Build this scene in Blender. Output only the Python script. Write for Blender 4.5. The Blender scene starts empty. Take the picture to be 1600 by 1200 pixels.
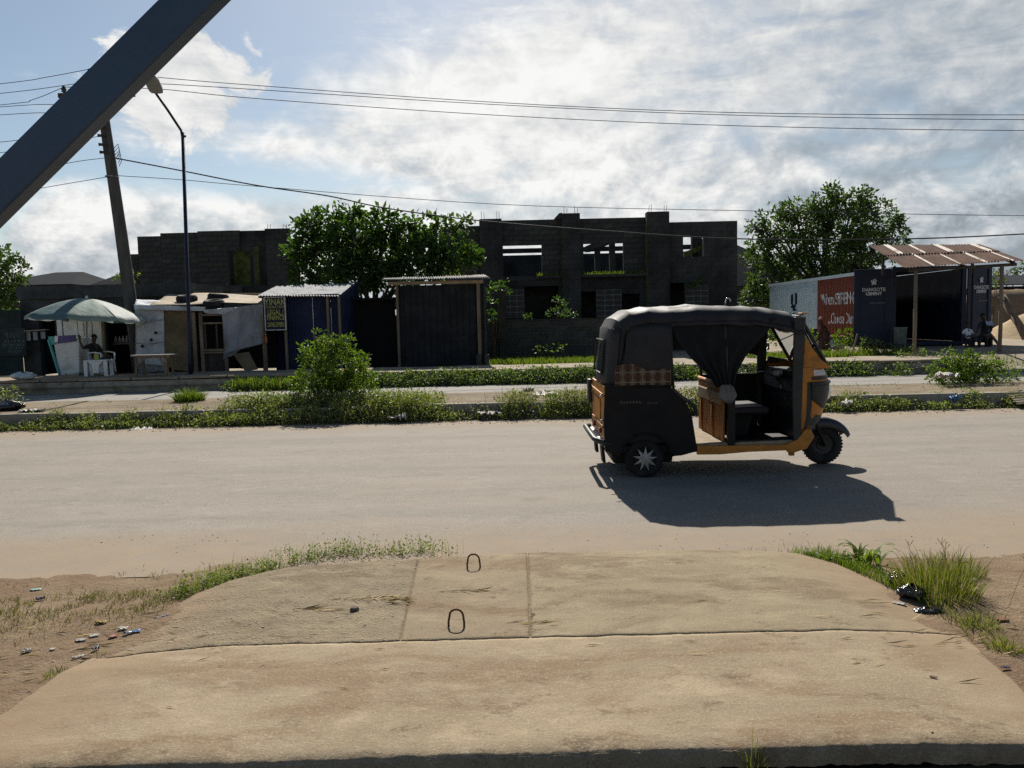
import bpy, bmesh, math, random
import numpy as np
from mathutils import Vector, Matrix

random.seed(7)
RNG = np.random.default_rng(7)
PI = math.pi
S = bpy.context.scene
C = S.collection

# ------------------------------------------------------------------ camera
FPX = 1200.0
CAM_Z = 1.7
PITCH = math.atan(100 / FPX)
ROLL = 0.023
_F = Vector((0, math.cos(PITCH), -math.sin(PITCH)))
_U0 = Vector((0, math.sin(PITCH), math.cos(PITCH)))
_R0 = Vector((1, 0, 0))
_R = _R0 * math.cos(ROLL) - _U0 * math.sin(ROLL)
_U = _R0 * math.sin(ROLL) + _U0 * math.cos(ROLL)
cam = bpy.data.cameras.new('camera')
cam.sensor_width = 36.0
cam.lens = 27.0
cam.clip_start = 0.05
cam.clip_end = 3000
camo = bpy.data.objects.new('camera', cam)
C.objects.link(camo)
camo.matrix_world = Matrix(((_R.x, _U.x, -_F.x, 0), (_R.y, _U.y, -_F.y, 0), (_R.z, _U.z, -_F.z, CAM_Z), (0, 0, 0, 1)))
S.camera = camo


def at(px, py, Y):
    """world point at depth Y that the photograph shows at pixel (px, py)"""
    d = _F + _R * ((px - 800) / FPX) - _U * ((py - 600) / FPX)
    k = Y / d.y
    return Vector((d.x * k, Y, CAM_Z + d.z * k))


def gr(px, py, z=0.0):
    """world point on the level z at pixel (px, py)"""
    d = _F + _R * ((px - 800) / FPX) - _U * ((py - 600) / FPX)
    k = (z - CAM_Z) / d.z
    return Vector((d.x * k, d.y * k, z))


# ------------------------------------------------------------------ light
SUN_DIR = Vector((-0.06, 1.86, 1.62)).normalized()      # towards the sun
SUN_EL = math.asin(SUN_DIR.z)
SUN_AZ = math.atan2(SUN_DIR.x, SUN_DIR.y)
sl = bpy.data.lights.new('sun', 'SUN')
sl.energy = 5.0
sl.angle = math.radians(0.55)
sl.color = (1.0, 0.94, 0.84)
so = bpy.data.objects.new('sun', sl)
C.objects.link(so)
so.rotation_euler = SUN_DIR.to_track_quat('Z', 'Y').to_euler()
so.location = (0, 0, 30)
S.view_settings.view_transform = 'Standard'
S.view_settings.look = 'None'
S.view_settings.gamma = 1.0
S.view_settings.use_curve_mapping = False
S.view_settings.exposure = 0.58
S.cycles.use_denoising = False
S.cycles.max_bounces = 5
S.cycles.diffuse_bounces = 2
S.cycles.glossy_bounces = 2
S.cycles.transmission_bounces = 3
S.cycles.transparent_max_bounces = 6


class NT:
    """small node-graph writer"""

    def __init__(self, tree):
        self.t = tree
        self.t.nodes.clear()

    def n(self, typ, **kw):
        nd = self.t.nodes.new(typ)
        for k, v in kw.items():
            setattr(nd, k, v)
        return nd

    def put(self, sock, v):
        if isinstance(v, bpy.types.NodeSocket):
            self.t.links.new(v, sock)
        elif isinstance(v, (tuple, list)) and len(v) == 3 and sock.type == 'RGBA':
            sock.default_value = (*v, 1)
        else:
            sock.default_value = v

    def m(self, op, a, b=0.0, c=0.0, clamp=False):
        nd = self.n('ShaderNodeMath', operation=op, use_clamp=clamp)
        for s, v in zip(nd.inputs, (a, b, c)):
            self.put(s, v)
        return nd.outputs[0]

    def smooth(self, v, lo, hi, a=0.0, b=1.0):
        nd = self.n('ShaderNodeMapRange', interpolation_type='SMOOTHSTEP')
        for s, x in zip(nd.inputs, (v, lo, hi, a, b)):
            self.put(s, x)
        return nd.outputs[0]

    def noise(self, vec, scale, detail=4.0, rough=0.55, dist=0.0):
        nd = self.n('ShaderNodeTexNoise')
        self.put(nd.inputs['Vector'], vec)
        nd.inputs['Scale'].default_value = scale
        nd.inputs['Detail'].default_value = detail
        nd.inputs['Roughness'].default_value = rough
        nd.inputs['Distortion'].default_value = dist
        return nd.outputs['Fac']

    def voro(self, vec, scale, feature='F1', out='Distance'):
        nd = self.n('ShaderNodeTexVoronoi', feature=feature)
        self.put(nd.inputs['Vector'], vec)
        nd.inputs['Scale'].default_value = scale
        return nd.outputs[out]

    def mapv(self, vec, scale=(1, 1, 1), loc=(0, 0, 0), rot=(0, 0, 0)):
        nd = self.n('ShaderNodeMapping')
        self.put(nd.inputs['Vector'], vec)
        nd.inputs['Scale'].default_value = scale
        nd.inputs['Location'].default_value = loc
        nd.inputs['Rotation'].default_value = rot
        return nd.outputs[0]

    def mix(self, f, a, b, blend='MIX'):
        nd = self.n('ShaderNodeMix', data_type='RGBA', blend_type=blend)
        self.put(nd.inputs['Factor'], f)
        self.put(nd.inputs['A'], a) if False else self.put(nd.inputs[6], a)
        self.put(nd.inputs[7], b)
        return nd.outputs[2]

    def pos(self):
        return self.n('ShaderNodeNewGeometry').outputs['Position']

    def obj(self):
        return self.n('ShaderNodeTexCoord').outputs['Object']

    def sep(self, v):
        nd = self.n('ShaderNodeSeparateXYZ')
        self.put(nd.inputs[0], v)
        return nd.outputs

    def bump(self, h, strength=0.3, dist=0.02, normal=None):
        nd = self.n('ShaderNodeBump')
        nd.inputs['Strength'].default_value = strength
        nd.inputs['Distance'].default_value = dist
        self.put(nd.inputs['Height'], h)
        if normal is not None:
            self.put(nd.inputs['Normal'], normal)
        return nd.outputs[0]

    def bsdf(self, col, rough=0.8, metal=0.0, spec=0.3, normal=None, **kw):
        nd = self.n('ShaderNodeBsdfPrincipled')
        self.put(nd.inputs['Base Color'], col)
        self.put(nd.inputs['Roughness'], rough)
        self.put(nd.inputs['Metallic'], metal)
        self.put(nd.inputs['Specular IOR Level'], spec)
        if normal is not None:
            self.put(nd.inputs['Normal'], normal)
        for k, v in kw.items():
            self.put(nd.inputs[k], v)
        return nd.outputs[0]

    def out(self, sh):
        o = self.n('ShaderNodeOutputMaterial')
        self.t.links.new(sh, o.inputs['Surface'])


# ------------------------------------------------------------------ sky
W = bpy.data.worlds.new('World')
S.world = W
W.use_nodes = True
W.cycles.sampling_method = 'MANUAL'
W.cycles.sample_map_resolution = 512
w = NT(W.node_tree)
sky = w.n('ShaderNodeTexSky', sky_type='NISHITA', sun_disc=False, sun_elevation=SUN_EL, sun_rotation=SUN_AZ)
sky.air_density = 1.0
sky.dust_density = 0.6
sky.ozone_density = 1.2
d = w.n('ShaderNodeTexCoord').outputs['Generated']
dn = w.n('ShaderNodeVectorMath', operation='NORMALIZE')
w.put(dn.inputs[0], d)
d = dn.outputs[0]
dx, dy, dz = w.sep(d)
az = w.m('ARCTAN2', dx, dy)
el = w.m('ARCSINE', dz)
dst = w.mapv(d, (1, 1, 1.9))
big = w.noise(dst, 3.2, 5, 0.52, 0.2)
med = w.noise(w.mapv(d, (1, 1, 4.2), (3.1, 1.7, 0.4), (0, 0.22, 0)), 6.0, 7, 0.66, 0.7)
fine = w.noise(w.mapv(d, (1, 1, 1.35), (7.0, 0, 2.0)), 15.0, 7, 0.64, 0.3)
nb = w.m('SUBTRACT', big, 0.5)
nm = w.m('SUBTRACT', med, 0.5)
nf = w.m('SUBTRACT', fine, 0.5)
fine2 = w.noise(w.mapv(d, (1, 1, 1.35), (7.0, 0, 2.03)), 15.0, 7, 0.64, 0.3)
rel = w.m('SUBTRACT', fine, fine2)
# high sheet: everything right of / below a rising edge, breaking up overhead and behind
edge = w.m('SUBTRACT', w.m('ADD', w.m('MAXIMUM', w.m('MULTIPLY', w.m('ADD', az, 0.335), 0.40), -0.02), 0.272), el)
edge = w.m('MINIMUM', edge, 0.088)
edge = w.m('MINIMUM', edge, w.m('SUBTRACT', 0.62, el))
edge = w.m('MINIMUM', edge, w.m('MULTIPLY', w.m('SUBTRACT', 1.15, w.m('ABSOLUTE', az)), 0.5))
sheet = w.m('ADD', w.m('MULTIPLY', edge, 7.0), w.m('MULTIPLY_ADD', nb, 1.3, w.m('MULTIPLY_ADD', nm, 1.5, w.m('MULTIPLY', nf, 0.7))))
sheet = w.m('ADD', sheet, 0.05)
# a clear strip low on the left that narrows towards the right
gapc = w.m('ABSOLUTE', w.m('SUBTRACT', el, w.m('MULTIPLY_ADD', az, -0.02, 0.172)))
gapw = w.m('ADD', w.smooth(az, -0.64, -0.50, 0.09, 0.0), w.smooth(az, -0.35, 0.05, 0.024, -0.02))
gap = w.m('MULTIPLY', w.m('SUBTRACT', gapw, gapc), 26.0)
gap = w.m('MAXIMUM', w.m('MINIMUM', gap, 1.6), -0.4)
gap = w.m('ADD', gap, w.smooth(az, -0.66, -0.54, 1.2, 0.0))
sheet = w.m('SUBTRACT', sheet, w.m('ADD', gap, 0.3))
# towering heap at the upper left
hx = w.m('DIVIDE', w.m('SUBTRACT', az, -0.385), 0.125)
hy = w.m('DIVIDE', w.m('SUBTRACT', el, 0.265), 0.085)
heap = w.m('SUBTRACT', 0.75, w.m('ADD', w.m('MULTIPLY', hx, hx), w.m('MULTIPLY', hy, hy)))
heap = w.m('ADD', heap, w.m('MULTIPLY_ADD', nf, 2.6, w.m('MULTIPLY', nb, 1.0)))
# bank of cumulus along the horizon
bank = w.m('MULTIPLY', w.m('SUBTRACT', 0.108, el), 13.0)
bank = w.m('ADD', bank, w.m('MULTIPLY_ADD', nf, 3.6, w.m('MULTIPLY', nb, 1.0)))
lowc = w.m('MAXIMUM', heap, bank)
cov = w.m('MAXIMUM', sheet, lowc)
soft = w.smooth(w.m('SUBTRACT', sheet, lowc), -0.2, 0.3, 0.22, 0.9)
alpha = w.smooth(cov, -0.10, soft)
# body of the clouds: bright sunlit parts, grey thick parts and bases
shade = w.m('ADD', w.m('MULTIPLY', nm, 1.1), w.m('MULTIPLY', nf, 0.8))
right = w.smooth(az, 0.05, 0.62)
low = w.smooth(el, 0.16, 0.0)
tone = w.m('MULTIPLY_ADD', shade, 0.52, 0.91)
tone = w.m('ADD', tone, w.m('MULTIPLY', nb, 0.35))
tone = w.m('ADD', tone, w.m('MULTIPLY', rel, w.smooth(el, 0.32, 0.10, 0.25, 1.05)))
tone = w.m('SUBTRACT', tone, w.m('MULTIPLY', right, 0.30))
tone = w.m('SUBTRACT', tone, w.m('MULTIPLY', low, 0.24))
tone = w.m('MAXIMUM', w.m('MINIMUM', tone, 1.05), 0.42)
ccol = w.mix(w.smooth(tone, 0.45, 0.98), (0.80, 0.90, 1.0), (1.0, 1.0, 0.985))
cc = w.n('ShaderNodeVectorMath', operation='SCALE')
w.put(cc.inputs[0], ccol)
w.put(cc.inputs['Scale'], w.m('MULTIPLY', tone, 0.60))
b1 = w.n('ShaderNodeBackground')
stint = w.n('ShaderNodeVectorMath', operation='MULTIPLY')
w.put(stint.inputs[0], sky.outputs[0])
stint.inputs[1].default_value = (1.03, 1.03, 0.98)
w.put(b1.inputs['Color'], stint.outputs[0])
b1.inputs['Strength'].default_value = 0.056
b2 = w.n('ShaderNodeBackground')
w.put(b2.inputs['Color'], cc.outputs[0])
b2.inputs['Strength'].default_value = 1.0
mx = w.n('ShaderNodeMixShader')
w.put(mx.inputs[0], alpha)
w.t.links.new(b1.outputs[0], mx.inputs[1])
w.t.links.new(b2.outputs[0], mx.inputs[2])
wo = w.n('ShaderNodeOutputWorld')
w.t.links.new(mx.outputs[0], wo.inputs['Surface'])


# ------------------------------------------------------------------ helpers
def tag(o, label=None, cat=None, group=None, kind=None):
    if label:
        o['label'] = label
    if cat:
        o['category'] = cat
    if group:
        o['group'] = group
    if kind:
        o['kind'] = kind
    return o


def thing(name, label, cat, loc=(0, 0, 0), rz=0.0, group=None):
    o = bpy.data.objects.new(name, None)
    o.empty_display_size = 0.1
    C.objects.link(o)
    o.location = loc
    o.rotation_euler = (0, 0, rz)
    return tag(o, label, cat, group)


def link(name, me, mat=None, parent=None, smooth=None):
    if mat is not None:
        for mm in (mat if isinstance(mat, (list, tuple)) else [mat]):
            me.materials.append(mm)
    if smooth is not None:
        me.polygons.foreach_set('use_smooth', [smooth] * len(me.polygons))
    o = bpy.data.objects.new(name, me)
    C.objects.link(o)
    if parent is not None:
        o.parent = parent
    return o


def copy_tree(o, parent=None):
    c = o.copy()
    C.objects.link(c)
    c.parent = parent
    for ch in list(o.children):
        copy_tree(ch, c)
    return c


class MB:
    def __init__(self):
        self.v = []
        self.f = []
        self.mi = []
        self.cur = 0

    def add(self, vs, fs):
        b = len(self.v)
        self.v += [tuple(x) for x in vs]
        for f in fs:
            self.f.append([b + i for i in f])
            self.mi.append(self.cur)
        return self

    def box(self, c, s, rot=None):
        c = Vector(c)
        vs = []
        for z in (-.5, .5):
            for y in (-.5, .5):
                for x in (-.5, .5):
                    p = Vector((x * s[0], y * s[1], z * s[2]))
                    if rot is not None:
                        p = rot @ p
                    vs.append(c + p)
        return self.add(vs, [(0, 2, 3, 1), (4, 5, 7, 6), (0, 1, 5, 4), (2, 6, 7, 3), (0, 4, 6, 2), (1, 3, 7, 5)])

    def mm(self, a, b):
        return self.box([(a[i] + b[i]) / 2 for i in range(3)], [abs(b[i] - a[i]) for i in range(3)])

    def bar(self, a, b, w, h, up=(0, 0, 1)):
        a = Vector(a); b = Vector(b)
        dd = b - a
        L = dd.length
        dd.normalize()
        up = Vector(up)
        if abs(dd.dot(up)) > .98:
            up = Vector((0, 1, 0))
        sd = dd.cross(up).normalized()
        u = sd.cross(dd)
        r = Matrix((dd, sd, u)).transposed()
        return self.box((a + b) / 2, (L, w, h), r)

    def tube(self, pts, r, n=8, cap=True, closed=False):
        pts = [Vector(p) for p in pts]
        N = len(pts)
        rs = r if isinstance(r, (list, tuple)) else [r] * N
        vs = []
        prev = None
        for i, p in enumerate(pts):
            if closed:
                t = pts[(i + 1) % N] - pts[i - 1]
            else:
                t = pts[min(i + 1, N - 1)] - pts[max(i - 1, 0)]
            t.normalize()
            if prev is None:
                a = Vector((0, 0, 1)) if abs(t.z) < .9 else Vector((1, 0, 0))
                u = t.cross(a).normalized()
            else:
                u = (prev - t * prev.dot(t)).normalized()
            prev = u
            vv = t.cross(u)
            for k in range(n):
                an = 2 * PI * k / n
                vs.append(p + (u * math.cos(an) + vv * math.sin(an)) * rs[i])
        fs = []
        for i in range(N if closed else N - 1):
            j = (i + 1) % N
            for k in range(n):
                k2 = (k + 1) % n
                fs.append((i * n + k, i * n + k2, j * n + k2, j * n + k))
        if cap and not closed:
            fs.append(tuple(range(n - 1, -1, -1)))
            fs.append(tuple((N - 1) * n + k for k in range(n)))
        return self.add(vs, fs)

    def lathe(self, prof, n=24, axis='Z', c=(0, 0, 0), cap=False):
        c = Vector(c)
        vs = []
        for (r, h) in prof:
            for k in range(n):
                a = 2 * PI * k / n
                x, y = r * math.cos(a), r * math.sin(a)
                p = {'Z': (x, y, h), 'Y': (x, h, y), 'X': (h, x, y)}[axis]
                vs.append(c + Vector(p))
        fs = []
        for i in range(len(prof) - 1):
            for k in range(n):
                k2 = (k + 1) % n
                fs.append((i * n + k, i * n + k2, (i + 1) * n + k2, (i + 1) * n + k))
        if cap:
            fs.append(tuple(range(n)))
            fs.append(tuple((len(prof) - 1) * n + k for k in range(n)))
        return self.add(vs, fs)

    def prism(self, poly, y0, y1, plane='XZ'):
        """polygon in a plane pushed from y0 to y1 along the third axis"""
        def mk(a, b, h):
            return {'XZ': (a, h, b), 'XY': (a, b, h), 'YZ': (h, a, b)}[plane]
        n = len(poly)
        vs = [mk(a, b, y0) for a, b in poly] + [mk(a, b, y1) for a, b in poly]
        fs = [tuple(range(n)), tuple(range(2 * n - 1, n - 1, -1))]
        for i in range(n):
            j = (i + 1) % n
            fs.append((i, i + n, j + n, j))
        return self.add(vs, fs)

    def grid(self, rows, closed=False):
        """rows of equally many points"""
        n = len(rows[0])
        vs = [p for r in rows for p in r]
        fs = []
        for i in range(len(rows) - 1):
            for k in range(n if closed else n - 1):
                k2 = (k + 1) % n
                fs.append((i * n + k, i * n + k2, (i + 1) * n + k2, (i + 1) * n + k))
        return self.add(vs, fs)

    def mesh(self, name, fix=True):
        me = bpy.data.meshes.new(name)
        me.from_pydata(self.v, [], self.f)
        if any(self.mi):
            me.polygons.foreach_set('material_index', self.mi)
        if fix:
            bm = bmesh.new()
            bm.from_mesh(me)
            bmesh.ops.recalc_face_normals(bm, faces=bm.faces)
            bm.to_mesh(me)
            bm.free()
        me.update()
        return me

    def build(self, name, mat=None, parent=None, smooth=False, bevel=0.0, seg=2, thick=0.0, autosm=None):
        me = self.mesh(name)
        o = link(name, me, mat, parent, smooth)
        if thick:
            mo = o.modifiers.new('t', 'SOLIDIFY')
            mo.thickness = thick
            mo.offset = -1
        if bevel:
            mo = o.modifiers.new('b', 'BEVEL')
            mo.width = bevel
            mo.segments = seg
            mo.limit_method = 'ANGLE'
        if autosm is not None:
            me.polygons.foreach_set('use_smooth', [True] * len(me.polygons))
            try:
                me.set_sharp_from_angle(angle=math.radians(autosm))
            except Exception:
                pass
        return o


def arr_mesh(name, V, sizes, idx):
    """mesh from numpy arrays: vertices, polygon sizes, flat loop indices"""
    me = bpy.data.meshes.new(name)
    me.vertices.add(len(V))
    me.vertices.foreach_set('co', np.asarray(V, dtype=np.float32).ravel())
    me.loops.add(len(idx))
    me.loops.foreach_set('vertex_index', np.asarray(idx, dtype=np.int32))
    me.polygons.add(len(sizes))
    st = np.concatenate(([0], np.cumsum(sizes)[:-1])).astype(np.int32)
    me.polygons.foreach_set('loop_start', st)
    me.update(calc_edges=True)
    me.validate()
    return me


def unit(a):
    return a / np.maximum(np.linalg.norm(a, axis=1, keepdims=True), 1e-9)


def leaves(name, P, D, L, Wd, mat, parent=None, fold=0.12):
    """one kite-shaped folded leaf (two triangles on each side of its rib) per point"""
    n = len(P)
    D = unit(np.asarray(D, float))
    Sd = unit(np.cross(D, RNG.normal(size=(n, 3))))
    N = np.cross(Sd, D)
    L = np.broadcast_to(L, (n,))[:, None]
    Wd = np.broadcast_to(Wd, (n,))[:, None]
    mid = P + D * L * .5
    V = np.stack([P, mid + Sd * Wd * .5 + N * Wd * fold, P + D * L - N * L * .08, mid - Sd * Wd * .5 + N * Wd * fold], 1).reshape(-1, 3)
    b = (np.arange(n) * 4)[:, None]
    idx = (b + np.array([[0, 1, 2, 0, 2, 3]])).ravel()
    me = arr_mesh(name, V, np.full(n * 2, 3), idx)
    return link(name, me, mat, parent)


def blades(name, P, H, Wd, lean, mat, parent=None):
    """bent grass blades: root points, heights, widths, lean vectors"""
    n = len(P)
    H = np.broadcast_to(H, (n,))[:, None]
    Wd = np.broadcast_to(Wd, (n,))[:, None]
    an = RNG.uniform(0, PI, n)
    Sd = np.stack([np.cos(an), np.sin(an), np.zeros(n)], 1)
    up = np.array([[0, 0, 1.0]])
    m1 = P + up * H * .5 + lean * .28
    m2 = P + up * H * .85 + lean * .65
    tip = P + up * H * .98 + lean
    V = np.stack([P - Sd * Wd * .5, P + Sd * Wd * .5, m1 - Sd * Wd * .45, m1 + Sd * Wd * .45, m2 - Sd * Wd * .3, m2 + Sd * Wd * .3, tip], 1).reshape(-1, 3)
    b = (np.arange(n) * 7)[:, None]
    idx = (b + np.array([[0, 1, 3, 2, 2, 3, 5, 4, 4, 5, 6]])).ravel()
    me = arr_mesh(name, V, np.tile([4, 4, 3], n), idx)
    return link(name, me, mat, parent)


def text_mesh(txt, size, bold=0.0, extrude=0.0, align='CENTER', sx=1.0):
    cu = bpy.data.curves.new('lettering', 'FONT')
    cu.body = txt
    cu.size = size
    cu.align_x = align
    cu.offset = bold
    cu.extrude = extrude
    cu.resolution_u = 2
    o = bpy.data.objects.new('lettering', cu)
    C.objects.link(o)
    dg = bpy.context.evaluated_depsgraph_get()
    me = bpy.data.meshes.new_from_object(o.evaluated_get(dg))
    bpy.data.objects.remove(o)
    for v in me.vertices:
        v.co.x *= sx
    return me


# ------------------------------------------------------------------ materials
def MAT(name, col, rough=0.8, var=0.18, scale=6.0, bump=0.15, bscale=60.0, metal=0.0, spec=0.3, dirt=None, dirt_amt=0.35, dscale=2.5, stretch=(1, 1, 1), bd=0.006):
    m = bpy.data.materials.new(name)
    m.use_nodes = True
    t = NT(m.node_tree)
    p = t.mapv(t.obj(), stretch)
    f = t.noise(p, scale, 5, 0.6)
    c = t.mix(t.smooth(f, 0.3, 0.7), tuple(x * (1 - var) for x in col), tuple(min(1, x * (1 + var)) for x in col))
    r = rough
    if dirt:
        g = t.smooth(t.noise(p, dscale, 6, 0.65, 0.3), 0.5, 0.68)
        g = t.m('MULTIPLY', g, dirt_amt)
        c = t.mix(g, c, dirt)
        r = t.m('MULTIPLY_ADD', g, 0.4, rough, clamp=True)
    nrm = t.bump(t.noise(p, bscale, 4, 0.6), bump, bd) if bump else None
    t.out(t.bsdf(c, r, metal, spec, nrm))
    return m


def LEAF(name, dark, light, third=None, trans=0.35, rough=0.45):
    m = bpy.data.materials.new(name)
    m.use_nodes = True
    t = NT(m.node_tree)
    g = t.n('ShaderNodeNewGeometry')
    rnd = g.outputs['Random Per Island']
    c = t.mix(t.smooth(rnd, 0.1, 0.95), dark, light)
    if third:
        c = t.mix(t.smooth(rnd, 0.9, 0.93), c, third)
    big = t.noise(t.pos(), 1.3, 3)
    c = t.mix(t.smooth(big, 0.3, 0.75, 0.0, 0.35), c, tuple(x * 1.35 for x in light))
    b = t.bsdf(c, rough + 0.1, 0, 0.22)
    tr = t.n('ShaderNodeBsdfTranslucent')
    tc = t.n('ShaderNodeMix', data_type='RGBA', blend_type='MULTIPLY')
    tc.inputs['Factor'].default_value = 1
    t.put(tc.inputs[6], c)
    tc.inputs[7].default_value = (1.5, 1.7, 0.55, 1)
    t.put(tr.inputs['Color'], tc.outputs[2])
    ms = t.n('ShaderNodeMixShader')
    ms.inputs[0].default_value = trans
    t.t.links.new(b, ms.inputs[1])
    t.t.links.new(tr.outputs[0], ms.inputs[2])
    t.out(ms.outputs[0])
    return m


mt = {}
mt['leaf_tree'] = LEAF('almond leaf', (0.020, 0.044, 0.013), (0.060, 0.108, 0.028), (0.10, 0.13, 0.03))
mt['leaf_dark'] = LEAF('dense tree leaf', (0.026, 0.050, 0.018), (0.075, 0.120, 0.038), (0.09, 0.12, 0.03), 0.3)
mt['leaf_bush'] = LEAF('bush leaf', (0.035, 0.065, 0.010), (0.10, 0.15, 0.022), (0.16, 0.18, 0.03), 0.42)
mt['leaf_weed'] = LEAF('weed leaf', (0.070, 0.090, 0.036), (0.185, 0.210, 0.095), (0.32, 0.27, 0.16), 0.34)
mt['leaf_creep'] = LEAF('creeper leaf', (0.050, 0.080, 0.030), (0.140, 0.180, 0.068), (0.23, 0.21, 0.10), 0.34)
mt['grass'] = LEAF('grass blade', (0.05, 0.085, 0.012), (0.13, 0.17, 0.030), (0.24, 0.21, 0.08), 0.35)
mt['grass_dry'] = LEAF('drying grass blade', (0.08, 0.095, 0.022), (0.18, 0.18, 0.05), (0.32, 0.25, 0.12), 0.3)
mt['grass_mat'] = LEAF('matted grass', (0.075, 0.075, 0.028), (0.17, 0.155, 0.06), (0.26, 0.20, 0.11), 0.25)
mt['straw'] = LEAF('straw', (0.24, 0.17, 0.09), (0.42, 0.32, 0.18), (0.15, 0.11, 0.06), 0.1, 0.7)
mt['bark'] = MAT('bark', (0.10, 0.08, 0.06), 0.95, 0.35, 14, 0.6, 30, stretch=(1, 1, .3))
mt['twig'] = MAT('twig', (0.09, 0.075, 0.045), 0.9, 0.3, 20, 0.2)
mt['concrete'] = MAT('weathered concrete', (0.30, 0.27, 0.22), 0.92, 0.2, 5, 0.4, 50, dirt=(0.12, 0.10, 0.075), dirt_amt=0.6)
mt['kerb'] = MAT('kerb concrete', (0.27, 0.24, 0.19), 0.92, 0.25, 3, 0.5, 40, dirt=(0.08, 0.07, 0.05), dirt_amt=0.7)
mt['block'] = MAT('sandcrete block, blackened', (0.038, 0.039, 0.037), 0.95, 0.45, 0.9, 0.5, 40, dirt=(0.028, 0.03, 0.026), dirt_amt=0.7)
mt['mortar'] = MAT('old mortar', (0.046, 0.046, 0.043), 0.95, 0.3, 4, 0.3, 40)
mt['mortar_pale'] = MAT('pale mortar', (0.15, 0.147, 0.135), 0.95, 0.25, 6, 0.3, 40)
mt['moss_sunlit'] = MAT('sunlit mossy render', (0.09, 0.11, 0.03), 0.95, 0.5, 4, 0.5, 30, dirt=(0.06, 0.06, 0.045))  # mossy green, also carries sun caught on edges and inside openings
mt['rebar'] = MAT('rusty bar', (0.10, 0.045, 0.022), 0.85, 0.4, 40, 0.4, 90, metal=0.3)
mt['zinc'] = MAT('zinc sheet', (0.23, 0.24, 0.255), 0.8, 0.2, 5, 0.08, 30, metal=0.0, spec=0.15, dirt=(0.20, 0.15, 0.11), dirt_amt=0.5, dscale=3)
mt['zinc_old'] = MAT('dull zinc sheet', (0.22, 0.215, 0.20), 0.8, 0.2, 4, 0.1, 30, metal=0.0, spec=0.15, dirt=(0.20, 0.14, 0.09), dirt_amt=0.6)
mt['rust'] = MAT('rusted roofing', (0.092, 0.046, 0.030), 0.95, 0.4, 3.5, 0.3, 40, metal=0.0, dirt=(0.14, 0.078, 0.050), dirt_amt=0.6, stretch=(2.5, .5, 1))
mt['rust_pale'] = MAT('pale roofing strip', (0.34, 0.30, 0.26), 0.7, 0.15, 5, 0.1, 40, metal=0.2, dirt=(0.28, 0.15, 0.09), dirt_amt=0.55)
mt['pole_grey'] = MAT('weathered grey pole', (0.075, 0.072, 0.064), 0.9, 0.3, 6, 0.4, 40, stretch=(1, 1, .15))
mt['wood'] = MAT('grey timber', (0.17, 0.13, 0.09), 0.9, 0.3, 6, 0.4, 40, stretch=(1, 1, .15))
mt['wood_pale'] = MAT('pale timber', (0.33, 0.26, 0.18), 0.85, 0.25, 6, 0.3, 40, stretch=(.2, 1, .2))
mt['wood_dark'] = MAT('dark timber', (0.055, 0.045, 0.038), 0.9, 0.3, 6, 0.4, 40, stretch=(1, 1, .15))
mt['ply'] = MAT('brown board', (0.13, 0.10, 0.055), 0.85, 0.25, 2, 0.15, 30, dirt=(0.07, 0.055, 0.04))
mt['tarp_white'] = MAT('dirty white tarpaulin', (0.42, 0.44, 0.47), 0.7, 0.14, 4, 0.5, 7, dirt=(0.22, 0.20, 0.18), dirt_amt=0.6, bd=0.05)
mt['tarp_grey'] = MAT('grey tarpaulin', (0.25, 0.26, 0.28), 0.75, 0.2, 3, 0.5, 6, dirt=(0.12, 0.11, 0.10), dirt_amt=0.6, stretch=(1, 1, .3), bd=0.05)
mt['tarp_tan'] = MAT('tan roof sheet', (0.30, 0.24, 0.165), 0.8, 0.15, 2, 0.3, 8, dirt=(0.25, 0.19, 0.12), bd=0.03)
mt['navy_sheet'] = MAT('navy painted iron', (0.010, 0.018, 0.052), 0.7, 0.3, 2.5, 0.15, 30, spec=0.25, dirt=(0.04, 0.04, 0.045))
mt['black_sheet'] = MAT('blackish sheet', (0.016, 0.017, 0.019), 0.75, 0.3, 2.5, 0.2, 30, spec=0.2, dirt=(0.05, 0.048, 0.045))
mt['dark_wall'] = MAT('dark plaster', (0.045, 0.05, 0.052), 0.95, 0.35, 1.8, 0.3, 30, dirt=(0.02, 0.022, 0.02), dirt_amt=0.6)
mt['green_dark'] = MAT('dark green fence sheet', (0.03, 0.045, 0.04), 0.85, 0.3, 2, 0.2, 30, spec=0.2)
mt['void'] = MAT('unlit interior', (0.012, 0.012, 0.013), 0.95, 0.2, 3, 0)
mt['white_paint'] = MAT('white paint', (0.62, 0.63, 0.62), 0.6, 0.08, 3, 0.05, 30, dirt=(0.34, 0.30, 0.22), dirt_amt=0.5)
mt['plastic_white'] = MAT('white plastic', (0.70, 0.70, 0.69), 0.4, 0.04, 3, 0.03, 30, spec=0.4, dirt=(0.4, 0.37, 0.32), dirt_amt=0.4)
mt['teal'] = MAT('teal print', (0.08, 0.32, 0.34), 0.6, 0.1, 4, 0)
mt['purple'] = MAT('purple print', (0.09, 0.07, 0.20), 0.6, 0.2, 9, 0)
mt['tyre'] = MAT('tyre rubber', (0.016, 0.016, 0.017), 0.8, 0.3, 8, 0.2, 60, spec=0.25, dirt=(0.07, 0.06, 0.05), dirt_amt=0.5)
mt['skin'] = MAT('brown skin', (0.055, 0.032, 0.022), 0.55, 0.12, 6, 0.03, 40, spec=0.35)
mt['hair'] = MAT('black hair', (0.008, 0.007, 0.007), 0.9, 0.2, 30, 0.4, 80)
mt['cloth_black'] = MAT('black cloth', (0.014, 0.014, 0.017), 0.9, 0.3, 6, 0.3, 20)
mt['cloth_white'] = MAT('white cloth', (0.62, 0.63, 0.66), 0.85, 0.08, 6, 0.3, 15)
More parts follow.
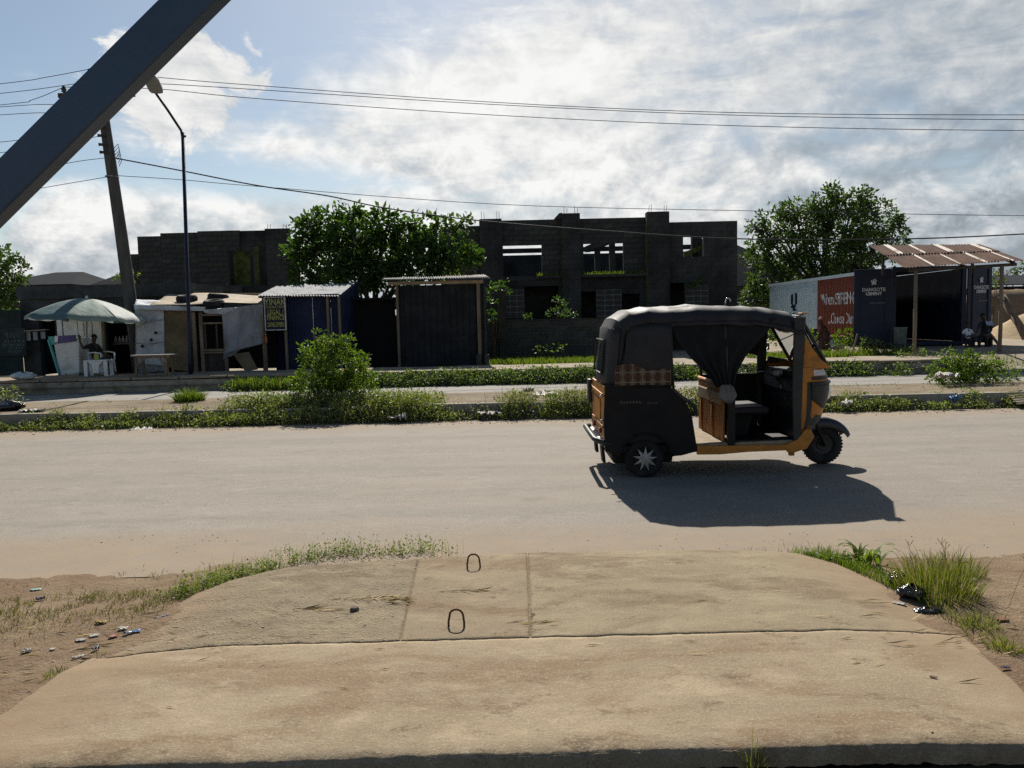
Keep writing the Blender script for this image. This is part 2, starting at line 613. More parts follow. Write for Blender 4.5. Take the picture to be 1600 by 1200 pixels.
mt['cloth_blue'] = MAT('pale blue cloth', (0.30, 0.34, 0.44), 0.85, 0.1, 6, 0.3, 15)
mt['cloth_dark'] = MAT('dark blue cloth', (0.02, 0.023, 0.035), 0.9, 0.3, 6, 0.3, 15)
mt['cloth_print'] = MAT('brown printed cloth', (0.10, 0.045, 0.035), 0.9, 0.85, 22, 0.3, 15)
mt['cloth_pink'] = MAT('pink head cloth', (0.48, 0.24, 0.20), 0.9, 0.2, 8, 0.2, 15)
mt['bag_clear'] = MAT('milky polythene', (0.42, 0.45, 0.45), 0.35, 0.25, 9, 0.8, 9, spec=0.5, bd=0.05)
mt['bag_black'] = MAT('black polythene', (0.012, 0.012, 0.013), 0.22, 0.3, 9, 0.9, 14, spec=0.6, bd=0.03)
mt['sign_black'] = MAT('black sign board', (0.012, 0.012, 0.03), 0.7, 0.2, 4, 0.05, 30)
mt['sign_yellow'] = MAT('yellow lettering', (0.36, 0.35, 0.09), 0.7, 0.25, 12, 0)
mt['sign_white'] = MAT('white lettering', (0.52, 0.53, 0.52), 0.7, 0.2, 9, 0)
mt['sign_dim'] = MAT('weathered white lettering', (0.50, 0.51, 0.52), 0.75, 0.15, 12, 0)
mt['sign_faded'] = MAT('faded lettering', (0.10, 0.11, 0.115), 0.85, 0.3, 14, 0)
mt['cont_white'] = MAT('container white', (0.56, 0.68, 0.71), 0.55, 0.06, 2, 0.05, 30, dirt=(0.30, 0.33, 0.31), dirt_amt=0.3)
mt['cont_red'] = MAT('container red', (0.22, 0.058, 0.032), 0.55, 0.1, 2, 0.05, 30, dirt=(0.13, 0.045, 0.03), dirt_amt=0.4)
mt['cont_navy'] = MAT('container navy', (0.010, 0.016, 0.038), 0.55, 0.12, 2, 0.05, 30, dirt=(0.03, 0.035, 0.05), dirt_amt=0.4)
mt['pole_blue'] = MAT('blue lamp post', (0.010, 0.012, 0.032), 0.5, 0.15, 4, 0.05, 30)
mt['lamp_grey'] = MAT('lamp housing', (0.20, 0.21, 0.20), 0.5, 0.1, 4, 0.05)
mt['wire'] = MAT('cable', (0.025, 0.026, 0.03), 0.7, 0.1, 4, 0)
mt['strut'] = MAT('blue grey painted steel', (0.030, 0.064, 0.118), 0.42, 0.10, 5, 0.08, 90, spec=0.4, dirt=(0.05, 0.085, 0.135), dirt_amt=0.5, dscale=9)
mt['roof_far'] = MAT('far roof sheet', (0.020, 0.023, 0.028), 0.95, 0.15, 2, 0.1, 10, spec=0.05)
mt['sand'] = MAT('builder sand', (0.36, 0.27, 0.16), 0.95, 0.15, 2, 0.6, 20, bd=0.05)
mt['orange'] = MAT('orange drink', (0.50, 0.13, 0.02), 0.3, 0.1, 4, 0, spec=0.5)
mt['stone'] = MAT('gravel stone', (0.26, 0.215, 0.16), 0.95, 0.35, 9, 0.4, 40)


# ------------------------------------------------------------------ the setting
def sheet_mat(name, fn):
    m = bpy.data.materials.new(name)
    m.use_nodes = True
    t = NT(m.node_tree)
    fn(t)
    return m


def _soil(t):
    p = t.pos()
    a = t.noise(p, 1.1, 6, 0.6, 0.4)
    b = t.noise(p, 9.0, 6, 0.65)
    c = t.mix(t.smooth(a, 0.35, 0.66), (0.178, 0.120, 0.076), (0.232, 0.172, 0.112))
    c = t.mix(t.smooth(b, 0.45, 0.75, 0, 0.55), c, (0.13, 0.088, 0.055))
    f = t.voro(p, 55.0)
    c = t.mix(t.smooth(f, 0.05, 0.22, 0.4, 0.0), c, (0.29, 0.22, 0.15))
    h = t.m('ADD', t.noise(p, 14, 8, 0.7), t.m('MULTIPLY', t.noise(p, 70, 4, 0.6), 0.35))
    t.out(t.bsdf(c, 0.97, 0, 0.12, t.bump(h, 0.75, 0.04)))


def _road(t):
    p = t.pos()
    x, y, z = t.sep(p)
    wob = t.m('MULTIPLY', t.m('SUBTRACT', t.noise(t.mapv(p, (.35, 1, 1)), 1.2, 6, 0.6), 0.5), 1.7)
    yy = t.m('ADD', y, wob)
    a = t.noise(t.mapv(p, (.25, 1.2, 1)), 1.6, 6, 0.6)
    c = t.mix(t.smooth(a, 0.3, 0.7), (0.180, 0.160, 0.136), (0.215, 0.192, 0.162))
    sp = t.noise(p, 95, 3, 0.7)
    c = t.mix(t.smooth(sp, 0.45, 0.62, 0.0, 0.8), c, (0.30, 0.268, 0.228))
    sp2 = t.voro(p, 60.0)
    c = t.mix(t.smooth(sp2, 0.05, 0.34, 0.75, 0.0), c, (0.075, 0.068, 0.06))
    sp3 = t.voro(p, 23.0)
    c = t.mix(t.smooth(sp3, 0.04, 0.20, 0.6, 0.0), c, (0.33, 0.29, 0.245))
    pt_ = t.noise(t.mapv(p, (.5, 1, 1), (4, 1, 0)), 0.9, 5, 0.6, 0.6)
    c = t.mix(t.smooth(pt_, 0.56, 0.62, 0.0, 0.3), c, (0.24, 0.20, 0.155))
    mo = t.noise(t.mapv(p, (.55, 1, 1), (2, 8, 0)), 3.2, 9, 0.78)
    c = t.mix(t.smooth(mo, 0.50, 0.66, 0.0, 0.35), c, (0.120, 0.107, 0.091))
    mo2 = t.noise(t.mapv(p, (.55, 1, 1), (7, 3, 0)), 4.5, 9, 0.8)
    c = t.mix(t.smooth(mo2, 0.52, 0.66, 0.0, 0.55), c, (0.29, 0.262, 0.225))
    # darker worn wheel lines and old patches
    wl = t.noise(t.mapv(p, (.06, 1.0, 1)), 1.4, 4, 0.55)
    c = t.mix(t.smooth(wl, 0.48, 0.66, 0.0, 0.22), c, (0.135, 0.126, 0.114))
    # drifted sand along both edges
    near = t.smooth(yy, 5.55, 6.7, 1.0, 0.0)
    far = t.smooth(yy, 11.7, 12.9, 0.0, 1.0)
    e = t.m('MAXIMUM', near, far)
    grain = t.smooth(t.noise(p, 6, 6, 0.7), 0.3, 0.6, 0.55, 1.0)
    sand = t.mix(t.noise(p, 3.0, 6, 0.6), (0.205, 0.158, 0.110), (0.275, 0.216, 0.155))
    c = t.mix(t.m('MULTIPLY', e, grain), c, sand)
    h = t.m('ADD', t.noise(p, 120, 3, 0.7), t.m('MULTIPLY', t.noise(p, 7, 5, 0.6), 0.6))
    t.out(t.bsdf(c, 0.9, 0, 0.2, t.bump(h, 0.32, 0.010)))


def _road2(t):
    p = t.pos()
    a = t.noise(t.mapv(p, (.3, 1, 1)), 1.5, 6, 0.6)
    c = t.mix(t.smooth(a, 0.3, 0.7), (0.205, 0.195, 0.180), (0.255, 0.235, 0.205))
    c = t.mix(t.smooth(t.noise(p, 70, 3, 0.7), 0.45, 0.66, 0.0, 0.5), c, (0.16, 0.15, 0.14))
    t.out(t.bsdf(c, 0.9, 0, 0.2, t.bump(t.noise(p, 80, 4, 0.7), 0.4, 0.012)))


def _median(t):
    p = t.pos()
    a = t.noise(t.mapv(p, (.5, 1, 1)), 2.0, 7, 0.65, 0.4)
    c = t.mix(t.smooth(a, 0.32, 0.68), (0.150, 0.115, 0.075), (0.235, 0.190, 0.130))
    b = t.noise(p, 11, 6, 0.7)
    c = t.mix(t.smooth(b, 0.52, 0.7, 0.0, 0.6), c, (0.075, 0.075, 0.035))
    t.out(t.bsdf(c, 0.95, 0, 0.15, t.bump(t.noise(p, 25, 6, 0.7), 0.7, 0.04)))


def _walk(t):
    p = t.pos()
    a = t.noise(p, 1.5, 6, 0.62, 0.3)
    c = t.mix(t.smooth(a, 0.32, 0.68), (0.20, 0.165, 0.12), (0.30, 0.25, 0.185))
    t.out(t.bsdf(c, 0.93, 0, 0.2, t.bump(t.noise(p, 30, 5, 0.65), 0.5, 0.02)))


def _slab(base, alt, stain, rough_amt, agg=0.0):
    def fn(t):
        p = t.pos()
        x, y, z = t.sep(p)
        a = t.noise(t.mapv(p, (.55, 1.25, 1)), 2.1, 5, 0.66, 0.35)
        c = t.mix(t.smooth(a, 0.33, 0.67), base, alt)
        b = t.noise(t.mapv(p, (.6, 1.3, 1), (5, 2, 0)), 1.5, 5, 0.7, 0.6)
        c = t.mix(t.smooth(b, 0.47, 0.62, 0.0, 0.75), c, stain)
        pale = t.noise(t.mapv(p, (.7, 1.4, 1), (9, 4, 0)), 3.6, 6, 0.72)
        c = t.mix(t.smooth(pale, 0.50, 0.68, 0.0, 0.7), c, tuple(x_ * 1.22 for x_ in alt))
        s = t.noise(t.mapv(p, (.8, 1.3, 1), (1, 7, 0)), 6, 9, 0.8)
        c = t.mix(t.smooth(s, 0.555, 0.64, 0.0, 0.6), c, tuple(x_ * 0.5 for x_ in stain))
        pit = t.voro(p, 34.0)
        pm = t.smooth(t.noise(p, 4.0, 4), 0.48, 0.62)
        c = t.mix(t.m('MULTIPLY', t.smooth(pit, 0.04, 0.16, 1.0, 0.0), t.m('MULTIPLY', pm, 0.7)), c, tuple(x_ * 0.35 for x_ in base))
        fl = t.noise(p, 130, 3, 0.7)
        c = t.mix(t.smooth(fl, 0.47, 0.66, 0.0, 0.45), c, tuple(x_ * 0.62 for x_ in base))
        fl2 = t.noise(t.mapv(p, (1, 1, 1), (3, 3, 3)), 75, 3, 0.7)
        c = t.mix(t.smooth(fl2, 0.52, 0.66, 0.0, 0.4), c, tuple(min(1, x_ * 1.45) for x_ in alt))
        # soil washed over both flanks and the far rim
        wob = t.m('MULTIPLY', t.m('SUBTRACT', t.noise(p, 3.0, 6, 0.65), 0.5), 0.9)
        fr_ = t.smooth(t.m('ADD', t.m('MAXIMUM', t.m('SUBTRACT', x, 0.10), t.m('MULTIPLY', x, -1.0)), wob), 1.5, 2.15)
        soil = t.mix(t.noise(p, 12, 5), (0.20, 0.140, 0.088), (0.255, 0.190, 0.122))
        c = t.mix(t.m('MULTIPLY', fr_, 0.85), c, soil)
        h = t.m('ADD', t.m('MULTIPLY', t.noise(t.mapv(p, (.7, 1.2, 1)), 22, 5, 0.75), 0.7), t.m('MULTIPLY', t.noise(p, 110, 4, 0.7), rough_amt))
        h = t.m('ADD', h, t.m('MULTIPLY', t.smooth(t.voro(p, 42.0), 0.1, 0.45, 1.0, 0.0), agg))
        t.out(t.bsdf(c, 0.94, 0, 0.15, t.bump(h, 0.5, 0.012)))
    return fn


mt['soil'] = sheet_mat('red brown soil', _soil)
mt['road'] = sheet_mat('dusty asphalt', _road)
mt['road2'] = sheet_mat('pale worn asphalt', _road2)
mt['median'] = sheet_mat('trodden median', _median)
mt['walk'] = sheet_mat('sandy concrete', _walk)
mt['slab_front'] = sheet_mat('tan concrete', _slab((0.228, 0.180, 0.118), (0.285, 0.228, 0.154), (0.185, 0.124, 0.074), 0.5))
mt['slab_mid'] = sheet_mat('brown grey concrete', _slab((0.188, 0.150, 0.098), (0.235, 0.186, 0.122), (0.145, 0.092, 0.052), 0.5))
mt['slab_back'] = sheet_mat('grey tan concrete', _slab((0.205, 0.167, 0.108), (0.255, 0.207, 0.134), (0.130, 0.092, 0.055), 0.5))
mt['slab_rough'] = sheet_mat('worn gravelly concrete', _slab((0.175, 0.142, 0.095), (0.220, 0.178, 0.118), (0.13, 0.098, 0.062), 0.8, 0.9))


_ph = RNG.uniform(0, 2 * PI, (24,))
_kx = RNG.normal(size=24)
_ky = RNG.normal(size=24)


def fbm(x, y, f=1.0):
    x = np.asarray(x, float)
    y = np.asarray(y, float)
    s = np.zeros(np.broadcast(x, y).shape)
    for i in range(24):
        k = f * (1.0 + i * 0.45)
        s = s + np.sin(k * (_kx[i] * x + _ky[i] * y) + _ph[i]) / (1.0 + i * 0.35)
    return s / 4.0


def struct(name, mb, mat, parent=None, **kw):
    o = mb.build(name, mat, parent, **kw)
    if parent is None:
        o['kind'] = 'structure'
    return o


def field(name, x0, x1, y0, y1, nx, ny, zf, mat, parent=None):
    xs = np.linspace(x0, x1, nx)
    ys = np.linspace(y0, y1, ny)
    X, Y = np.meshgrid(xs, ys)
    V = np.stack([X, Y, zf(X, Y)], -1).reshape(-1, 3)
    i = (np.arange(ny - 1)[:, None] * nx + np.arange(nx - 1)[None, :]).ravel()
    idx = np.stack([i, i + 1, i + nx + 1, i + nx], 1).ravel()
    me = arr_mesh(name, V, np.full(len(i), 4), idx)
    o = link(name, me, mat, parent, True)
    if parent is None:
        o['kind'] = 'structure'
    return o


g = MB()
g.add([(-1500, 2.90, -.06), (1500, 2.90, -.06), (1500, 1800, -.06), (-1500, 1800, -.06)], [(0, 1, 2, 3)])
g.add([(-1500, -300, -.02), (1500, -300, -.02), (1500, 1.75, -.02), (-1500, 1.75, -.02)], [(0, 1, 2, 3)])
struct('ground', g, mt['soil'])
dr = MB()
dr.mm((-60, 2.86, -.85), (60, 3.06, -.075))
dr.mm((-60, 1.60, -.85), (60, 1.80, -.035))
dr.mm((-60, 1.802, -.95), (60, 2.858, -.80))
struct('drain', dr, MAT('shade-black drain concrete', (0.022, 0.020, 0.016), 0.8, 0.4, 4, 0.4, 30))  # near-black concrete, the drain's shade is put into its colour


def zverge(x, y):
    return 0.062 + 0.012 * np.exp(-((np.abs(x - .1) - 2.1) / .25) ** 2) * (1 + 1.6 * fbm(x, y, 5.0)) - 0.10 * np.clip((y - 4.3) / 1.45, 0, 1.2) + 0.016 * fbm(x, y, 1.6) + 0.007 * fbm(x + 5, y, 7.0)


field('verge', -9, 9, 2.87, 6.0, 260, 98, zverge, mt['soil'])


def zroad(x, y):
    return 0.012 * fbm(x * .3, y, .8) * np.clip((y - 5.2) / 2, 0, 1) * np.clip((12.9 - y) / 2, 0, 1)


field('road', -160, 160, 5.15, 13.05, 240, 40, zroad, mt['road'])
ky = 13.42
md = field('median', -160, 160, ky + .12, 16.4, 300, 24, lambda x, y: 0.232 + 0.03 * fbm(x * .8, y * 1.4, 1.0) * np.clip((y - ky - .1) / .4, 0, 1) - 0.20 * np.clip((y - 15.7) / .7, 0, 1), mt['median'])
# kerb stones of the median: cast lengths with open joints, one object each where they show
kb = thing('kerb', None, None)
kb['kind'] = 'structure'
one = MB().box((0, 0, 0), (1.0, .16, .34)).mesh('kerb_stone')
bm = bmesh.new(); bm.from_mesh(one); bmesh.ops.bevel(bm, geom=bm.edges[:], offset=.018, segments=1, affect='EDGES'); bm.to_mesh(one); bm.free()
one.materials.append(mt['kerb'])
for i in range(-14, 15):
    o = bpy.data.objects.new('kerb_stone', one)
    C.objects.link(o)
    o.parent = kb
    o.location = (i * 1.2, ky + random.uniform(-.012, .012), .085 + random.uniform(-.015, .012))
    o.scale = (1.187, 1, 1)
    o.rotation_euler = (random.uniform(-.02, .02), random.uniform(-.006, .006), random.uniform(-.006, .006))
for s in (-1, 1):
    r = MB().mm((s * 17.4, ky - .07, -.08), (s * 160, ky + .07, .245))
    r.build('kerb_run', mt['kerb'], kb)
field('service_road', -160, 160, 16.2, 20.75, 120, 12, lambda x, y: 0.0 * x + 0.008 * fbm(x * .5, y, .7), mt['road2'])
# drain wall and covered walk on the far side
wk = MB()
wk.mm((-160, 20.66, -.2), (11.6, 20.9, .30))
wk.mm((-160, 20.904, -.2), (11.6, 21.15, .20))
struct('drain_wall', wk, mt['kerb'])


def zfar(x, y):
    right = np.clip((x - 11.7) / 1.2, 0, 1)
    base = 0.33 * (1 - right) + right * (0.02 + 0.50 * np.clip((y - 20.6) / 2.4, 0, 1))
    up = -0.22 * (1 - right) * np.clip((y - 23.6) / 2.5, 0, 1)
    return base + up + 0.025 * fbm(x * .6, y * .8, 1.0) * np.clip((y - 23.6) / 1, 0, 1)


field('far_verge', -160, 160, 20.55, 60, 520, 120, lambda x, y: np.where((y < 21.2) & (x < 11.5), .16, zfar(x, y)), mt['walk'])
# precast covers of the far drain, each slab one object
pv = thing('pavement', None, None)
pv['kind'] = 'structure'
cov1 = MB().box((0, 0, 0), (1.0, 1.0, .07)).mesh('cover_slab')
bm = bmesh.new(); bm.from_mesh(cov1); bmesh.ops.bevel(bm, geom=bm.edges[:], offset=.01, segments=1, affect='EDGES'); bm.to_mesh(cov1); bm.free()
cov1.materials.append(mt['walk'])
x = -19.0
while x < 11.2:
    wd = random.uniform(1.0, 1.45)
    o = bpy.data.objects.new('cover_slab', cov1)
    C.objects.link(o)
    o.parent = pv
    dpt = random.uniform(1.85, 2.0)
    o.location = (x + wd / 2, 20.66 + dpt / 2 + random.uniform(-.02, .02), .355 + random.uniform(-.012, .012))
    o.scale = (wd - .03, dpt, 1)
    o.rotation_euler = (random.uniform(-.008, .008), random.uniform(-.01, .01), random.uniform(-.012, .012))
    x += wd

# ------------------------------------------------------------------ the culvert slab in front
YF = ([-2.05, -1.99, -1.8, -1.52, -1.0, -.68, .1, 1.0, 1.93, 2.1, 2.2, 2.3], [4.25, 4.6, 4.86, 4.99, 5.1, 5.15, 5.25, 5.21, 5.12, 4.92, 4.55, 4.0])
slab = thing('culvert_slab', 'broad cast concrete slab with a cracked joint bridging the dark drain', 'concrete slab', (0, 0, 0))


def zslab(x, y, k=1.0):
    z = 0.118 + 0.006 * fbm(x, y, 1.3) + 0.0028 * k * fbm(x, y, 9.0)
    k_ = np.clip((y - 3.3) / .6, .35, 1)
    z = z - k_ * (0.075 * np.clip((x - 1.55) / .75, 0, 1) ** 1.5 + 0.065 * np.clip((-x - 1.45) / .6, 0, 1) ** 1.5)
    return z - 0.035 * np.clip((y - 4.5) / .75, 0, 1) ** 2


def panel(name, mat, xa, xb, ya, yb, nx, ny, k=1.0, ragged=0.0):
    """concrete panel: xa, xb = edge x as a function of the row parameter; ya, yb = edge y as a function of x"""
    u = np.linspace(0, 1, nx)
    v = np.linspace(0, 1, ny) ** (1.7 if ragged else 1.0)
    Uu, Vv = np.meshgrid(u, v)
    X = xa(Vv) * (1 - Uu) + xb(Vv) * Uu
    Y = ya(X) * (1 - Vv) + yb(X) * Vv
    Z = zslab(X, Y, k)
    rim = np.minimum(np.minimum(Uu, 1 - Uu) * nx, np.minimum(Vv, 1 - Vv) * ny)
    Z = Z - np.where(rim < .5, .003 + .004 * np.abs(fbm(X, Y, 14)), 0)
    if ragged:
        Z = Z - (.022 + .014 * fbm(X, 0 * X, 9)) * np.exp(-(Y - ya(X)) / .03)
    V = np.stack([X, Y, Z], -1).reshape(-1, 3)
    i = (np.arange(ny - 1)[:, None] * nx + np.arange(nx - 1)[None, :]).ravel()
    q = np.stack([i, i + 1, i + nx + 1, i + nx], 1)
    ring = list(range(nx)) + [r * nx + nx - 1 for r in range(1, ny)] + list(range((ny - 1) * nx + nx - 2, (ny - 1) * nx - 1, -1)) + [r * nx for r in range(ny - 2, 0, -1)]
    n0 = len(V)
    low = V[ring].copy()
    low[:, 2] = (low[:, 2] - .058 if ragged else np.minimum(low[:, 2] - .10, .0)) - .008 * np.abs(fbm(low[:, 0], low[:, 1], 9))
    midr = V[ring].copy()
    midr[:, 2] -= .035 + .012 * fbm(midr[:, 0], midr[:, 1], 12)
    midr[:, 1] += ragged * fbm(midr[:, 0], midr[:, 1] + 3, 16)
    V = np.concatenate([V, midr, low])
    m = len(ring)
    ks = np.arange(m)
    k2 = (ks + 1) % m
    rr = np.array(ring)
    s1 = np.stack([rr[k2], rr[ks], n0 + ks, n0 + k2], 1)
    s2 = np.stack([n0 + k2, n0 + ks, n0 + m + ks, n0 + m + k2], 1)
    Q = np.concatenate([q, s1, s2])
    me = arr_mesh(name, V, np.full(len(Q), 4), Q.ravel())
    return link(name, me, mat, slab, True)


yfar = lambda X: np.interp(X, YF[0], YF[1]) + .018 * fbm(X, 0 * X + 1, 6.0)
crk = lambda X: 3.715 + .012 * fbm(X, 0 * X, 4.0) + .02 * X / 2
c_ = lambda v: (lambda t: 0 * t + v)
js = [[(x_, y_, float(zslab(x_, y_)) - .009) for x_ in np.linspace(-2.0, 2.2, 60)] for y_ in np.linspace(3.6, 4.55, 20)]
MB().grid(js).build('joint_sand', mt['soil'], slab, smooth=True)
js = [[(x_, y_, float(zslab(x_, y_)) - .009) for x_ in np.linspace(-.9, .4, 30)] for y_ in np.linspace(4.55, 5.12, 12)]
MB().grid(js).build('joint_sand', mt['soil'], slab, smooth=True)
panel('front_panel', mt['slab_front'], lambda v: -2.22 + .08 * v + .02 * fbm(0 * v, v, 5), lambda v: 2.06 + .16 * v + .02 * fbm(0 * v + 3, v, 5), lambda X: 2.70 + .014 * fbm(X, 0 * X + 2, 8.0) + .010 * np.clip(fbm(X, 0 * X, 26), -.2, 1) + .022 * np.clip(fbm(X + 9, 0 * X, 3.0) - .55, 0, 1), lambda X: crk(X) - .005, 420, 60, 1.0, .014)
panel('back_panel', mt['slab_rough'], c_(-2.05), lambda v: -.59 - .08 * v, crk, yfar, 110, 90, 2.4)
panel('back_panel', mt['slab_mid'], lambda v: -.583 - .08 * v, lambda v: .058 + .016 * v + .004 * fbm(v, v, 9), crk, yfar, 60, 90, 1.3)
panel('back_panel', mt['slab_back'], lambda v: .070 + .016 * v + .004 * fbm(v, v, 9), c_(2.29), crk, yfar, 140, 90, 1.3)
# worn-out gravel standing proud of the rough panel
n = 1500
px_ = RNG.uniform(-2.0, -.66, n)
py_ = crk(px_) + RNG.uniform(0.02, .97, n) ** .9 * (yfar(px_) - crk(px_))
keep = (fbm(px_, py_, 2.2) > -.25)
px_, py_ = px_[keep], py_[keep]


def stones(name, x, y, z, smin, smax, mat, parent):
    n = len(x)
    octv = np.array([[1, 0, 0], [0, 1, 0], [-1, 0, 0], [0, -1, 0], [0, 0, 1], [.6, .6, .45], [-.6, .5, .4], [-.5, -.65, .45], [.6, -.5, .4]], float)
    f = np.array([[0, 5, 8], [0, 1, 5], [1, 6, 5], [1, 2, 6], [2, 7, 6], [2, 3, 7], [3, 8, 7], [3, 0, 8], [5, 6, 4], [6, 7, 4], [7, 8, 4], [8, 5, 4]])
    sc = RNG.uniform(smin, smax, (n, 1, 1)) * RNG.uniform(.6, 1.3, (n, 1, 3)) * np.array([[[1, .8, .45]]])
    an = RNG.uniform(0, 2 * PI, n)
    ro = np.zeros((n, 3, 3))
    ro[:, 0, 0] = np.cos(an); ro[:, 0, 1] = -np.sin(an); ro[:, 1, 0] = np.sin(an); ro[:, 1, 1] = np.cos(an); ro[:, 2, 2] = 1
    V = np.einsum('nij,nkj->nki', ro, octv[None] * sc) + np.stack([x, y, z], 1)[:, None, :]
    idx = (np.arange(n)[:, None, None] * 9 + f[None]).ravel()
    me = arr_mesh(name, V.reshape(-1, 3), np.full(n * 12, 3), idx)
    return link(name, me, mat, parent)


o = stones('gravel', px_, py_, zslab(px_, py_) - .004, .004, .015, mt['stone'], slab)
o['kind'] = 'stuff'
n = 420
gx = RNG.uniform(-2.0, 2.05, n); gy = RNG.uniform(2.76, 5.05, n)
keep = (gy < yfar(gx) - .05) & (fbm(gx, gy, 2.6) > .1)
gx, gy = gx[keep], gy[keep]
o = stones('grit', gx, gy, zslab(gx, gy) - .001, .002, .008, mt['stone'], slab)
o['kind'] = 'stuff'
for nm, px, py, hh, ww in (('lifting_loop', 740, 886, .100, .080), ('lifting_loop', 713, 982, .098, .078)):
    p = gr(px, py, .112)
    z0 = float(zslab(p.x, p.y)) - .012
    pts = [(-.5 * ww, 0, 0), (-.52 * ww, .0, hh * .35), (-.44 * ww, .003, hh * .68)]
    pts += [(.44 * ww * -math.cos(a), .003, hh * .72 + hh * .28 * math.sin(a)) for a in np.linspace(.35, PI - .35, 6)]
    pts += [(.47 * ww, .003, hh * .68), (.53 * ww, 0, hh * .3), (.52 * ww, 0, 0)]
    lp = MB().tube(pts, .0056, 8)
    o = lp.build(nm, mt['rebar'], slab, smooth=True)
    o.location = (p.x, p.y, z0)
    o.rotation_euler = (random.uniform(-.12, .05), 0, random.uniform(-.15, .15))


# ------------------------------------------------------------------ the three-wheeler
mt['canvas'] = MAT('black canvas', (0.019, 0.019, 0.021), 0.6, 0.25, 5, 0.22, 6, spec=0.3, dirt=(0.062, 0.056, 0.050), dirt_amt=0.6, bd=0.02)
mt['tub_black'] = MAT('worn black body paint', (0.007, 0.007, 0.008), 0.6, 0.3, 5, 0.1, 30, spec=0.22, dirt=(0.030, 0.025, 0.020), dirt_amt=0.45, dscale=4)
mt['yellow'] = MAT('taxi yellow paint', (0.43, 0.165, 0.017), 0.45, 0.12, 5, 0.06, 25, spec=0.4, dirt=(0.13, 0.07, 0.028), dirt_amt=0.5, dscale=7)
mt['yellow_in'] = MAT('scuffed orange paint', (0.30, 0.115, 0.022), 0.55, 0.2, 5, 0.1, 25, spec=0.3, dirt=(0.10, 0.055, 0.03), dirt_amt=0.7, dscale=5)
mt['plas_dark'] = MAT('dark grey plastic', (0.022, 0.024, 0.024), 0.5, 0.15, 6, 0.05, 60, spec=0.35, dirt=(0.08, 0.075, 0.065), dirt_amt=0.4)
mt['mud_blue'] = MAT('dark blue mudguard', (0.016, 0.019, 0.028), 0.35, 0.15, 6, 0.05, 60, spec=0.45)
mt['floor_tan'] = MAT('dusty floor mat', (0.24, 0.19, 0.13), 0.9, 0.2, 9, 0.3, 40)
mt['vinyl'] = MAT('black vinyl', (0.009, 0.009, 0.010), 0.5, 0.2, 6, 0.1, 40, spec=0.25)
mt['curtain'] = MAT('dark curtain cloth', (0.010, 0.011, 0.013), 0.9, 0.25, 5, 0.2, 40)
mt['cloth_grey'] = MAT('grey cloth end', (0.16, 0.155, 0.15), 0.9, 0.15, 8, 0.3, 20)
mt['hub'] = MAT('dull silver hub', (0.36, 0.335, 0.30), 0.5, 0.12, 12, 0.1, 60, metal=0.25)
mt['chrome'] = MAT('bright metal', (0.62, 0.62, 0.62), 0.25, 0.05, 5, 0, metal=0.9)
mt['sticker'] = MAT('white sticker', (0.55, 0.53, 0.55), 0.6, 0.2, 30, 0)
mt['flake'] = MAT('grey green primer', (0.055, 0.065, 0.052), 0.75, 0.25, 12, 0.1)
mt['red_lamp'] = MAT('dark red lamp', (0.16, 0.012, 0.010), 0.25, 0.1, 5, 0, spec=0.5)
mt['decal'] = MAT('faded decal', (0.075, 0.07, 0.062), 0.7, 0.35, 20, 0)


def _glass(t):
    g = t.n('ShaderNodeBsdfGlass')
    g.inputs['Roughness'].default_value = 0.0
    g.inputs['IOR'].default_value = 1.45
    tr = t.n('ShaderNodeBsdfTransparent')
    tr.inputs['Color'].default_value = (0.72, 0.82, 0.82, 1)
    gl = t.n('ShaderNodeBsdfGlossy')
    gl.inputs['Roughness'].default_value = 0.05
    gl.inputs['Color'].default_value = (0.8, 0.85, 0.88, 1)
    fr = t.n('ShaderNodeFresnel')
    fr.inputs['IOR'].default_value = 1.5
    df = t.n('ShaderNodeBsdfDiffuse')
    df.inputs['Color'].default_value = (0.30, 0.34, 0.35, 1)
    m0 = t.n('ShaderNodeMixShader')
    t.put(m0.inputs[0], t.smooth(t.noise(t.obj(), 6, 5), 0.35, 0.8, 0.04, 0.14))
    t.t.links.new(tr.outputs[0], m0.inputs[1])
    t.t.links.new(df.outputs[0], m0.inputs[2])
    m1 = t.n('ShaderNodeMixShader')
    t.put(m1.inputs[0], fr.outputs[0])
    t.t.links.new(m0.outputs[0], m1.inputs[1])
    t.t.links.new(gl.outputs[0], m1.inputs[2])
    t.out(m1.outputs[0])


mt['glass'] = sheet_mat('dusty windscreen glass', _glass)


def _check(t):
    p = t.obj()
    x, y, z = t.sep(p)
    u = t.m('FRACT', t.m('MULTIPLY', x, 9.5))
    v = t.m('FRACT', t.m('MULTIPLY', z, 9.5))
    a = t.m('LESS_THAN', u, 0.42)
    b = t.m('LESS_THAN', v, 0.42)
    base = t.mix(a, (0.14, 0.098, 0.040), (0.060, 0.026, 0.018))
    base = t.mix(t.m('MULTIPLY', b, 0.75), base, (0.075, 0.034, 0.022))
    l = t.m('MAXIMUM', t.m('LESS_THAN', t.m('ABSOLUTE', t.m('SUBTRACT', u, 0.71)), 0.05), t.m('LESS_THAN', t.m('ABSOLUTE', t.m('SUBTRACT', v, 0.71)), 0.05))
    base = t.mix(l, base, (0.17, 0.165, 0.15))
    base = t.mix(t.smooth(t.noise(p, 5, 4), 0.4, 0.7, 0, 0.5), base, (0.08, 0.06, 0.04))
    t.out(t.bsdf(base, 0.85, 0, 0.2))


mt['check'] = sheet_mat('checked cloth', _check)

HW = 0.615                                                # half width
TK = thing('motor_tricycle', 'black and orange three wheeled motor taxi parked on the road', 'tricycle taxi', (0.975, 8.62, 0.0))
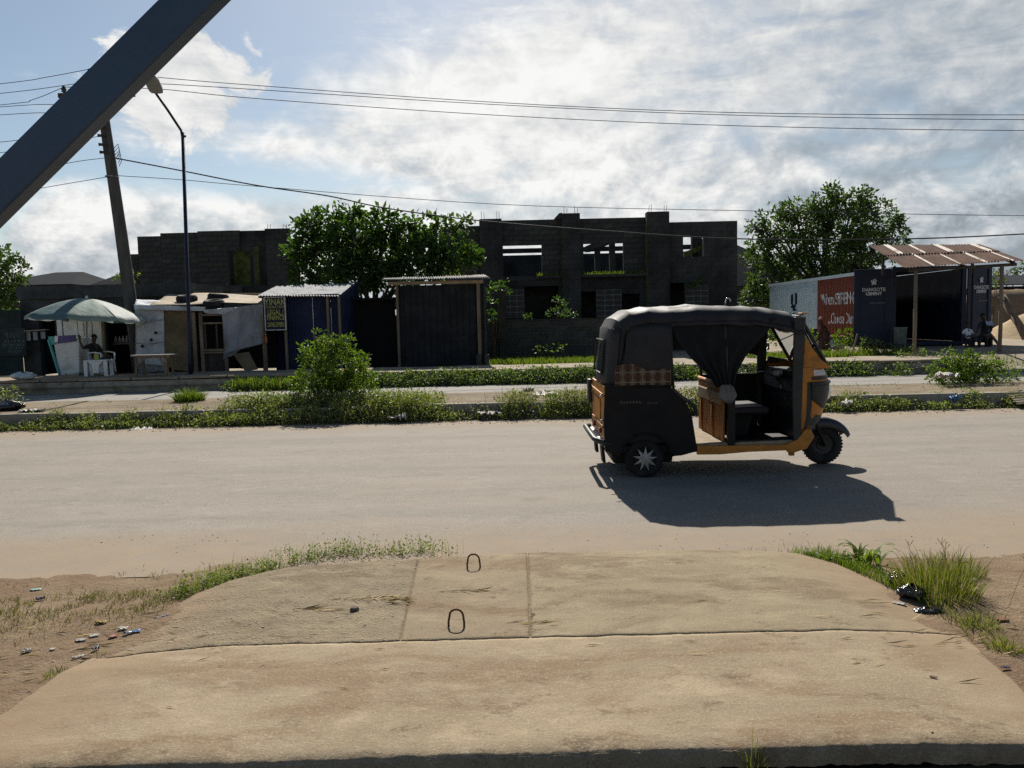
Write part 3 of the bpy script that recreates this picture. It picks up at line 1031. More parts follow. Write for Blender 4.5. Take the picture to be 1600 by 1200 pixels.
# canopy roof: a sheet bent over the hoops, edges rolled down
prof = [(0.0, 0.99), (0.028, 1.30), (0.062, 1.585), (0.125, 1.69), (0.27, 1.775), (0.47, 1.805), (0.72, 1.80), (0.98, 1.818), (1.33, 1.80), (1.60, 1.79), (1.80, 1.765), (1.98, 1.728), (2.065, 1.685)]
hwid = [.585, .59, .595, .60, .605, .61, .612, .612, .612, .605, .60, .585, .57]
lat = [(-1, .17), (-.99, .125), (-.962, .085), (-.91, .05), (-.82, .022), (-.5, .0), (0, -.012), (.5, .0), (.82, .022), (.91, .05), (.962, .085), (.99, .125), (1, .17)]
fine_p, fine_w = [], []
for i in range(len(prof) - 1):
    k = 4
    for j in range(k):
        q = j / k
        # gentle sag of the cloth between the hoops
        sag = 0.010 * math.sin(PI * q) if i >= 4 else 0.004 * math.sin(PI * q)
        fine_p.append((prof[i][0] * (1 - q) + prof[i + 1][0] * q, prof[i][1] * (1 - q) + prof[i + 1][1] * q - sag))
        fine_w.append(hwid[i] * (1 - q) + hwid[i + 1] * q)
fine_p.append(prof[-1]); fine_w.append(hwid[-1])
rows, edge_near = [], []
for i, ((x, z), hw) in enumerate(zip(fine_p, fine_w)):
    a = fine_p[max(i - 1, 0)]
    b = fine_p[min(i + 1, len(fine_p) - 1)]
    t_ = Vector((b[0] - a[0], b[1] - a[1])).normalized()
    nx_, nz_ = -t_.y, t_.x                                # outward
    row = []
    for (s, dp) in lat:
        wob = .005 * math.sin(6 * x + 4 * s) + .0015 * math.sin(17 * x + 3 * s)
        row.append((x - nx_ * (dp + wob), s * hw, z - nz_ * (dp + wob)))
    rows.append(row)
rf = MB().grid(rows)
o = rf.build('canopy', mt['canvas'], TK, thick=.008, autosm=28)
cp = o
# side curtains of the rear quarter, both sides
for s in (-1, 1):
    e = [r[0] if s < 0 else r[-1] for r in rows]
    top = [(p[0], p[2]) for p in e if p[0] <= .74]
    b2 = MB()
    upper, lower = [], []
    N = 14
    for i in range(N + 1):
        x = .155 + (.70 - .155) * i / N
        zt = np.interp(x, [p[0] for p in top], [p[1] for p in top]) + .01
        col = []
        for j in range(9):
            q = j / 8
            z = zt * (1 - q) + 0.975 * q
            xx = x - (.13 * q * max(0, 1 - i / 4)) * 1.0
            bulge = .012 * math.sin(PI * q) + .005 * math.sin(11 * x + 6 * q)
            col.append((xx, s * (.606 + bulge), z))
        upper.append(col)
    b2.grid(upper)
    b2.build('side_canvas', mt['canvas'], TK, thick=.006, autosm=50)
# corner strip joining rear and side canvas
for s in (-1, 1):
    b2 = MB()
    rr = []
    for q in np.linspace(0, 1, 9):
        z = .975 + (1.585 - .975) * q
        x0 = .0 + .062 * q
        rr.append([(x0 + .02 + .15 * math.sin(a) * .55, s * (.585 + .028 * math.sin(a) - .03 * (1 - math.sin(a))), z) for a in np.linspace(0, PI / 2, 6)])
    b2.grid(rr)
    b2.build('corner_canvas', mt['canvas'], TK, thick=.006, autosm=60)
# canvas sheet added along the far roof edge to block sun patches
rs = []
for q in np.linspace(0, 1, 6):
    rs.append([(x, .592 + .012 * math.sin(9 * x + 4 * q), float(np.interp(x, [r[0][0] for r in rows], [r[0][2] for r in rows])) - .33 * q - .02 * math.sin(5 * x) * q) for x in np.linspace(.68, 2.0, 24)])
MB().grid(rs).build('added_shade_sheet', mt['canvas'], TK, smooth=True)
# front hood lip of the canopy
fl = MB()
fl.grid([[(2.045 + .03 * math.cos(y * 2.4), y, 1.690 - .03 * y * y), (2.085 + .025 * math.cos(y * 2.4), y, 1.66 - .05 * y * y), (2.085 + .025 * math.cos(y * 2.4), y, 1.60 - .05 * y * y)] for y in np.linspace(-.57, .57, 13)])
fl.build('windscreen_header', mt['plas_dark'], TK, thick=.01, autosm=30)
# roof edge valance over the door openings
for s in (-1, 1):
    v = MB()
    v.grid([[(x, s * .612, z0), (x, s * .617, z0 - .045 - .006 * math.sin(14 * x))] for x, z0 in [(q, float(np.interp(q, [r[0][0] for r in rows], [r[0][2] for r in rows])) + .012) for q in np.linspace(.69, 2.08, 20)]])
    v.build('canopy_valance', mt['canvas'], TK, thick=.006, autosm=60)
# rear tub sides with a wheel arch
arch = [(.42 + .275 * math.cos(a), .20 + .275 * math.sin(a)) for a in np.linspace(.10, PI - .12, 15)]
side_poly = [(0.0, .985), (.68, .965), (.715, .93), (.78, .865), (.845, .80), (.905, .665), (.955, .34), (.955, .275)] + [(.80, .235)] + arch + [(.10, .26), (-.01, .30), (-.022, .62)]
for s in (-1, 1):
    b3 = MB().prism(side_poly, s * .585, s * .618)
    b3.build('body_side', mt['tub_black'], TK, bevel=.006)
    # swage rail along the belt and a lower rub strip
    MB().tube([(0.01, s * .622, .985), (.35, s * .628, .98), (.69, s * .624, .968)], .013, 8).build('belt_rail', mt['tub_black'], TK, smooth=True)
    MB().tube([(.42 + .282 * math.cos(a), s * .622, .20 + .282 * math.sin(a)) for a in np.linspace(.1, PI - .12, 18)], .012, 6).build('arch_lip', mt['tub_black'], TK, smooth=True)
# near side arm rest sweep at the passenger entrance
MB().tube([(.70, -.615, .95), (.78, -.625, .875), (.86, -.63, .81), (.93, -.625, .755), (.95, -.60, .70), (.94, -.58, .66)], [.014, .016, .018, .020, .020, .016], 8).build('entrance_rail', mt['plas_dark'], TK, smooth=True)
# rear panel in yellow with pressed ribs and a hatch
rp = MB()
rp.mm((-.012, -.58, .40), (.012, .58, .985))
rpo = rp.build('rear_panel', mt['yellow'], TK, bevel=.006)
for (y0, y1, z0, z1) in ((-.50, .50, .52, .56), (-.50, .50, .86, .90)):
    MB().mm((-.028, y0, z0), (-.0125, y1, z1)).build('pressed_rib', mt['yellow'], rpo, bevel=.005)
MB().mm((-.026, -.30, .60), (-.0125, .30, .82)).build('engine_hatch', mt['yellow'], rpo, bevel=.006)
for y in (-.30, .30):
    MB().mm((-.04, y - .05, .45), (-.0125, y + .05, .51)).build('tail_lamp', mt['red_lamp'], TK, bevel=.01)
for z, y in ((.88, -.585), (.62, -.585)):
    MB().tube([(-.01, y - .01, z), (-.05, y - .03, z + .012), (-.062, y - .03, z - .005)], .008, 6).build('hatch_hinge', mt['chrome'], TK, smooth=True)
MB().mm((-.072, .44, .70), (-.0285, .60, .98)).build('rear_lamp_guard', mt['plas_dark'], TK, bevel=.012)
# rear bumper with bent ends
MB().tube([(.05, -.60, .36), (-.07, -.585, .405), (-.11, -.50, .415), (-.115, 0, .42), (-.11, .50, .415), (-.05, .59, .41)], .028, 8).build('rear_bumper', mt['plas_dark'], TK, smooth=True)
MB().mm((-.05, -.57, .355), (.02, .57, .40)).build('rear_valance', mt['white_paint'], TK, bevel=.006)
for y in (-.33, .33):
    MB().prism([(-.03, .36), (.0, .36), (.02, .14), (-.01, .14)], y - .09, y + .09).build('mud_flap', mt['tub_black'], TK)
# rear window in the canopy back
wn = MB()
wn.grid([[(-.009 + .052 * (z - 1.1) / .5 + .0, y, z) for y in np.linspace(-.34, .34, 5)] for z in np.linspace(1.10, 1.46, 5)])
wno = wn.build('rear_window', mt['glass'], TK, smooth=True)
pts = [(-.012 + .052 * (z - 1.1) / .5, y, z) for y, z in ((-.34, 1.10), (.34, 1.10), (.36, 1.2), (.34, 1.46), (-.34, 1.46), (-.36, 1.2))]
MB().tube(pts, .010, 6, closed=True).build('window_bead', mt['plas_dark'], wno, smooth=True)
# checked cloth panel let into the near canvas: wavy upper edge
for s in (-1,):
    ck = MB()
    xs = np.linspace(.10, .685, 15)
    ck.grid([[(x, s * (.625 + .008 * math.sin(9 * x)), .985), (x, s * (.632 + .008 * math.sin(9 * x)), 1.08), (x, s * (.630 + .006 * math.sin(9 * x)), 1.225 - .16 * (x - .1) - .02 * math.sin(17 * x))] for x in xs])
    ck.build('checked_cloth', mt['check'], TK, thick=.003)
# slashes of an old decal
for i in range(7):
    x = .16 + i * .033
    MB().add([(x, -.6205, .80), (x + .020, -.6205, .80), (x + .008, -.6205, .825), (x - .012, -.6205, .825)], [(0, 1, 2, 3)]).build('decal_slash', mt['decal'], TK)
for i in range(5):
    x = .44 + i * .022
    MB().add([(x, -.6205, .795), (x + .015, -.6205, .795), (x + .013, -.6205, .807), (x - .002, -.6205, .807)], [(0, 1, 2, 3)]).build('decal_slash', mt['decal'], TK)
# floor, sills, under-frame
MB().prism([(.90, .30), (1.30, .285), (2.05, .285), (2.12, .34), (2.12, .37), (.90, .345)], -.575, .575).build('floor_pan', mt['floor_tan'], TK, bevel=.005)
MB().mm((1.30, -.56, .366), (2.01, .56, .374)).build('driver_floor_shade', mt['vinyl'], TK)  # near-black sheet, shade on the driver's floor put into its colour
MB().mm((1.31, .58, .36), (1.98, .60, 1.0)).build('added_side_guard', mt['tub_black'], TK, bevel=.006)  # added far-side panel, raised to keep sun off the driver's floor
for s in (-1, 1):
    MB().prism([(.96, .335), (1.25, .325), (1.9, .325), (2.02, .375), (2.10, .48), (2.16, .48), (2.20, .40), (2.12, .275), (1.98, .235), (1.93, .235), (1.90, .262), (1.5, .255), (1.2, .235), (.96, .238)], s * .577, s * .612).build('sill', mt['yellow'], TK, bevel=.008)
    MB().bar((.95, s * .35, .25), (2.2, s * .30, .26), .05, .05).build('frame_rail', mt['tub_black'], TK)
MB().prism([(1.93, .236), (1.935, .205), (1.985, .205), (1.99, .236)], -.612, -.58).build('step_foot', mt['yellow_in'], TK)
MB().mm((.05, -.55, .26), (.95, .55, .34)).build('engine_tray', mt['tub_black'], TK)
MB().mm((.10, -.40, .12), (.75, .40, .27)).build('engine_block', mt['tub_black'], TK, bevel=.03)
MB().tube([(.42, -.60, .2), (.42, .60, .2)], .03, 8).build('rear_axle', mt['tub_black'], TK)
# passenger bench
ps = MB().prism([(.12, .35), (.72, .35), (.74, .58), (.70, .62), (.14, .60)], -.56, .56)
ps.build('passenger_seat', mt['vinyl'], TK, bevel=.03, seg=3)
MB().prism([(.04, .55), (.16, .55), (.14, 1.05), (.03, 1.05)], -.56, .56).build('passenger_backrest', mt['vinyl'], TK, bevel=.03, seg=3)
# partition behind the driver
pt = MB()
pt.mm((1.265, -.50, .34), (1.285, .575, .935))
pto = pt.build('partition', mt['yellow_in'], TK, bevel=.005)
MB().mm((1.240, -.47, .745), (1.2645, .50, .875)).build('pressed_panel', mt['wood_pale'], pto, bevel=.012)
MB().tube([(1.272, -.53, .955), (1.272, .585, .965)], .018, 8).build('grab_rail', mt['yellow_in'], pto, smooth=True)
for yy, zz in ((.38, .73), (-.10, .735)):
    MB().tube([(1.262, yy, .36), (1.255, yy + .01, .5), (1.258, yy + .02, .73)], .014, 6).build('stiffener', mt['yellow_in'], pto, smooth=True)
MB().mm((1.29, -.60, .33), (1.37, -.53, .94)).build('partition_post', mt['vinyl'], TK, bevel=.012)
MB().mm((1.29, .53, .33), (1.36, .60, 1.0)).build('partition_post', mt['vinyl'], TK, bevel=.012)
# canopy posts
for s in (-1, 1):
    MB().tube([(1.30, s * .575, .94), (1.28, s * .58, 1.3), (1.26, s * .575, 1.66)], .016, 8).build('canopy_post', mt['plas_dark'], TK, smooth=True)
    MB().tube([(.72, s * .585, .94), (.70, s * .59, 1.3), (.70, s * .58, 1.66)], .014, 8).build('canopy_post', mt['plas_dark'], TK, smooth=True)
# driver seat
MB().prism([(1.38, .62), (1.80, .62), (1.82, .68), (1.78, .705), (1.38, .70)], -.36, .36).build('driver_seat', mt['vinyl'], TK, bevel=.025, seg=3)
MB().prism([(1.42, .345), (1.62, .345), (1.70, .62), (1.40, .62)], -.17, .17).build('seat_box', mt['tub_black'], TK, bevel=.01)
MB().prism([(1.37, .70), (1.43, .70), (1.40, 1.12), (1.345, 1.12)], -.36, .36).build('driver_backrest', mt['vinyl'], TK, bevel=.02, seg=3)
# dashboard, steering column, handlebar
MB().prism([(1.99, .86), (2.24, .86), (2.30, 1.08), (2.05, 1.08)], -.52, .52).build('dashboard', mt['tub_black'], TK, bevel=.02)
MB().tube([(2.30, 0, .5), (2.02, 0, 1.00)], .035, 8).build('steering_column', mt['tub_black'], TK)
MB().tube([(1.92, -.36, 1.02), (1.97, -.25, 1.035), (2.02, -.06, 1.0), (2.02, .06, 1.0), (1.97, .25, 1.035), (1.92, .36, 1.02)], .015, 8).build('handlebar', mt['vinyl'], TK, smooth=True)
MB().lathe([(.0, .0), (.05, .0), (.055, .03), (.04, .05), (0, .055)], 12, 'Z', (1.985, -.10, 1.02)).build('horn_cap', mt['hub'], TK, smooth=True)
MB().mm((1.85, -.12, .345), (2.0, .02, .36)).build('brake_pedal', mt['chrome'], TK, bevel=.004)
MB().mm((2.02, -.56, .36), (2.045, .56, .90)).build('leg_shield', mt['tub_black'], TK, bevel=.005)
# A pillars
for s in (-1, 1):
    MB().prism([(1.985, .33), (2.06, .34), (2.075, .95), (2.085, 1.35), (2.10, 1.665), (1.985, 1.665), (1.975, 1.3), (1.965, .9)], s * .565, s * .604).build('door_pillar', mt['plas_dark'], TK, bevel=.01)
# front cowl
zN = [0.34, 0.40, 0.50, 0.60, 0.72, 0.84, 0.95, 1.03, 1.09, 1.13]
xN = [2.20, 2.28, 2.40, 2.48, 2.535, 2.56, 2.565, 2.555, 2.525, 2.47]


def cowl(th, z, off=0.0):
    x0 = 2.055
    xn = x0 + (float(np.interp(z, zN, xN)) - x0) * .84
    c = max(0.0, math.cos(th)) ** 0.62
    wy = .600 - .06 * max(0, (.62 - z) / .3)
    return (x0 + (xn - x0 + off) * c, (wy + off) * math.sin(th), z)


b4 = MB()
ths = np.linspace(-PI / 2, PI / 2, 33)
b4.grid([[cowl(t, z) for t in ths] for z in np.concatenate([np.linspace(.34, 1.13, 18)])])
# shoulder from the cowl top to the windscreen foot
b4.grid([[cowl(t, 1.13) for t in ths], [(2.055 + (2.36 - 2.055) * max(0, math.cos(t)) ** .62, .575 * math.sin(t), 1.145) for t in ths]])
b4.build('front_cowl', mt['yellow'], TK, autosm=40)
for s in (-1, 1):
    # yellow cheeks rising beside the glass
    MB().prism([(2.08, 1.12), (2.38, 1.12), (2.35, 1.155), (2.29, 1.20), (2.23, 1.265), (2.17, 1.35), (2.10, 1.46)] if s < 0 else [(2.08, 1.12), (2.35, 1.12), (2.32, 1.16), (2.10, 1.20)], s * .555, s * .585).build('cowl_cheek', mt['yellow'] if s < 0 else mt['plas_dark'], TK, bevel=.008)
# dark mask with the head lamps, a scalloped lower edge
b5 = MB()
rws = []
for q in np.linspace(0, 1, 10):
    rws.append([cowl(t, .955 - q * (.245 * max(.25, math.cos((abs(t) - .95) * 1.9)) + .02), .022 - .012 * q * q) for t in np.linspace(-1.46, 1.46, 35)])
b5.grid(rws)
mk = b5.build('lamp_mask', mt['plas_dark'], TK, thick=.02, autosm=40)
MB().grid([[cowl(t, z, o_) for t in np.linspace(-1.48, 1.48, 33)] for z, o_ in ((.945, .012), (.952, .034), (.972, .034), (.980, .012))]).build('mask_lip', mt['plas_dark'], TK, autosm=40)
MB().grid([[cowl(t, z, o_) for t in np.linspace(-1.45, 1.45, 29)] for z, o_ in ((1.000, .002), (1.004, .010), (1.032, .010), (1.036, .002))]).build('cowl_band', mt['plas_dark'], TK, autosm=40)
for s in (-1, 1):
    p = cowl(s * .62, .84, .012)
    hl = MB().lathe([(.0, .03), (.05, .024), (.075, .0), (.085, -.02)], 18, 'X', (0, 0, 0))
    o = hl.build('head_lamp', mt['chrome'], TK, smooth=True)
    o.location = p
    o.rotation_euler = (0, 0, s * .45)
# white sticker and flaked paint on the near flank of the cowl
MB().grid([[cowl(t, z, .004) for t in np.linspace(-1.40, -.90, 7)] for z in (1.045, 1.075, 1.105)]).build('sticker', mt['sticker'], TK, smooth=True)
fk = MB()
cols = np.linspace(-1.46, -.70, 16)
lo = [.42 + .10 * abs(math.sin(5 * i)) * (i % 2) + .05 * random.random() for i in range(16)]
hi = [.66 - .05 * random.random() - .02 * (i % 3) for i in range(16)]
fk.grid([[cowl(t, l, .003) for t, l in zip(cols, lo)], [cowl(t, (l + h) / 2, .004) for t, l, h in zip(cols, lo, hi)], [cowl(t, h, .003) for t, h in zip(cols, hi)]])
fk.build('flaked_paint', mt['flake'], TK)
MB().grid([[cowl(t, z, .004) for t in np.linspace(-1.52, -1.44, 3)] for z in np.linspace(.42, .98, 8)]).build('cowl_trim', mt['plas_dark'], TK)
# windscreen and its frame
ws = []
for q in np.linspace(0, 1, 7):
    z = 1.14 + (1.64 - 1.14) * q
    x = 2.385 + (2.105 - 2.385) * q
    ws.append([(x + .09 * math.cos(y * 2.5) - .05, y, z) for y in np.linspace(-.54, .54, 11)])
gl = MB().grid(ws).build('windscreen', mt['glass'], TK, smooth=True)
fr = [ws[0][i] for i in range(11)] + [r[-1] for r in ws[1:]] + [ws[-1][i] for i in range(9, -1, -1)] + [r[0] for r in ws[-2:0:-1]]
MB().tube(fr, .02, 6, closed=True).build('windscreen_frame', mt['plas_dark'], gl, smooth=True)
MB().tube([(2.39, .10, 1.18), (2.33, -.05, 1.30), (2.27, -.20, 1.42)], .006, 5).build('wiper', mt['vinyl'], gl)
for s in (-1, 1):
    MB().tube([(2.08, s * .575, 1.40), (2.08, s * .60, 1.66)], .02, 6).build('screen_pillar', mt['plas_dark'], TK)
MB().mm((2.07, -.56, 1.690), (2.135, -.45, 1.706)).build('visor_tip', mt['yellow'], TK, bevel=.006)
# rain curtain gathered at the partition post, near side
cr = []
for q in np.linspace(0, 1, 16):
    xl = np.interp(q, [0, .25, .55, .8, 1], [.69, .74, .90, 1.08, 1.17])
    xr = np.interp(q, [0, .2, .5, .75, 1], [1.80, 1.70, 1.50, 1.40, 1.36])
    z = 1.655 + (.93 - 1.655) * q
    cr.append([(xl + (xr - xl) * u, -.585 - .022 * math.sin(u * 34 + q * 2) * (.35 + .65 * q) - .01 * math.sin(u * 9 + 3 * q), z + .02 * math.sin(u * 6) * q) for u in np.linspace(0, 1, 61)])
MB().grid(cr).build('rain_curtain', mt['curtain'], TK, smooth=True)
kn = []
for q in np.linspace(0, 1, 8):
    wd = np.interp(q, [0, .15, .6, 1], [.045, .07, .095, .015])
    kn.append([(1.265 + wd * u + .03 * q, -.632 - .012 * math.sin(u * 9), .975 - .20 * q) for u in np.linspace(-1, 1, 13)])
MB().grid(kn).build('curtain_end', mt['cloth_grey'], TK, smooth=True, thick=.004)


def wheel(name, loc, r, wdt, star, side):
    w_ = bpy.data.objects.new(name, None)
    C.objects.link(w_)
    w_.parent = TK
    w_.location = loc
    h = wdt / 2
    prf = [(r * .56, -h * .75), (r * .66, -h * .98), (r * .82, -h), (r * .93, -h * .86), (r * .985, -h * .55), (r, -h * .2), (r, h * .2), (r * .985, h * .55), (r * .93, h * .86), (r * .82, h), (r * .66, h * .98), (r * .56, h * .75)]
    ty = MB().lathe(prf, 40, 'Y')
    ty.build('tyre', mt['tyre'], w_, autosm=50)
    tr = MB()
    for k in range(36):
        a = 2 * PI * k / 36
        for s in (-1, 1):
            rot = Matrix.Rotation(-a, 3, 'Y') @ Matrix.Rotation(s * .5, 3, 'X')
            tr.box((math.cos(a) * (r + .001), s * h * .38, math.sin(a) * (r + .001)), (.010, h * .55, .016), rot)
    tr.build('tread', mt['tyre'], w_)
    MB().lathe([(.0, -h * .35), (r * .30, -h * .45), (r * .34, -h * .25), (r * .52, -h * .35), (r * .58, -h * .8), (r * .575, h * .8), (r * .52, h * .35), (r * .34, h * .25), (r * .30, h * .45), (0, h * .35)], 28, 'Y').build('rim', mt['plas_dark'], w_, autosm=40)
    if star:
        st = MB()
        n = 9
        yb = side * (h + .004)
        vs = [(0, yb + side * .030, 0)]
        for k in range(2 * n):
            a = 2 * PI * k / (2 * n) + .12
            rr_ = r * (.66 if k % 2 == 0 else .27)
            vs.append((rr_ * math.cos(a), yb + (side * .004 if k % 2 == 0 else side * .012), rr_ * math.sin(a)))
        fs = [(0, 1 + k, 1 + (k + 1) % (2 * n)) for k in range(2 * n)]
        st.add(vs, fs)
        st.build('star_hubcap', mt['hub'], w_, thick=.006)
    else:
        MB().lathe([(0, side * (h * .7)), (r * .12, side * h * .68), (r * .15, side * h * .4), (r * .26, side * h * .36), (r * .27, side * h * .1)], 20, 'Y').build('hub', mt['plas_dark'], w_, autosm=40)
    return w_


wheel('wheel', (.415, -.53, .203), .203, .105, True, -1)
wheel('wheel', (.415, .53, .203), .203, .105, True, 1)
wheel('wheel', (2.525, 0, .218), .218, .115, False, -1)
# front fork and mudguard
for s in (-1, 1):
    MB().tube([(2.525, s * .085, .205), (2.42, s * .085, .46), (2.36, s * .06, .60)], .02, 8).build('fork_arm', mt['tub_black'], TK, smooth=True)
mg = []
for a in np.linspace(.30, 2.5, 18):
    r0 = .285 + .03 * max(0, 1 - a / 1.2)
    dz_ = .02
    mg.append([(2.52 + (r0 - .05 * abs(u) ** 3) * math.cos(a) * 1.04, .098 * math.copysign(abs(u) ** .7, u), .222 + (r0 - .11 * abs(u) ** 4) * math.sin(a) + dz_) for u in np.linspace(-1, 1, 11)])
MB().grid(mg).build('mudguard', mt['mud_blue'], TK, thick=.008, autosm=50)
MB().prism([(2.18, .36), (2.36, .42), (2.47, .50), (2.46, .56), (2.36, .60), (2.2, .55)], -.10, .10).build('fork_shroud', mt['yellow_in'], TK, bevel=.02)
# bent pipe hook on the roof
MB().tube([(1.50 + .03 * math.cos(a) * 1.0, .15, 1.795 + .05 + .045 * math.sin(a)) if 0 <= a <= PI else (1.5, .15, 1.8) for a in np.linspace(0, PI, 8)] + [(1.47, .15, 1.79)], .008, 6).build('roof_hook', mt['chrome'], TK, smooth=True)
# side mirror on the far pillar
MB().tube([(2.08, .60, 1.25), (2.14, .70, 1.30)], .007, 5).build('mirror_stalk', mt['plas_dark'], TK)
MB().box((2.15, .76, 1.31), (.02, .13, .09)).build('mirror', mt['plas_dark'], TK, bevel=.01)


# ------------------------------------------------------------------ masonry and sheet builders
unit_block = MB().box((0, 0, 0), (1, 1, 1)).mesh('block')
unit_block.materials.append(mt['block'])
bm = bmesh.new(); bm.from_mesh(unit_block); bmesh.ops.bevel(bm, geom=bm.edges[:], offset=.03, segments=1, affect='EDGES'); bm.to_mesh(unit_block); bm.free()
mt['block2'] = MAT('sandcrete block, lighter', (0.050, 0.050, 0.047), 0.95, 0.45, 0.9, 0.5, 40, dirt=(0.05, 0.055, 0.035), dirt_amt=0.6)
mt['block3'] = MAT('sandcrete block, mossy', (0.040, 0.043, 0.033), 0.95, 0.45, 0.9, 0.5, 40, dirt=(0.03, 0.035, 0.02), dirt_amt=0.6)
ub = [unit_block]
for k in ('block2', 'block3'):
    m_ = unit_block.copy()
    m_.materials.clear()
    m_.materials.append(mt[k])
    ub.append(m_)
BLK = {}


def masonry(parent, x0, x1, y, z0, z1, th=.22, openings=(), bw=.46, bh=.235, cap=300, core='mortar', skip=None, joint=.010):
    """a wall of single blocks in front of a recessed mortar core; past the cap the rest is one part"""
    xs = sorted({x0, x1, *[min(max(o[0], x0), x1) for o in openings], *[min(max(o[1], x0), x1) for o in openings]})
    zs = sorted({z0, z1, *[min(max(o[2], z0), z1) for o in openings], *[min(max(o[3], z0), z1) for o in openings]})

    def isopen(x, z):
        return any(o[0] < x < o[1] and o[2] < z < o[3] for o in openings)
    cb = MB()
    for a, b in zip(zs[:-1], zs[1:]):
        run = None
        for c, d_ in zip(xs[:-1], xs[1:]):
            if b - a < .001 or d_ - c < .001:
                continue
            if not isopen((c + d_) / 2, (a + b) / 2):
                run = [c, d_] if run is None else [run[0], d_]
            elif run:
                cb.mm((run[0], y + .02, a), (run[1], y + th, b)); run = None
        if run:
            cb.mm((run[0], y + .02, a), (run[1], y + th, b))
    cb.build('mortar_core', mt[core], parent)
    rest = MB()
    nrow = max(1, round((z1 - z0) / bh))
    h = (z1 - z0) / nrow
    rows_ = list(range(nrow))[::-1]
    cnt = BLK.get(parent.name, 0)
    for r in rows_:
        za, zb = z0 + r * h, z0 + (r + 1) * h
        x = x0 - (bw / 2 if r % 2 else 0)
        while x < x1 - .02:
            a, b = max(x, x0), min(x + bw, x1)
            x += bw
            if b - a < .06:
                continue
            # clip the block against the openings
            segs = [(a, b)]
            for o in openings:
                if o[2] < (za + zb) / 2 < o[3]:
                    ns = []
                    for (s, e) in segs:
                        if o[1] <= s or o[0] >= e:
                            ns.append((s, e))
                        else:
                            if o[0] - s > .05:
                                ns.append((s, o[0]))
                            if e - o[1] > .05:
                                ns.append((o[1], e))
                    segs = ns
            for (s, e) in segs:
                jy = random.uniform(-.008, .008)
                if cnt < cap:
                    ob = bpy.data.objects.new('block', random.choice((ub[0], ub[0], ub[0], ub[1], ub[2])))
                    C.objects.link(ob)
                    ob.parent = parent
                    ob.location = ((s + e) / 2, y + .05 + jy, (za + zb) / 2)
                    ob.scale = (e - s - joint, .10, zb - za - joint)
                    cnt += 1
                else:
                    rest.mm((s + joint / 2, y + jy, za + joint / 2), (e - joint / 2, y + .1, zb - joint / 2))
    BLK[parent.name] = cnt
    if rest.v:
        o = rest.build('block_courses', mt['block'], parent)
        o['kind'] = 'stuff'


def corr(name, a, b, c, d_, waves, amp, mat, parent, nv=2, thick=.0, phase=0.0):
    """corrugated sheet over the quad a-b (one edge) c-d (opposite edge); ribs run from a-b to c-d"""
    a, b, c, d_ = Vector(a), Vector(b), Vector(c), Vector(d_)
    nrm = (b - a).cross(c - a).normalized()
    n = int(waves * 6)
    rws = []
    for j in range(nv):
        q = j / (nv - 1)
        row = []
        for i in range(n + 1):
            u = i / n
            p = (a * (1 - u) + b * u) * (1 - q) + (c * (1 - u) + d_ * u) * q
            row.append(p + nrm * amp * math.sin(2 * PI * waves * u + phase))
        rws.append(row)
    return MB().grid(rws).build(name, mat, parent, smooth=True, thick=thick)


def put_text(txt, size, mat, parent, loc, rot, bold=0.0, sx=1.0, name='lettering', align='CENTER'):
    me = text_mesh(txt, size, bold, 0.0, align, sx)
    o = link(name, me, mat, parent)
    o.location = loc
    o.rotation_euler = rot
    return o


# ------------------------------------------------------------------ unfinished two-storey block
def PX(px, D):
    return at(px, 480, D).x


def PZ(px, py, D):
    return at(px, py, D).z


DB = 36.0
ub_ = thing('unfinished_building', 'two storey unfinished block building without a roof behind the low wall', 'building', (0, 0, 0))
ops = [(PX(788, DB), PX(848, DB), PZ(818, 431, DB), PZ(818, 383, DB)),
       (PX(913, DB), PX(975, DB), PZ(940, 428, DB), PZ(940, 377, DB)),
       (PX(1068, DB), PX(1100, DB), PZ(1085, 401, DB), PZ(1085, 367, DB)),
       (PX(820, DB), PX(873, DB), 0.6, PZ(840, 447, DB)),
       (PX(907, DB), PX(931, DB), 0.6, PZ(920, 455, DB)),
       (PX(1046, DB), PX(1070, DB), 0.6, PZ(1055, 442, DB)),
       (PX(972, DB), PX(1000, DB), 0.6, PZ(985, 458, DB))]
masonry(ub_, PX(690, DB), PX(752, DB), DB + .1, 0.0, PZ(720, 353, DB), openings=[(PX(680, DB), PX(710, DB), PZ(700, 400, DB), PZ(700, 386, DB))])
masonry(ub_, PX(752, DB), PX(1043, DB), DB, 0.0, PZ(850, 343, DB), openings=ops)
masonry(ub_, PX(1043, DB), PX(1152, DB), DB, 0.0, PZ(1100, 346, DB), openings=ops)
for (a, b, top, out) in ((753, 787, 343, .30), (880, 907, 335, .45), (1009, 1043, 333, .55)):
    masonry(ub_, PX(a, DB), PX(b, DB), DB - out, 0.0, PZ((a + b) / 2, top, DB), th=out - .01, core='mortar')
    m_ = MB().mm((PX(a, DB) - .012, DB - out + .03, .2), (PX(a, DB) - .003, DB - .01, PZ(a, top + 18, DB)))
    m_.build('sunlit_moss_edge', mt['moss_sunlit'], ub_)  # mossy strip, sun on the pier side put into its paler colour
    for k in range(2):
        for q in (0, 1):
            x = PX(a, DB) + .16 + k * (PX(b, DB) - PX(a, DB) - .32) * 1.0 + q * .12 - .06
            z = PZ((a + b) / 2, top, DB)
            MB().tube([(x, DB - out + .12 + q * .1, z - .1), (x + random.uniform(-.02, .02), DB - out + .12, z + random.uniform(.2, .38))], .011, 5).build('rebar_stub', mt['rebar'], ub_)
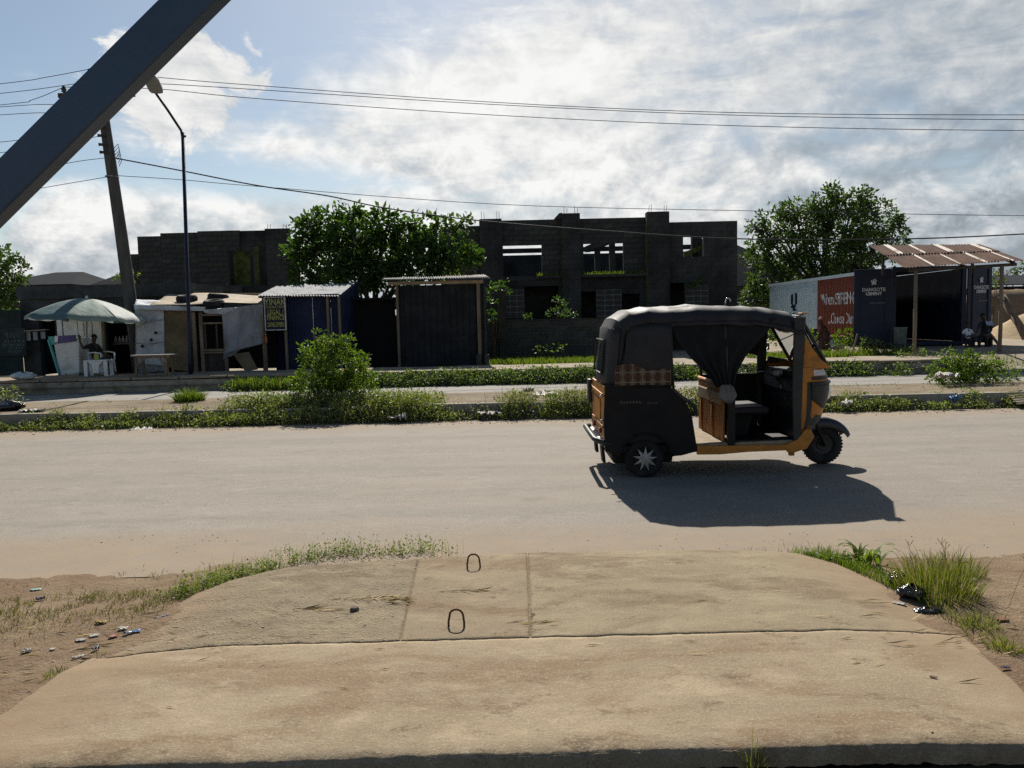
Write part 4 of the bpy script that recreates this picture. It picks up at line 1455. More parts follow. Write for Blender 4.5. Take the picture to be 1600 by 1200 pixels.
# slanting haunch beside the middle pier
MB().prism([(PX(868, DB), PZ(868, 343, DB)), (PX(880, DB), PZ(880, 343, DB)), (PX(880, DB), PZ(880, 334, DB)), (PX(875, DB), PZ(875, 335, DB))], DB - .4, DB - .02).build('haunch', mt['block'], ub_)
# string ledge with weeds, floor slab, back wall with beam and gaps of sky
zl = PZ(900, 430, DB)
MB().mm((PX(840, DB), DB - .28, zl - .12), (PX(879, DB), DB - .005, zl)).build('ledge', mt['mortar'], ub_)
MB().mm((PX(908, DB), DB - .36, zl - .12), (PX(1008, DB), DB - .005, zl)).build('ledge', mt['mortar'], ub_)
MB().mm((PX(752, DB), DB + .24, zl - .35), (PX(1152, DB), 44.0, zl - .18)).build('floor_slab', mt['mortar'], ub_)
D2 = 44.0
zb0 = PZ(820, 398.5, D2)
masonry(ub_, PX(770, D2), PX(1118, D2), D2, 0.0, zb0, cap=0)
z1, z2 = PZ(820, 395, D2), PZ(820, 388, D2)
MB().mm((PX(770, D2), D2, z1), (PX(1118, D2), D2 + .25, z2)).build('ring_beam', mt['block'], ub_)
for px in (772, 858, 935, 1000, 1060, 1112):
    MB().mm((PX(px, D2) - .15, D2 + .002, zb0), (PX(px, D2) + .15, D2 + .24, z2 + .002)).build('column', mt['block'], ub_)
for px, D3 in ((935, 40), (958, 38.2), (1086, 38.5), (1093, 40)):
    MB().mm((PX(px, D3) - .14, D3, zl - .18), (PX(px, D3) + .14, D3 + .3, PZ(px, 370 if px > 1000 else 376, D3))).build('column', mt['mortar'], ub_)
MB().bar((PX(950, 39), 38.6, PZ(950, 378, 39)), (PX(925, 39), 41, PZ(925, 384, 39)), .25, .3).build('tie_beam', mt['block'], ub_)
MB().prism([(PX(1066, 38), PZ(1066, 404, 38)), (PX(1066, 38), PZ(1066, 395, 38)), (PX(1102, 38), PZ(1102, 381, 38)), (PX(1102, 38), PZ(1102, 388, 38))], 37.5, 38.6).build('stair_string', mt['moss_sunlit'], ub_)  # sloping stair, its sunlight put into the mossy colour
# side return walls and dark room behind the ground floor openings
for px in (753, 1150):
    MB().mm((PX(px, DB) - .1, DB + .23, 0), (PX(px, DB) + .1, 43.99, PZ(px, 352, DB))).build('return_wall', mt['block'], ub_)
MB().mm((PX(760, DB), 38.0, 0.0), (PX(1148, DB), 38.2, zl - .36)).build('inner_wall', mt['block'], ub_)
# window fillings laid in stack bond with pale mortar
for (a, b, t0, b0) in ((786, 819, 453, 497), (932, 971, 453, 502), (1071, 1106, 446, 480)):
    zt, zb = PZ(a, t0, DB), PZ(a, b0, DB)
    xa, xb = PX(a, DB), PX(b, DB)
    MB().mm((xa, DB - .075, zb), (xb, DB - .004, zt)).build('mortar_bed', mt['mortar_pale'], ub_)
    nr = max(3, round((zt - zb) / .26))
    for r in range(nr):
        for c in range(3):
            wx, hz = (xb - xa) / 3, (zt - zb) / nr
            ob = bpy.data.objects.new('block', ub[0])
            C.objects.link(ob)
            ob.parent = ub_
            ob.location = (xa + wx * (c + .5), DB - .085, zb + hz * (r + .5))
            ob.scale = (wx - .05, .04, hz - .05)

# lower wing of the same estate on the other side of the tree
wg = thing('roofless_wing', 'dark roofless block wing with a stepped top beyond the tarpaulin kiosk', 'building', (0, 0, 0))
for (a, b, tp) in ((221, 257, 369), (257, 317, 363.5), (317, 381, 361), (381, 421, 360), (421, 459, 357.5)):
    xa, xb = PX(a, DB), PX(b, DB)
    op = [(PX(362, DB), PX(394, DB), PZ(378, 446, DB), PZ(378, 391, DB)), (PX(399, DB), PX(421.5, DB), PZ(408, 446, DB), PZ(408, 384, DB))]
    masonry(wg, xa, xb, DB + random.uniform(-.02, .02) - (.18 if a in (317, 421) else 0), 0.0, PZ((a + b) / 2, tp, DB), openings=op, cap=290)
MB().mm((PX(358, DB), DB + .9, 0), (PX(397, DB), DB + 1.0, PZ(378, 380, DB))).build('inner_wall', mt['moss_sunlit'], wg)
MB().mm((PX(290, DB), DB + 2.2, 0), (PX(450, DB), DB + 2.4, PZ(378, 366, DB))).build('back_wall', mt['block'], wg)
MB().mm((PX(221, DB), DB + .25, 0), (PX(221, DB) + .22, DB + 6, PZ(221, 372, DB))).build('return_wall', mt['block'], wg)
masonry(wg, PX(201, 37), PX(221, 37), 37.0, 0, PZ(210, 397, 37), cap=300)
for px in (424, 428, 448, 453):
    MB().tube([(PX(px, DB), DB, PZ(px, 359, DB)), (PX(px, DB) + .02, DB, PZ(px, 350, DB))], .012, 5).build('rebar_stub', mt['rebar'], wg)

# compound wall of bare blocks
cw = thing('compound_wall', 'low bare block boundary wall behind the grass strip', 'wall', (0, 0, 0))
DW = 29.0
masonry(cw, PX(762, DW), PX(1010, DW), DW, 0.0, PZ(850, 500, DW), core='mortar_pale', cap=230, joint=.016)
masonry(cw, PX(520, DW), PX(760, DW), DW + .02, 0.0, PZ(640, 492, DW), core='mortar', cap=300)
MB().mm((PX(762, DW) - .03, DW - .03, PZ(850, 500, DW)), (PX(1010, DW), DW + .26, PZ(850, 498.5, DW))).build('coping', mt['mortar'], cw)
MB().mm((PX(779, DW), DW - .25, 0), (PX(790, DW), DW - .004, PZ(785, 450, DW))).build('gate_pier', mt['block3'], cw)

# ------------------------------------------------------------------ house roofs far left
def hip_house(name, label, D, x0, x1, ex, zr, xr0, xr1):
    h_ = thing(name, label, 'house', (0, 0, 0))
    X0, X1 = PX(x0, D), PX(x1, D)
    ze = PZ(x0, ex, D)
    zt = PZ(xr0, zr, D)
    r0, r1 = PX(xr0, D), PX(xr1, D)
    dp = 9.0
    rr = MB().add([(X0, D, ze), (X1, D, ze), (X1, D + dp, ze), (X0, D + dp, ze), (r0, D + dp / 2, zt), (r1, D + dp / 2, zt)], [(0, 1, 5, 4), (1, 2, 5), (2, 3, 4, 5), (3, 0, 4), (0, 3, 2, 1)])
    rr.build('roof', mt['roof_far'], h_)
    MB().mm((X0 + .5, D + .5, 0), (X1 - .5, D + dp - .5, ze - .01)).build('wall', mt['dark_wall'], h_)
    return h_


hip_house('house', 'far house with a low hipped grey roof at the far left beside the tree', 52, -40, 112, 447, 419, 30, 76)
hip_house('house', 'far house with a steep dark roof behind the utility pole', 46, 138, 330, 447, 386, 226, 262)
hip_house('house', 'far house glimpsed between the unfinished building and the round tree', 52, 1140, 1290, 447, 372, 1158, 1180)

# ------------------------------------------------------------------ dark shop row and fence at the left
sh = thing('shop_row', 'low dark shop with a flat parapet behind the green parasol', 'shop', (0, 0, 0))
DS = 25.4
X0, X1 = PX(31, DS), PX(300, DS)
zt = PZ(120, 446, DS)
MB().mm((X0, DS - .12, zt - .42), (X1, DS + 3, zt)).build('parapet', mt['dark_wall'], sh)
door_x = [(PX(58, DS), PX(84, DS)), (PX(160, DS), PX(203, DS)), (PX(225, DS), PX(262, DS))]
prev = X0
for (a, b) in door_x + [(X1, X1)]:
    MB().mm((prev, DS, 0.1), (a, DS + .2, zt - .425)).build('wall', mt['dark_wall'], sh)
    if b > a:
        MB().mm((a, DS + .002, 2.25), (b, DS + .198, zt - .426)).build('lintel', mt['dark_wall'], sh)
    prev = b
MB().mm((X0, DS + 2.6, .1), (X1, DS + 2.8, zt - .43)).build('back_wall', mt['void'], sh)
MB().mm((X0, DS + .25, .2), (X0 + .15, DS + 2.6, zt - .43)).build('side_wall', mt['dark_wall'], sh)
MB().mm((PX(160, DS), DS + .5, 1.18), (PX(203, DS), DS + .8, 1.23)).build('shelf', mt['wood'], sh)
for i in range(7):
    x = PX(163 + i * 6, DS)
    MB().lathe([(.05, 0), (.055, .12), (.03, .18), (.022, .24)], 8, 'Z', (x, DS + .6, 1.232), cap=True).build('jar', mt['tarp_grey'] if i % 2 else mt['wood_pale'], sh, smooth=True)
MB().bar((PX(48, DS), DS - .35, PZ(48, 517, DS)), (PX(80, DS), DS - .3, PZ(80, 515, DS)), .25, .03).build('counter', mt['wood_pale'], sh)
for px in (50, 61, 73):
    MB().bar((PX(px, DS), DS - .3, PZ(px, 518, DS)), (PX(px, DS), DS - .3, PZ(px, 532 - (px % 5), DS)), .14, .03).build('hanging_pack', mt['tarp_grey'], sh)

fn = thing('sheet_fence', 'dark green iron sheet fence at the far left beside the shop', 'fence', (0, 0, 0))
DF = 25.1
xa, xb = PX(-160, DF), PX(30.5, DF)
zt = PZ(15, 484, DF)
x = xa
i = 0
while x < xb - .05:
    wd = min(.8, xb - x)
    corr('iron_sheet', (x, DF - .01 * (i % 2), .25), (x + wd, DF - .01 * (i % 2), .25), (x, DF - .01 * (i % 2), zt + random.uniform(-.03, .03)), (x + wd, DF - .01 * (i % 2), zt + random.uniform(-.03, .03)), 8 * wd / .8, .012, mt['green_dark'], fn)
    x += .78
    i += 1
bd_ = thing('painted_notice', 'dark board with faded white hand lettering on the iron fence', 'sign', (0, 0, 0))
px0, px1 = -8, 36
DN = DF - .08
MB().mm((PX(px0, DN), DN, PZ(15, 556, DN)), (PX(px1, DN), DN + .03, PZ(15, 513, DN))).build('board', mt['green_dark'], bd_)
put_text('COME AND BUY', .25, mt['sign_faded'], bd_, (PX(14, DN), DN - .004, PZ(14, 528, DN)), (PI / 2, 0, -.02), .003, .40)
for k, (a, b, y, hh) in enumerate(((3, 33, 533, .10), (0, 31, 539, .11), (9, 30, 544, .07), (8, 28, 549, .09))):
    x = PX(a, DN)
    s_ = MB()
    while x < PX(b, DN):
        wv = random.uniform(.03, .085)
        z = PZ(15, y, DN)
        s_.mm((x, DN - .004, z - hh / 2 * random.uniform(.8, 1)), (x + wv * .6, DN - .002, z + hh / 2 * random.uniform(.5, 1)))
        x += wv * 1.25
    s_.build('worn_lettering', mt['sign_faded'], bd_)

# ------------------------------------------------------------------ kiosk under tarpaulins
kk = thing('tarpaulin_kiosk', 'makeshift kiosk under white and tan tarpaulins beside the lamp post', 'kiosk', (0, 0, 0))
DK = 23.0
ZG = .36


def cloth(name, pts, nu, nv, mat, amp=.03, seed=0, thick=.006, parent=kk):
    """wrinkled cloth patch over four corner points"""
    a, b, c, d_ = [Vector(p) for p in pts]
    nrm = (b - a).cross(c - a).normalized()
    rnd = random.Random(seed)
    ph = [(rnd.uniform(3, 14), rnd.uniform(3, 14), rnd.uniform(0, 6)) for _ in range(7)]
    rws = []
    for j in range(nv + 1):
        q = j / nv
        rws.append([(a * (1 - u) + b * u) * (1 - q) + (c * (1 - u) + d_ * u) * q + nrm * amp * sum(math.sin(f1 * u + f2 * q + p) for f1, f2, p in ph) / 4 for u in [i / nu for i in range(nu + 1)]])
    return MB().grid(rws).build(name, mat, parent, smooth=True, thick=thick)


def P3(px, py, D):
    return at(px, py, D)


cloth('wall_tarpaulin', (P3(211, 478, DK), P3(256, 481, DK), P3(213, 569, DK), P3(257, 572, DK)), 24, 36, mt['tarp_white'], .05, 1)
for (px, py) in ((243, 520), (236, 531), (222, 541)):
    p = P3(px, py, DK - .09)
    MB().lathe([(0, -.002), (.035, 0), (.05, .008), (.03, .012)], 7, 'Y', p).build('tar_patch', mt['void'], kk)
for z0 in (500, 535):
    MB().tube([P3(211, z0 + 1, DK - .08), P3(230, z0 + 3, DK - .1), P3(257, z0 - 1, DK - .08)], .012, 5).build('lashing', mt['tarp_grey'], kk)
cloth('wall_tarpaulin', (P3(257, 571, DK + .05), P3(214, 569, DK + .05), P3(257, 580, DK + .05), P3(214, 584, DK + .05)), 10, 6, mt['tarp_grey'], .03, 7)
MB().add([P3(255, 483, DK + .03), P3(299, 483, DK + .03), P3(299, 580, DK + .03), P3(275, 578, DK + .03), P3(262, 572, DK + .03), P3(256, 566, DK + .03)], [(0, 1, 2, 3, 4, 5)]).build('board_wall', mt['ply'], kk, thick=.02)
# window bay: frame, dark opening, shelf
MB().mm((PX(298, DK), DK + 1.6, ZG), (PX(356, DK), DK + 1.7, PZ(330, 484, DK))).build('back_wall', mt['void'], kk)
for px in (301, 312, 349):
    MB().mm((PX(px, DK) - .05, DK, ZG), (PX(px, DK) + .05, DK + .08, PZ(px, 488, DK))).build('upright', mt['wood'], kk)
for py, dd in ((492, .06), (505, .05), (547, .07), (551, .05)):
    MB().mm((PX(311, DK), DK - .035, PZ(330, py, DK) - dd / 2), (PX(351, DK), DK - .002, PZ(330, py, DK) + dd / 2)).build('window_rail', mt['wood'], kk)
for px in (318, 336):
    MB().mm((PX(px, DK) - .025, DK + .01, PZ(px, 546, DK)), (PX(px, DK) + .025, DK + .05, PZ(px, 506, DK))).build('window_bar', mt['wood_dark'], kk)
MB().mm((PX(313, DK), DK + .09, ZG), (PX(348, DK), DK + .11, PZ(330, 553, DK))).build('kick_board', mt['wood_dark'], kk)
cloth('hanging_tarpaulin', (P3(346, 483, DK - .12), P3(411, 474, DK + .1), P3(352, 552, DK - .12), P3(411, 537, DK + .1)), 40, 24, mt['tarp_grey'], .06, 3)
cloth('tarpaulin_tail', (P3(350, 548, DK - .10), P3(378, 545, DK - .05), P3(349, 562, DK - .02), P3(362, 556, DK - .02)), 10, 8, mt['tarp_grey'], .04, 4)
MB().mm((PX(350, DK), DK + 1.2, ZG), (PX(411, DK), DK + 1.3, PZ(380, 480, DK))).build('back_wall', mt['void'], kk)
# roof
zb_ = 25.6
rf1 = cloth('roof_sheet', (P3(232, 478, DK), P3(410, 473, DK), P3(268, 457, zb_), P3(408, 461, zb_)), 30, 14, mt['tarp_tan'], .03, 5)
cloth('roof_tarpaulin', (P3(209, 482, DK - .2), P3(318, 484, DK - .25), P3(213, 468, DK + 1.0), P3(300, 474, DK + .6)), 30, 10, mt['tarp_white'], .03, 6)
cloth('roof_edge_roll', (P3(209, 476, DK - .22), P3(322, 480, DK - .28), P3(211, 484, DK - .22), P3(318, 486, DK - .28)), 30, 4, mt['tarp_white'], .02, 8)
cloth('roof_scrap', (P3(316, 484, DK - .3), P3(372, 480, DK - .25), P3(322, 490, DK - .3), P3(350, 491, DK - .28)), 16, 5, mt['tarp_white'], .05, 9)
cloth('side_tarpaulin', (P3(211, 478, DK), P3(240, 470, zb_), P3(213, 582, DK), P3(240, 572, zb_)), 12, 16, mt['tarp_grey'], .04, 10)
for (a, b) in (((266, 456), (280, 445)), ((268, 455), (345, 461)), ((330, 461), (410, 459))):
    MB().tube([P3(*a, zb_), P3((a[0] + b[0]) / 2, (a[1] + b[1]) / 2 - 1, zb_), P3(*b, zb_)], .03, 5).build('roof_pole', mt['wood_pale'], kk)
for px in (214, 256, 300, 409):
    MB().tube([(PX(px, DK + .1), DK + .1, ZG - .1), P3(px, 482, DK + .1)], .035, 6).build('post', mt['wood'], kk)
for px in (268, 408):
    MB().tube([(PX(px, zb_), zb_, .1), P3(px, 460, zb_)], .035, 6).build('post', mt['wood'], kk)

# tyres weighing down the kiosk roof
def ring_tyre(name, label, p, r, tilt):
    t_ = thing(name, label, 'tyre', p, 0, 'old tyres on the kiosk roof')
    h = .11
    prf = [(r * .58, -h * .7), (r * .7, -h), (r * .88, -h), (r * .98, -h * .6), (r, 0), (r * .98, h * .6), (r * .88, h), (r * .7, h), (r * .58, h * .7), (r * .62, 0), (r * .58, -h * .7)]
    MB().lathe(prf, 28, 'Z').build('casing', mt['tyre'], t_, autosm=50)
    tr = MB()
    for k in range(26):
        a = 2 * PI * k / 26
        tr.box((math.cos(a) * r, math.sin(a) * r, 0), (.02, .04, h * 1.1), Matrix.Rotation(a, 3, 'Z'))
    tr.build('tread', mt['tyre'], t_)
    t_.rotation_euler = tilt
    return t_


ring_tyre('old_tyre', 'old black tyre on the kiosk roof, just behind the lamp post', P3(292, 467, DK + .75), .30, (.12, .02, 0))
ring_tyre('old_tyre', 'old black tyre standing proud at the front edge of the kiosk roof', P3(334, 474.5, DK + .15), .30, (.16, -.06, .4))
ring_tyre('old_tyre', 'old black tyre farthest back on the tan kiosk roof', P3(341, 464.5, DK + 1.5), .31, (.12, .03, 1))

pk = thing('leaning_board', 'pale board leaning under the hanging grey tarpaulin', 'board', (0, 0, 0))
MB().add([P3(364, 553, DK - .35), P3(389, 550, DK - .3), P3(403, 577, DK - .5), P3(383, 580, DK - .55)], [(0, 1, 2, 3)]).build('panel', mt['ply'], pk, thick=.02)

# ------------------------------------------------------------------ blue sheet kiosk with sign
bk = thing('blue_kiosk', 'navy iron sheet kiosk with a shiny zinc lean-to roof', 'kiosk', (0, 0, 0))
DQ = 23.4
xL, xR = PX(412, DQ), PX(531, DQ)
zf = PZ(470, 463, DQ)
nsh = 5
for i in range(nsh):
    a, b = i / nsh, (i + 1) / nsh + .012
    A = P3(402, 462, DQ - .35); B = P3(529, 462.5, DQ - .35); Cc = P3(432, 447, 26.2); Dd = P3(553, 443, 26.2)
    dz_ = Vector((0, 0, .006 * (i % 2)))
    corr('roof_sheet', A.lerp(B, a) + dz_, A.lerp(B, min(b, 1)) + dz_, Cc.lerp(Dd, a) + dz_, Cc.lerp(Dd, min(b, 1)) + dz_, 6, .014, mt['zinc'], bk, 3)
nw = 6
for i in range(nw):
    a, b = PX(446, DQ) + (xR - PX(446, DQ)) * i / nw, PX(446, DQ) + (xR - PX(446, DQ)) * (i + 1) / nw
    corr('wall_sheet', (a, DQ + .01 * (i % 2), ZG - .1), (b, DQ + .01 * (i % 2), ZG - .1), (a, DQ + .01 * (i % 2), zf - .02), (b, DQ + .01 * (i % 2), zf - .02), 4, .012, mt['navy_sheet'], bk)
for i in range(4):
    a, b = DQ + .02 + .75 * i, DQ + .02 + .75 * (i + 1)
    corr('wall_sheet', (xR, a, ZG - .1), (xR, b, ZG - .1), (xR, a, zf + .16 * i - .02), (xR, b, zf + .16 * (i + 1) - .02), 6, .012, mt['navy_sheet'], bk)
MB().mm((PX(413, DQ), DQ + .9, ZG - .1), (PX(447, DQ), DQ + .95, zf - .03)).build('recess_wall', mt['navy_sheet'], bk)
for px in (412, 445, 512, 530):
    MB().mm((PX(px, DQ - .1) - .035, DQ - .14, ZG - .1), (PX(px, DQ - .1) + .035, DQ - .07, zf + .03)).build('post', mt['wood'], bk)
MB().mm((xL - .1, DQ - .15, zf - .03), (xR, DQ - .065, zf + .05)).build('header', mt['wood_dark'], bk)
sg = thing('consultant_sign', 'black hanging sign with yellow capitals in a thin pale frame', 'sign', (0, 0, 0))
DG = DQ - .24
sx0, sx1, sz0, sz1 = PX(413.5, DG), PX(445.5, DG), PZ(430, 515.5, DG), PZ(430, 464.5, DG)
MB().mm((sx0, DG, sz0), (sx1, DG + .02, sz1)).build('board', mt['sign_black'], sg)
for a, b in (((sx0, sz0), (sx1, sz0)), ((sx1, sz0), (sx1, sz1)), ((sx1, sz1), (sx0, sz1)), ((sx0, sz1), (sx0, sz0))):
    MB().bar((a[0], DG - .005, a[1]), (b[0], DG - .005, b[1]), .03, .022).build('frame_bar', mt['sign_white'], sg)
cx = (sx0 + sx1) / 2 + .01
for txt, py, hh, sxx, bo in (('YINAK', 476.5, .20, .76, .004), ('CONSULTANT', 481.5, .075, .82, .001), ('LEGAL /', 491.5, .155, .66, .003), ('FINANCE', 500, .155, .60, .003), ('DEVELOPERS', 510.5, .14, .46, .003)):
    put_text(txt, hh * 1.38, mt['sign_yellow'], sg, (cx, DG - .004, PZ(430, py, DG)), (PI / 2, 0, 0), bo, sxx)
ob_ = thing('orange_bottle', 'small orange drink bottle hanging below the black sign', 'bottle', P3(415.5, 536, DQ - .2))
MB().lathe([(.0, 0), (.045, 0), (.048, .02), (.042, .07), (.048, .12), (.045, .17), (.018, .22), (.018, .25), (0, .25)], 12).build('body', mt['orange'], ob_, smooth=True)
MB().lathe([(.02, .245), (.021, .275), (0, .277)], 10).build('cap', mt['sign_white'], ob_, smooth=True)
MB().tube([(0, 0, .27), (.0, .02, .40)], .004, 4).build('string', mt['wood'], ob_)

# ------------------------------------------------------------------ closed shed with a zinc roof
sd = thing('plank_shed', 'shuttered dark shed with a pale corrugated roof edge', 'shed', (0, 0, 0))
DH = 24.6
xa, xb = PX(621, DH), PX(754, DH)
zt = PZ(690, 445, DH)
nb_ = 13
for i in range(nb_):
    a, b = xa + (xb - xa) * i / nb_, xa + (xb - xa) * (i + 1) / nb_
    MB().mm((a + .006, DH + random.uniform(0, .012), .26 + random.uniform(0, .03)), (b - .006, DH + .03, zt)).build('plank', mt['black_sheet'], sd)
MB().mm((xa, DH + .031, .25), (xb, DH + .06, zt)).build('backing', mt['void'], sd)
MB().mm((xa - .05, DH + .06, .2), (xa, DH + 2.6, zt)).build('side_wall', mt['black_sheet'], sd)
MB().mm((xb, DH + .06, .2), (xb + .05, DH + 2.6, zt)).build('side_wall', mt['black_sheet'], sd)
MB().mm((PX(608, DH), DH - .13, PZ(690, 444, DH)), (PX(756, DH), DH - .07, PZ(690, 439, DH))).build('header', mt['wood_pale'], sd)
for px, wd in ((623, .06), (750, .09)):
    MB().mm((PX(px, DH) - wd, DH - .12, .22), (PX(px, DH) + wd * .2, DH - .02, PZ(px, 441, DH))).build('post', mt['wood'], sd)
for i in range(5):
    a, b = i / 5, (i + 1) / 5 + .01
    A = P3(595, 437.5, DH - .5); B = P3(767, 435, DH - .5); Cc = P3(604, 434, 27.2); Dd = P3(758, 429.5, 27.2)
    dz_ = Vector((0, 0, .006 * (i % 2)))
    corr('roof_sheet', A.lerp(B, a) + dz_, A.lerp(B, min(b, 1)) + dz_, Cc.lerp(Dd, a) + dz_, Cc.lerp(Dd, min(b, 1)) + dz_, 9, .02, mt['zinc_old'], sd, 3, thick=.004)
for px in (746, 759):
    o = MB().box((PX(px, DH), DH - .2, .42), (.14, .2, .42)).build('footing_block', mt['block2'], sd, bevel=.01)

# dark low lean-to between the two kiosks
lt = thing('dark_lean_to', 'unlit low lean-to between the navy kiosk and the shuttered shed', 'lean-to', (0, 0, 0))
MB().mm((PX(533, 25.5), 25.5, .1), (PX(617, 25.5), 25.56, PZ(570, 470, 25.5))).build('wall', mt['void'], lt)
MB().mm((PX(535, 25.2), 25.1, PZ(570, 469, 25.5)), (PX(615, 25.2), 27.4, PZ(570, 466, 25.5))).build('roof', mt['black_sheet'], lt)

# ------------------------------------------------------------------ container shop
ct = thing('container_shop', 'long shipping container in white, red and navy used as a cement shop', 'container', (0, 0, 0))
CX0, CX1, CY0, CY1 = 12.62, 15.06, 25.5, 37.7
CZ0, CZ1 = .55, 3.15
per, dep = .278, .045


def cprof(y):
    """trapezoid corrugation depth at position y (0 outer face .. dep inner face)"""
    u = ((y - CY0) / per) % 1.0
    return dep * np.interp(u, [0, .27, .5, .77, 1.0], [0, 0, 1, 1, 0])


def cside(name, y0, y1, z0, z1, mat, off=0.0):
    ys = {y0, y1}
    k = 0
    while CY0 + k * per < y1:
        for u in (0, .27, .5, .77):
            y = CY0 + (k + u) * per
            if y0 < y < y1:
                ys.add(y)
        k += 1
    ys = sorted(ys)
    return MB().grid([[(CX0 + cprof(y) - off, y, z) for y in ys] for z in (z0, z1)]).build(name, mat, ct)


YR, YW = 28.1, 31.8
cside('side_panel', CY0 + .1, YR, CZ0 + .14, CZ1 - .1, mt['cont_navy'])
cside('side_panel', YR, YW, CZ0 + .14, CZ1 - .1, mt['cont_red'])
cside('side_panel', YW, CY1 - .1, CZ0 + .50, CZ1 - .1, mt['cont_white'])
cside('side_panel', YW, CY1 - .1, CZ0 + .14, CZ0 + .50, mt['cont_navy'])
for z in (CZ0 + .07, CZ1 - .05):
    MB().mm((CX0 - .01, CY0, z - .07), (CX0 + .08, CY1, z + .05)).build('side_rail', mt['cont_navy'] if z < 1 else mt['cont_white'], ct)
MB().mm((CX0 + .085, CY0 + .02, CZ1 - .09), (CX1 - .085, CY1 - .02, CZ1 - .02)).build('roof', mt['zinc_old'], ct)
MB().mm((CX0 + .085, CY0 + .02, CZ0), (CX1 - .085, CY1 - .02, CZ0 + .1)).build('floor', mt['wood_dark'], ct)
MB().mm((CX1 - .05, CY0 + .1, CZ0 + .1), (CX1, CY1 - .1, CZ1 - .1)).build('side_panel', mt['cont_navy'], ct)
MB().mm((CX0 + .1, CY1 - .06, CZ0 + .1), (CX1 - .1, CY1, CZ1 - .1)).build('end_panel', mt['cont_navy'], ct)
for x in (CX0 + .06, CX1 - .06):
    MB().mm((x - .07, CY0 - .01, CZ0), (x + .07, CY0 + .1, CZ1 + .005)).build('corner_post', mt['cont_navy'], ct)
for z in (CZ0 + .06, CZ1 - .06):
    MB().mm((CX0 + .13, CY0 - .005, z - .06), (CX1 - .13, CY0 + .09, z + .06)).build('end_rail', mt['cont_navy'], ct)
for (x, y) in ((CX0 + .2, CY0 + .3), (CX1 - .2, CY0 + .3), (CX0 + .2, CY1 - .3), (CX1 - .2, CY1 - .3), (CX0 + .2, 31), (CX1 - .2, 31)):
    MB().mm((x - .2, y - .2, -.05), (x + .2, y + .2, CZ0 - .003)).build('footing_block', mt['block'], ct)


def emblem(parent, mat, loc, rot, s):
    """the bird-like mark over the lettering, as blobs of paint"""
    e = MB()
    for (x, y, rx, ry, a) in ((-.10, .0, .055, .15, .5), (.0, .02, .05, .16, .1), (.11, .03, .05, .13, -.35), (-.06, -.13, .09, .05, .4), (.09, -.12, .07, .045, -.2), (.02, .16, .10, .035, .3)):
        n_ = 12
        vs = []
        for k in range(n_):
            t_ = 2 * PI * k / n_
            px_, py_ = rx * math.cos(t_), ry * math.sin(t_)
            vs.append(((x + px_ * math.cos(a) - py_ * math.sin(a)) * s, (y + px_ * math.sin(a) + py_ * math.cos(a)) * s, 0))
        e.add([(v[0], v[1], .0004 * (len(e.f))) for v in vs], [tuple(range(n_))])
    o = e.build('emblem', mat, parent)
    o.location = loc
    o.rotation_euler = rot
    return o


def door(name, hinge, ang, wid, lx):
    """door leaf: hinge point, direction of the leaf in plan, outer face towards the road"""
    d0 = bpy.data.objects.new(name, None)
    C.objects.link(d0)
    d0.parent = ct
    d0.location = hinge
    d0.rotation_euler = (0, 0, ang)
    H = CZ1 - CZ0 - .1
    MB().mm((0.01, -.025, .05), (wid, .025, .05 + H)).build('leaf', mt['cont_navy'], d0, bevel=.008)
    for z in (.9, 1.45):
        MB().mm((.05, -.034, z), (wid - .05, -.0255, z + .012)).build('leaf_rib', mt['cont_navy'], d0)
    for x in (.22, wid - .2):
        MB().tube([(x, -.04, .08), (x, -.04, H)], .016, 6).build('lock_rod', mt['cont_navy'], d0)
    put_text('DANGOTE', .165, mt['sign_dim'], d0, (lx, -.0415 - .016, 1.82), (PI / 2, 0, 0), .004, .92)
    put_text('CEMENT', .135, mt['sign_dim'], d0, (lx, -.0415 - .016, 1.695), (PI / 2, 0, 0), .006, .98)
    emblem(d0, mt['sign_dim'], (lx, -.0415 - .016, 2.12), (PI / 2, 0, 0), .50)
    MB().mm((lx - .12, -.036, 1.42), (lx + .40, -.034, 1.45)).build('small_print', mt['sign_faded'], d0)
    return d0


door('door', (CX0 - .02, CY0, CZ0), PI - .10, 1.2, .60) if False else None
dl = door('door', (CX0 - 1.22, CY0 + .12, CZ0), -.10, 1.2, .62)
dr_ = door('door', (CX1 + .02, CY0 - .03, CZ0), .42, 1.2, .62)


def painted(txt, size, y_start, z, mat, bold, sx):
    """lettering that follows the corrugated flank; reads from the road side"""
    me = text_mesh(txt, size, bold, 0, 'LEFT', sx)
    bm = bmesh.new()
    bm.from_mesh(me)
    # map: text x runs towards the near end (decreasing y)
    for v in bm.verts:
        v.co = Vector((0, y_start - v.co.x, z + v.co.y))
    k = 0
    y = CY0
    while y < CY1:
        for u in (0, .27, .5, .77):
            yy = y + u * per
            bmesh.ops.bisect_plane(bm, geom=bm.verts[:] + bm.edges[:] + bm.faces[:], plane_co=(0, yy, 0), plane_no=(0, 1, 0))
        y += per
    for v in bm.verts:
        v.co.x = CX0 + float(cprof(v.co.y)) - .004
    bm.to_mesh(me)
    bm.free()
    return link('lettering', me, mat, ct)


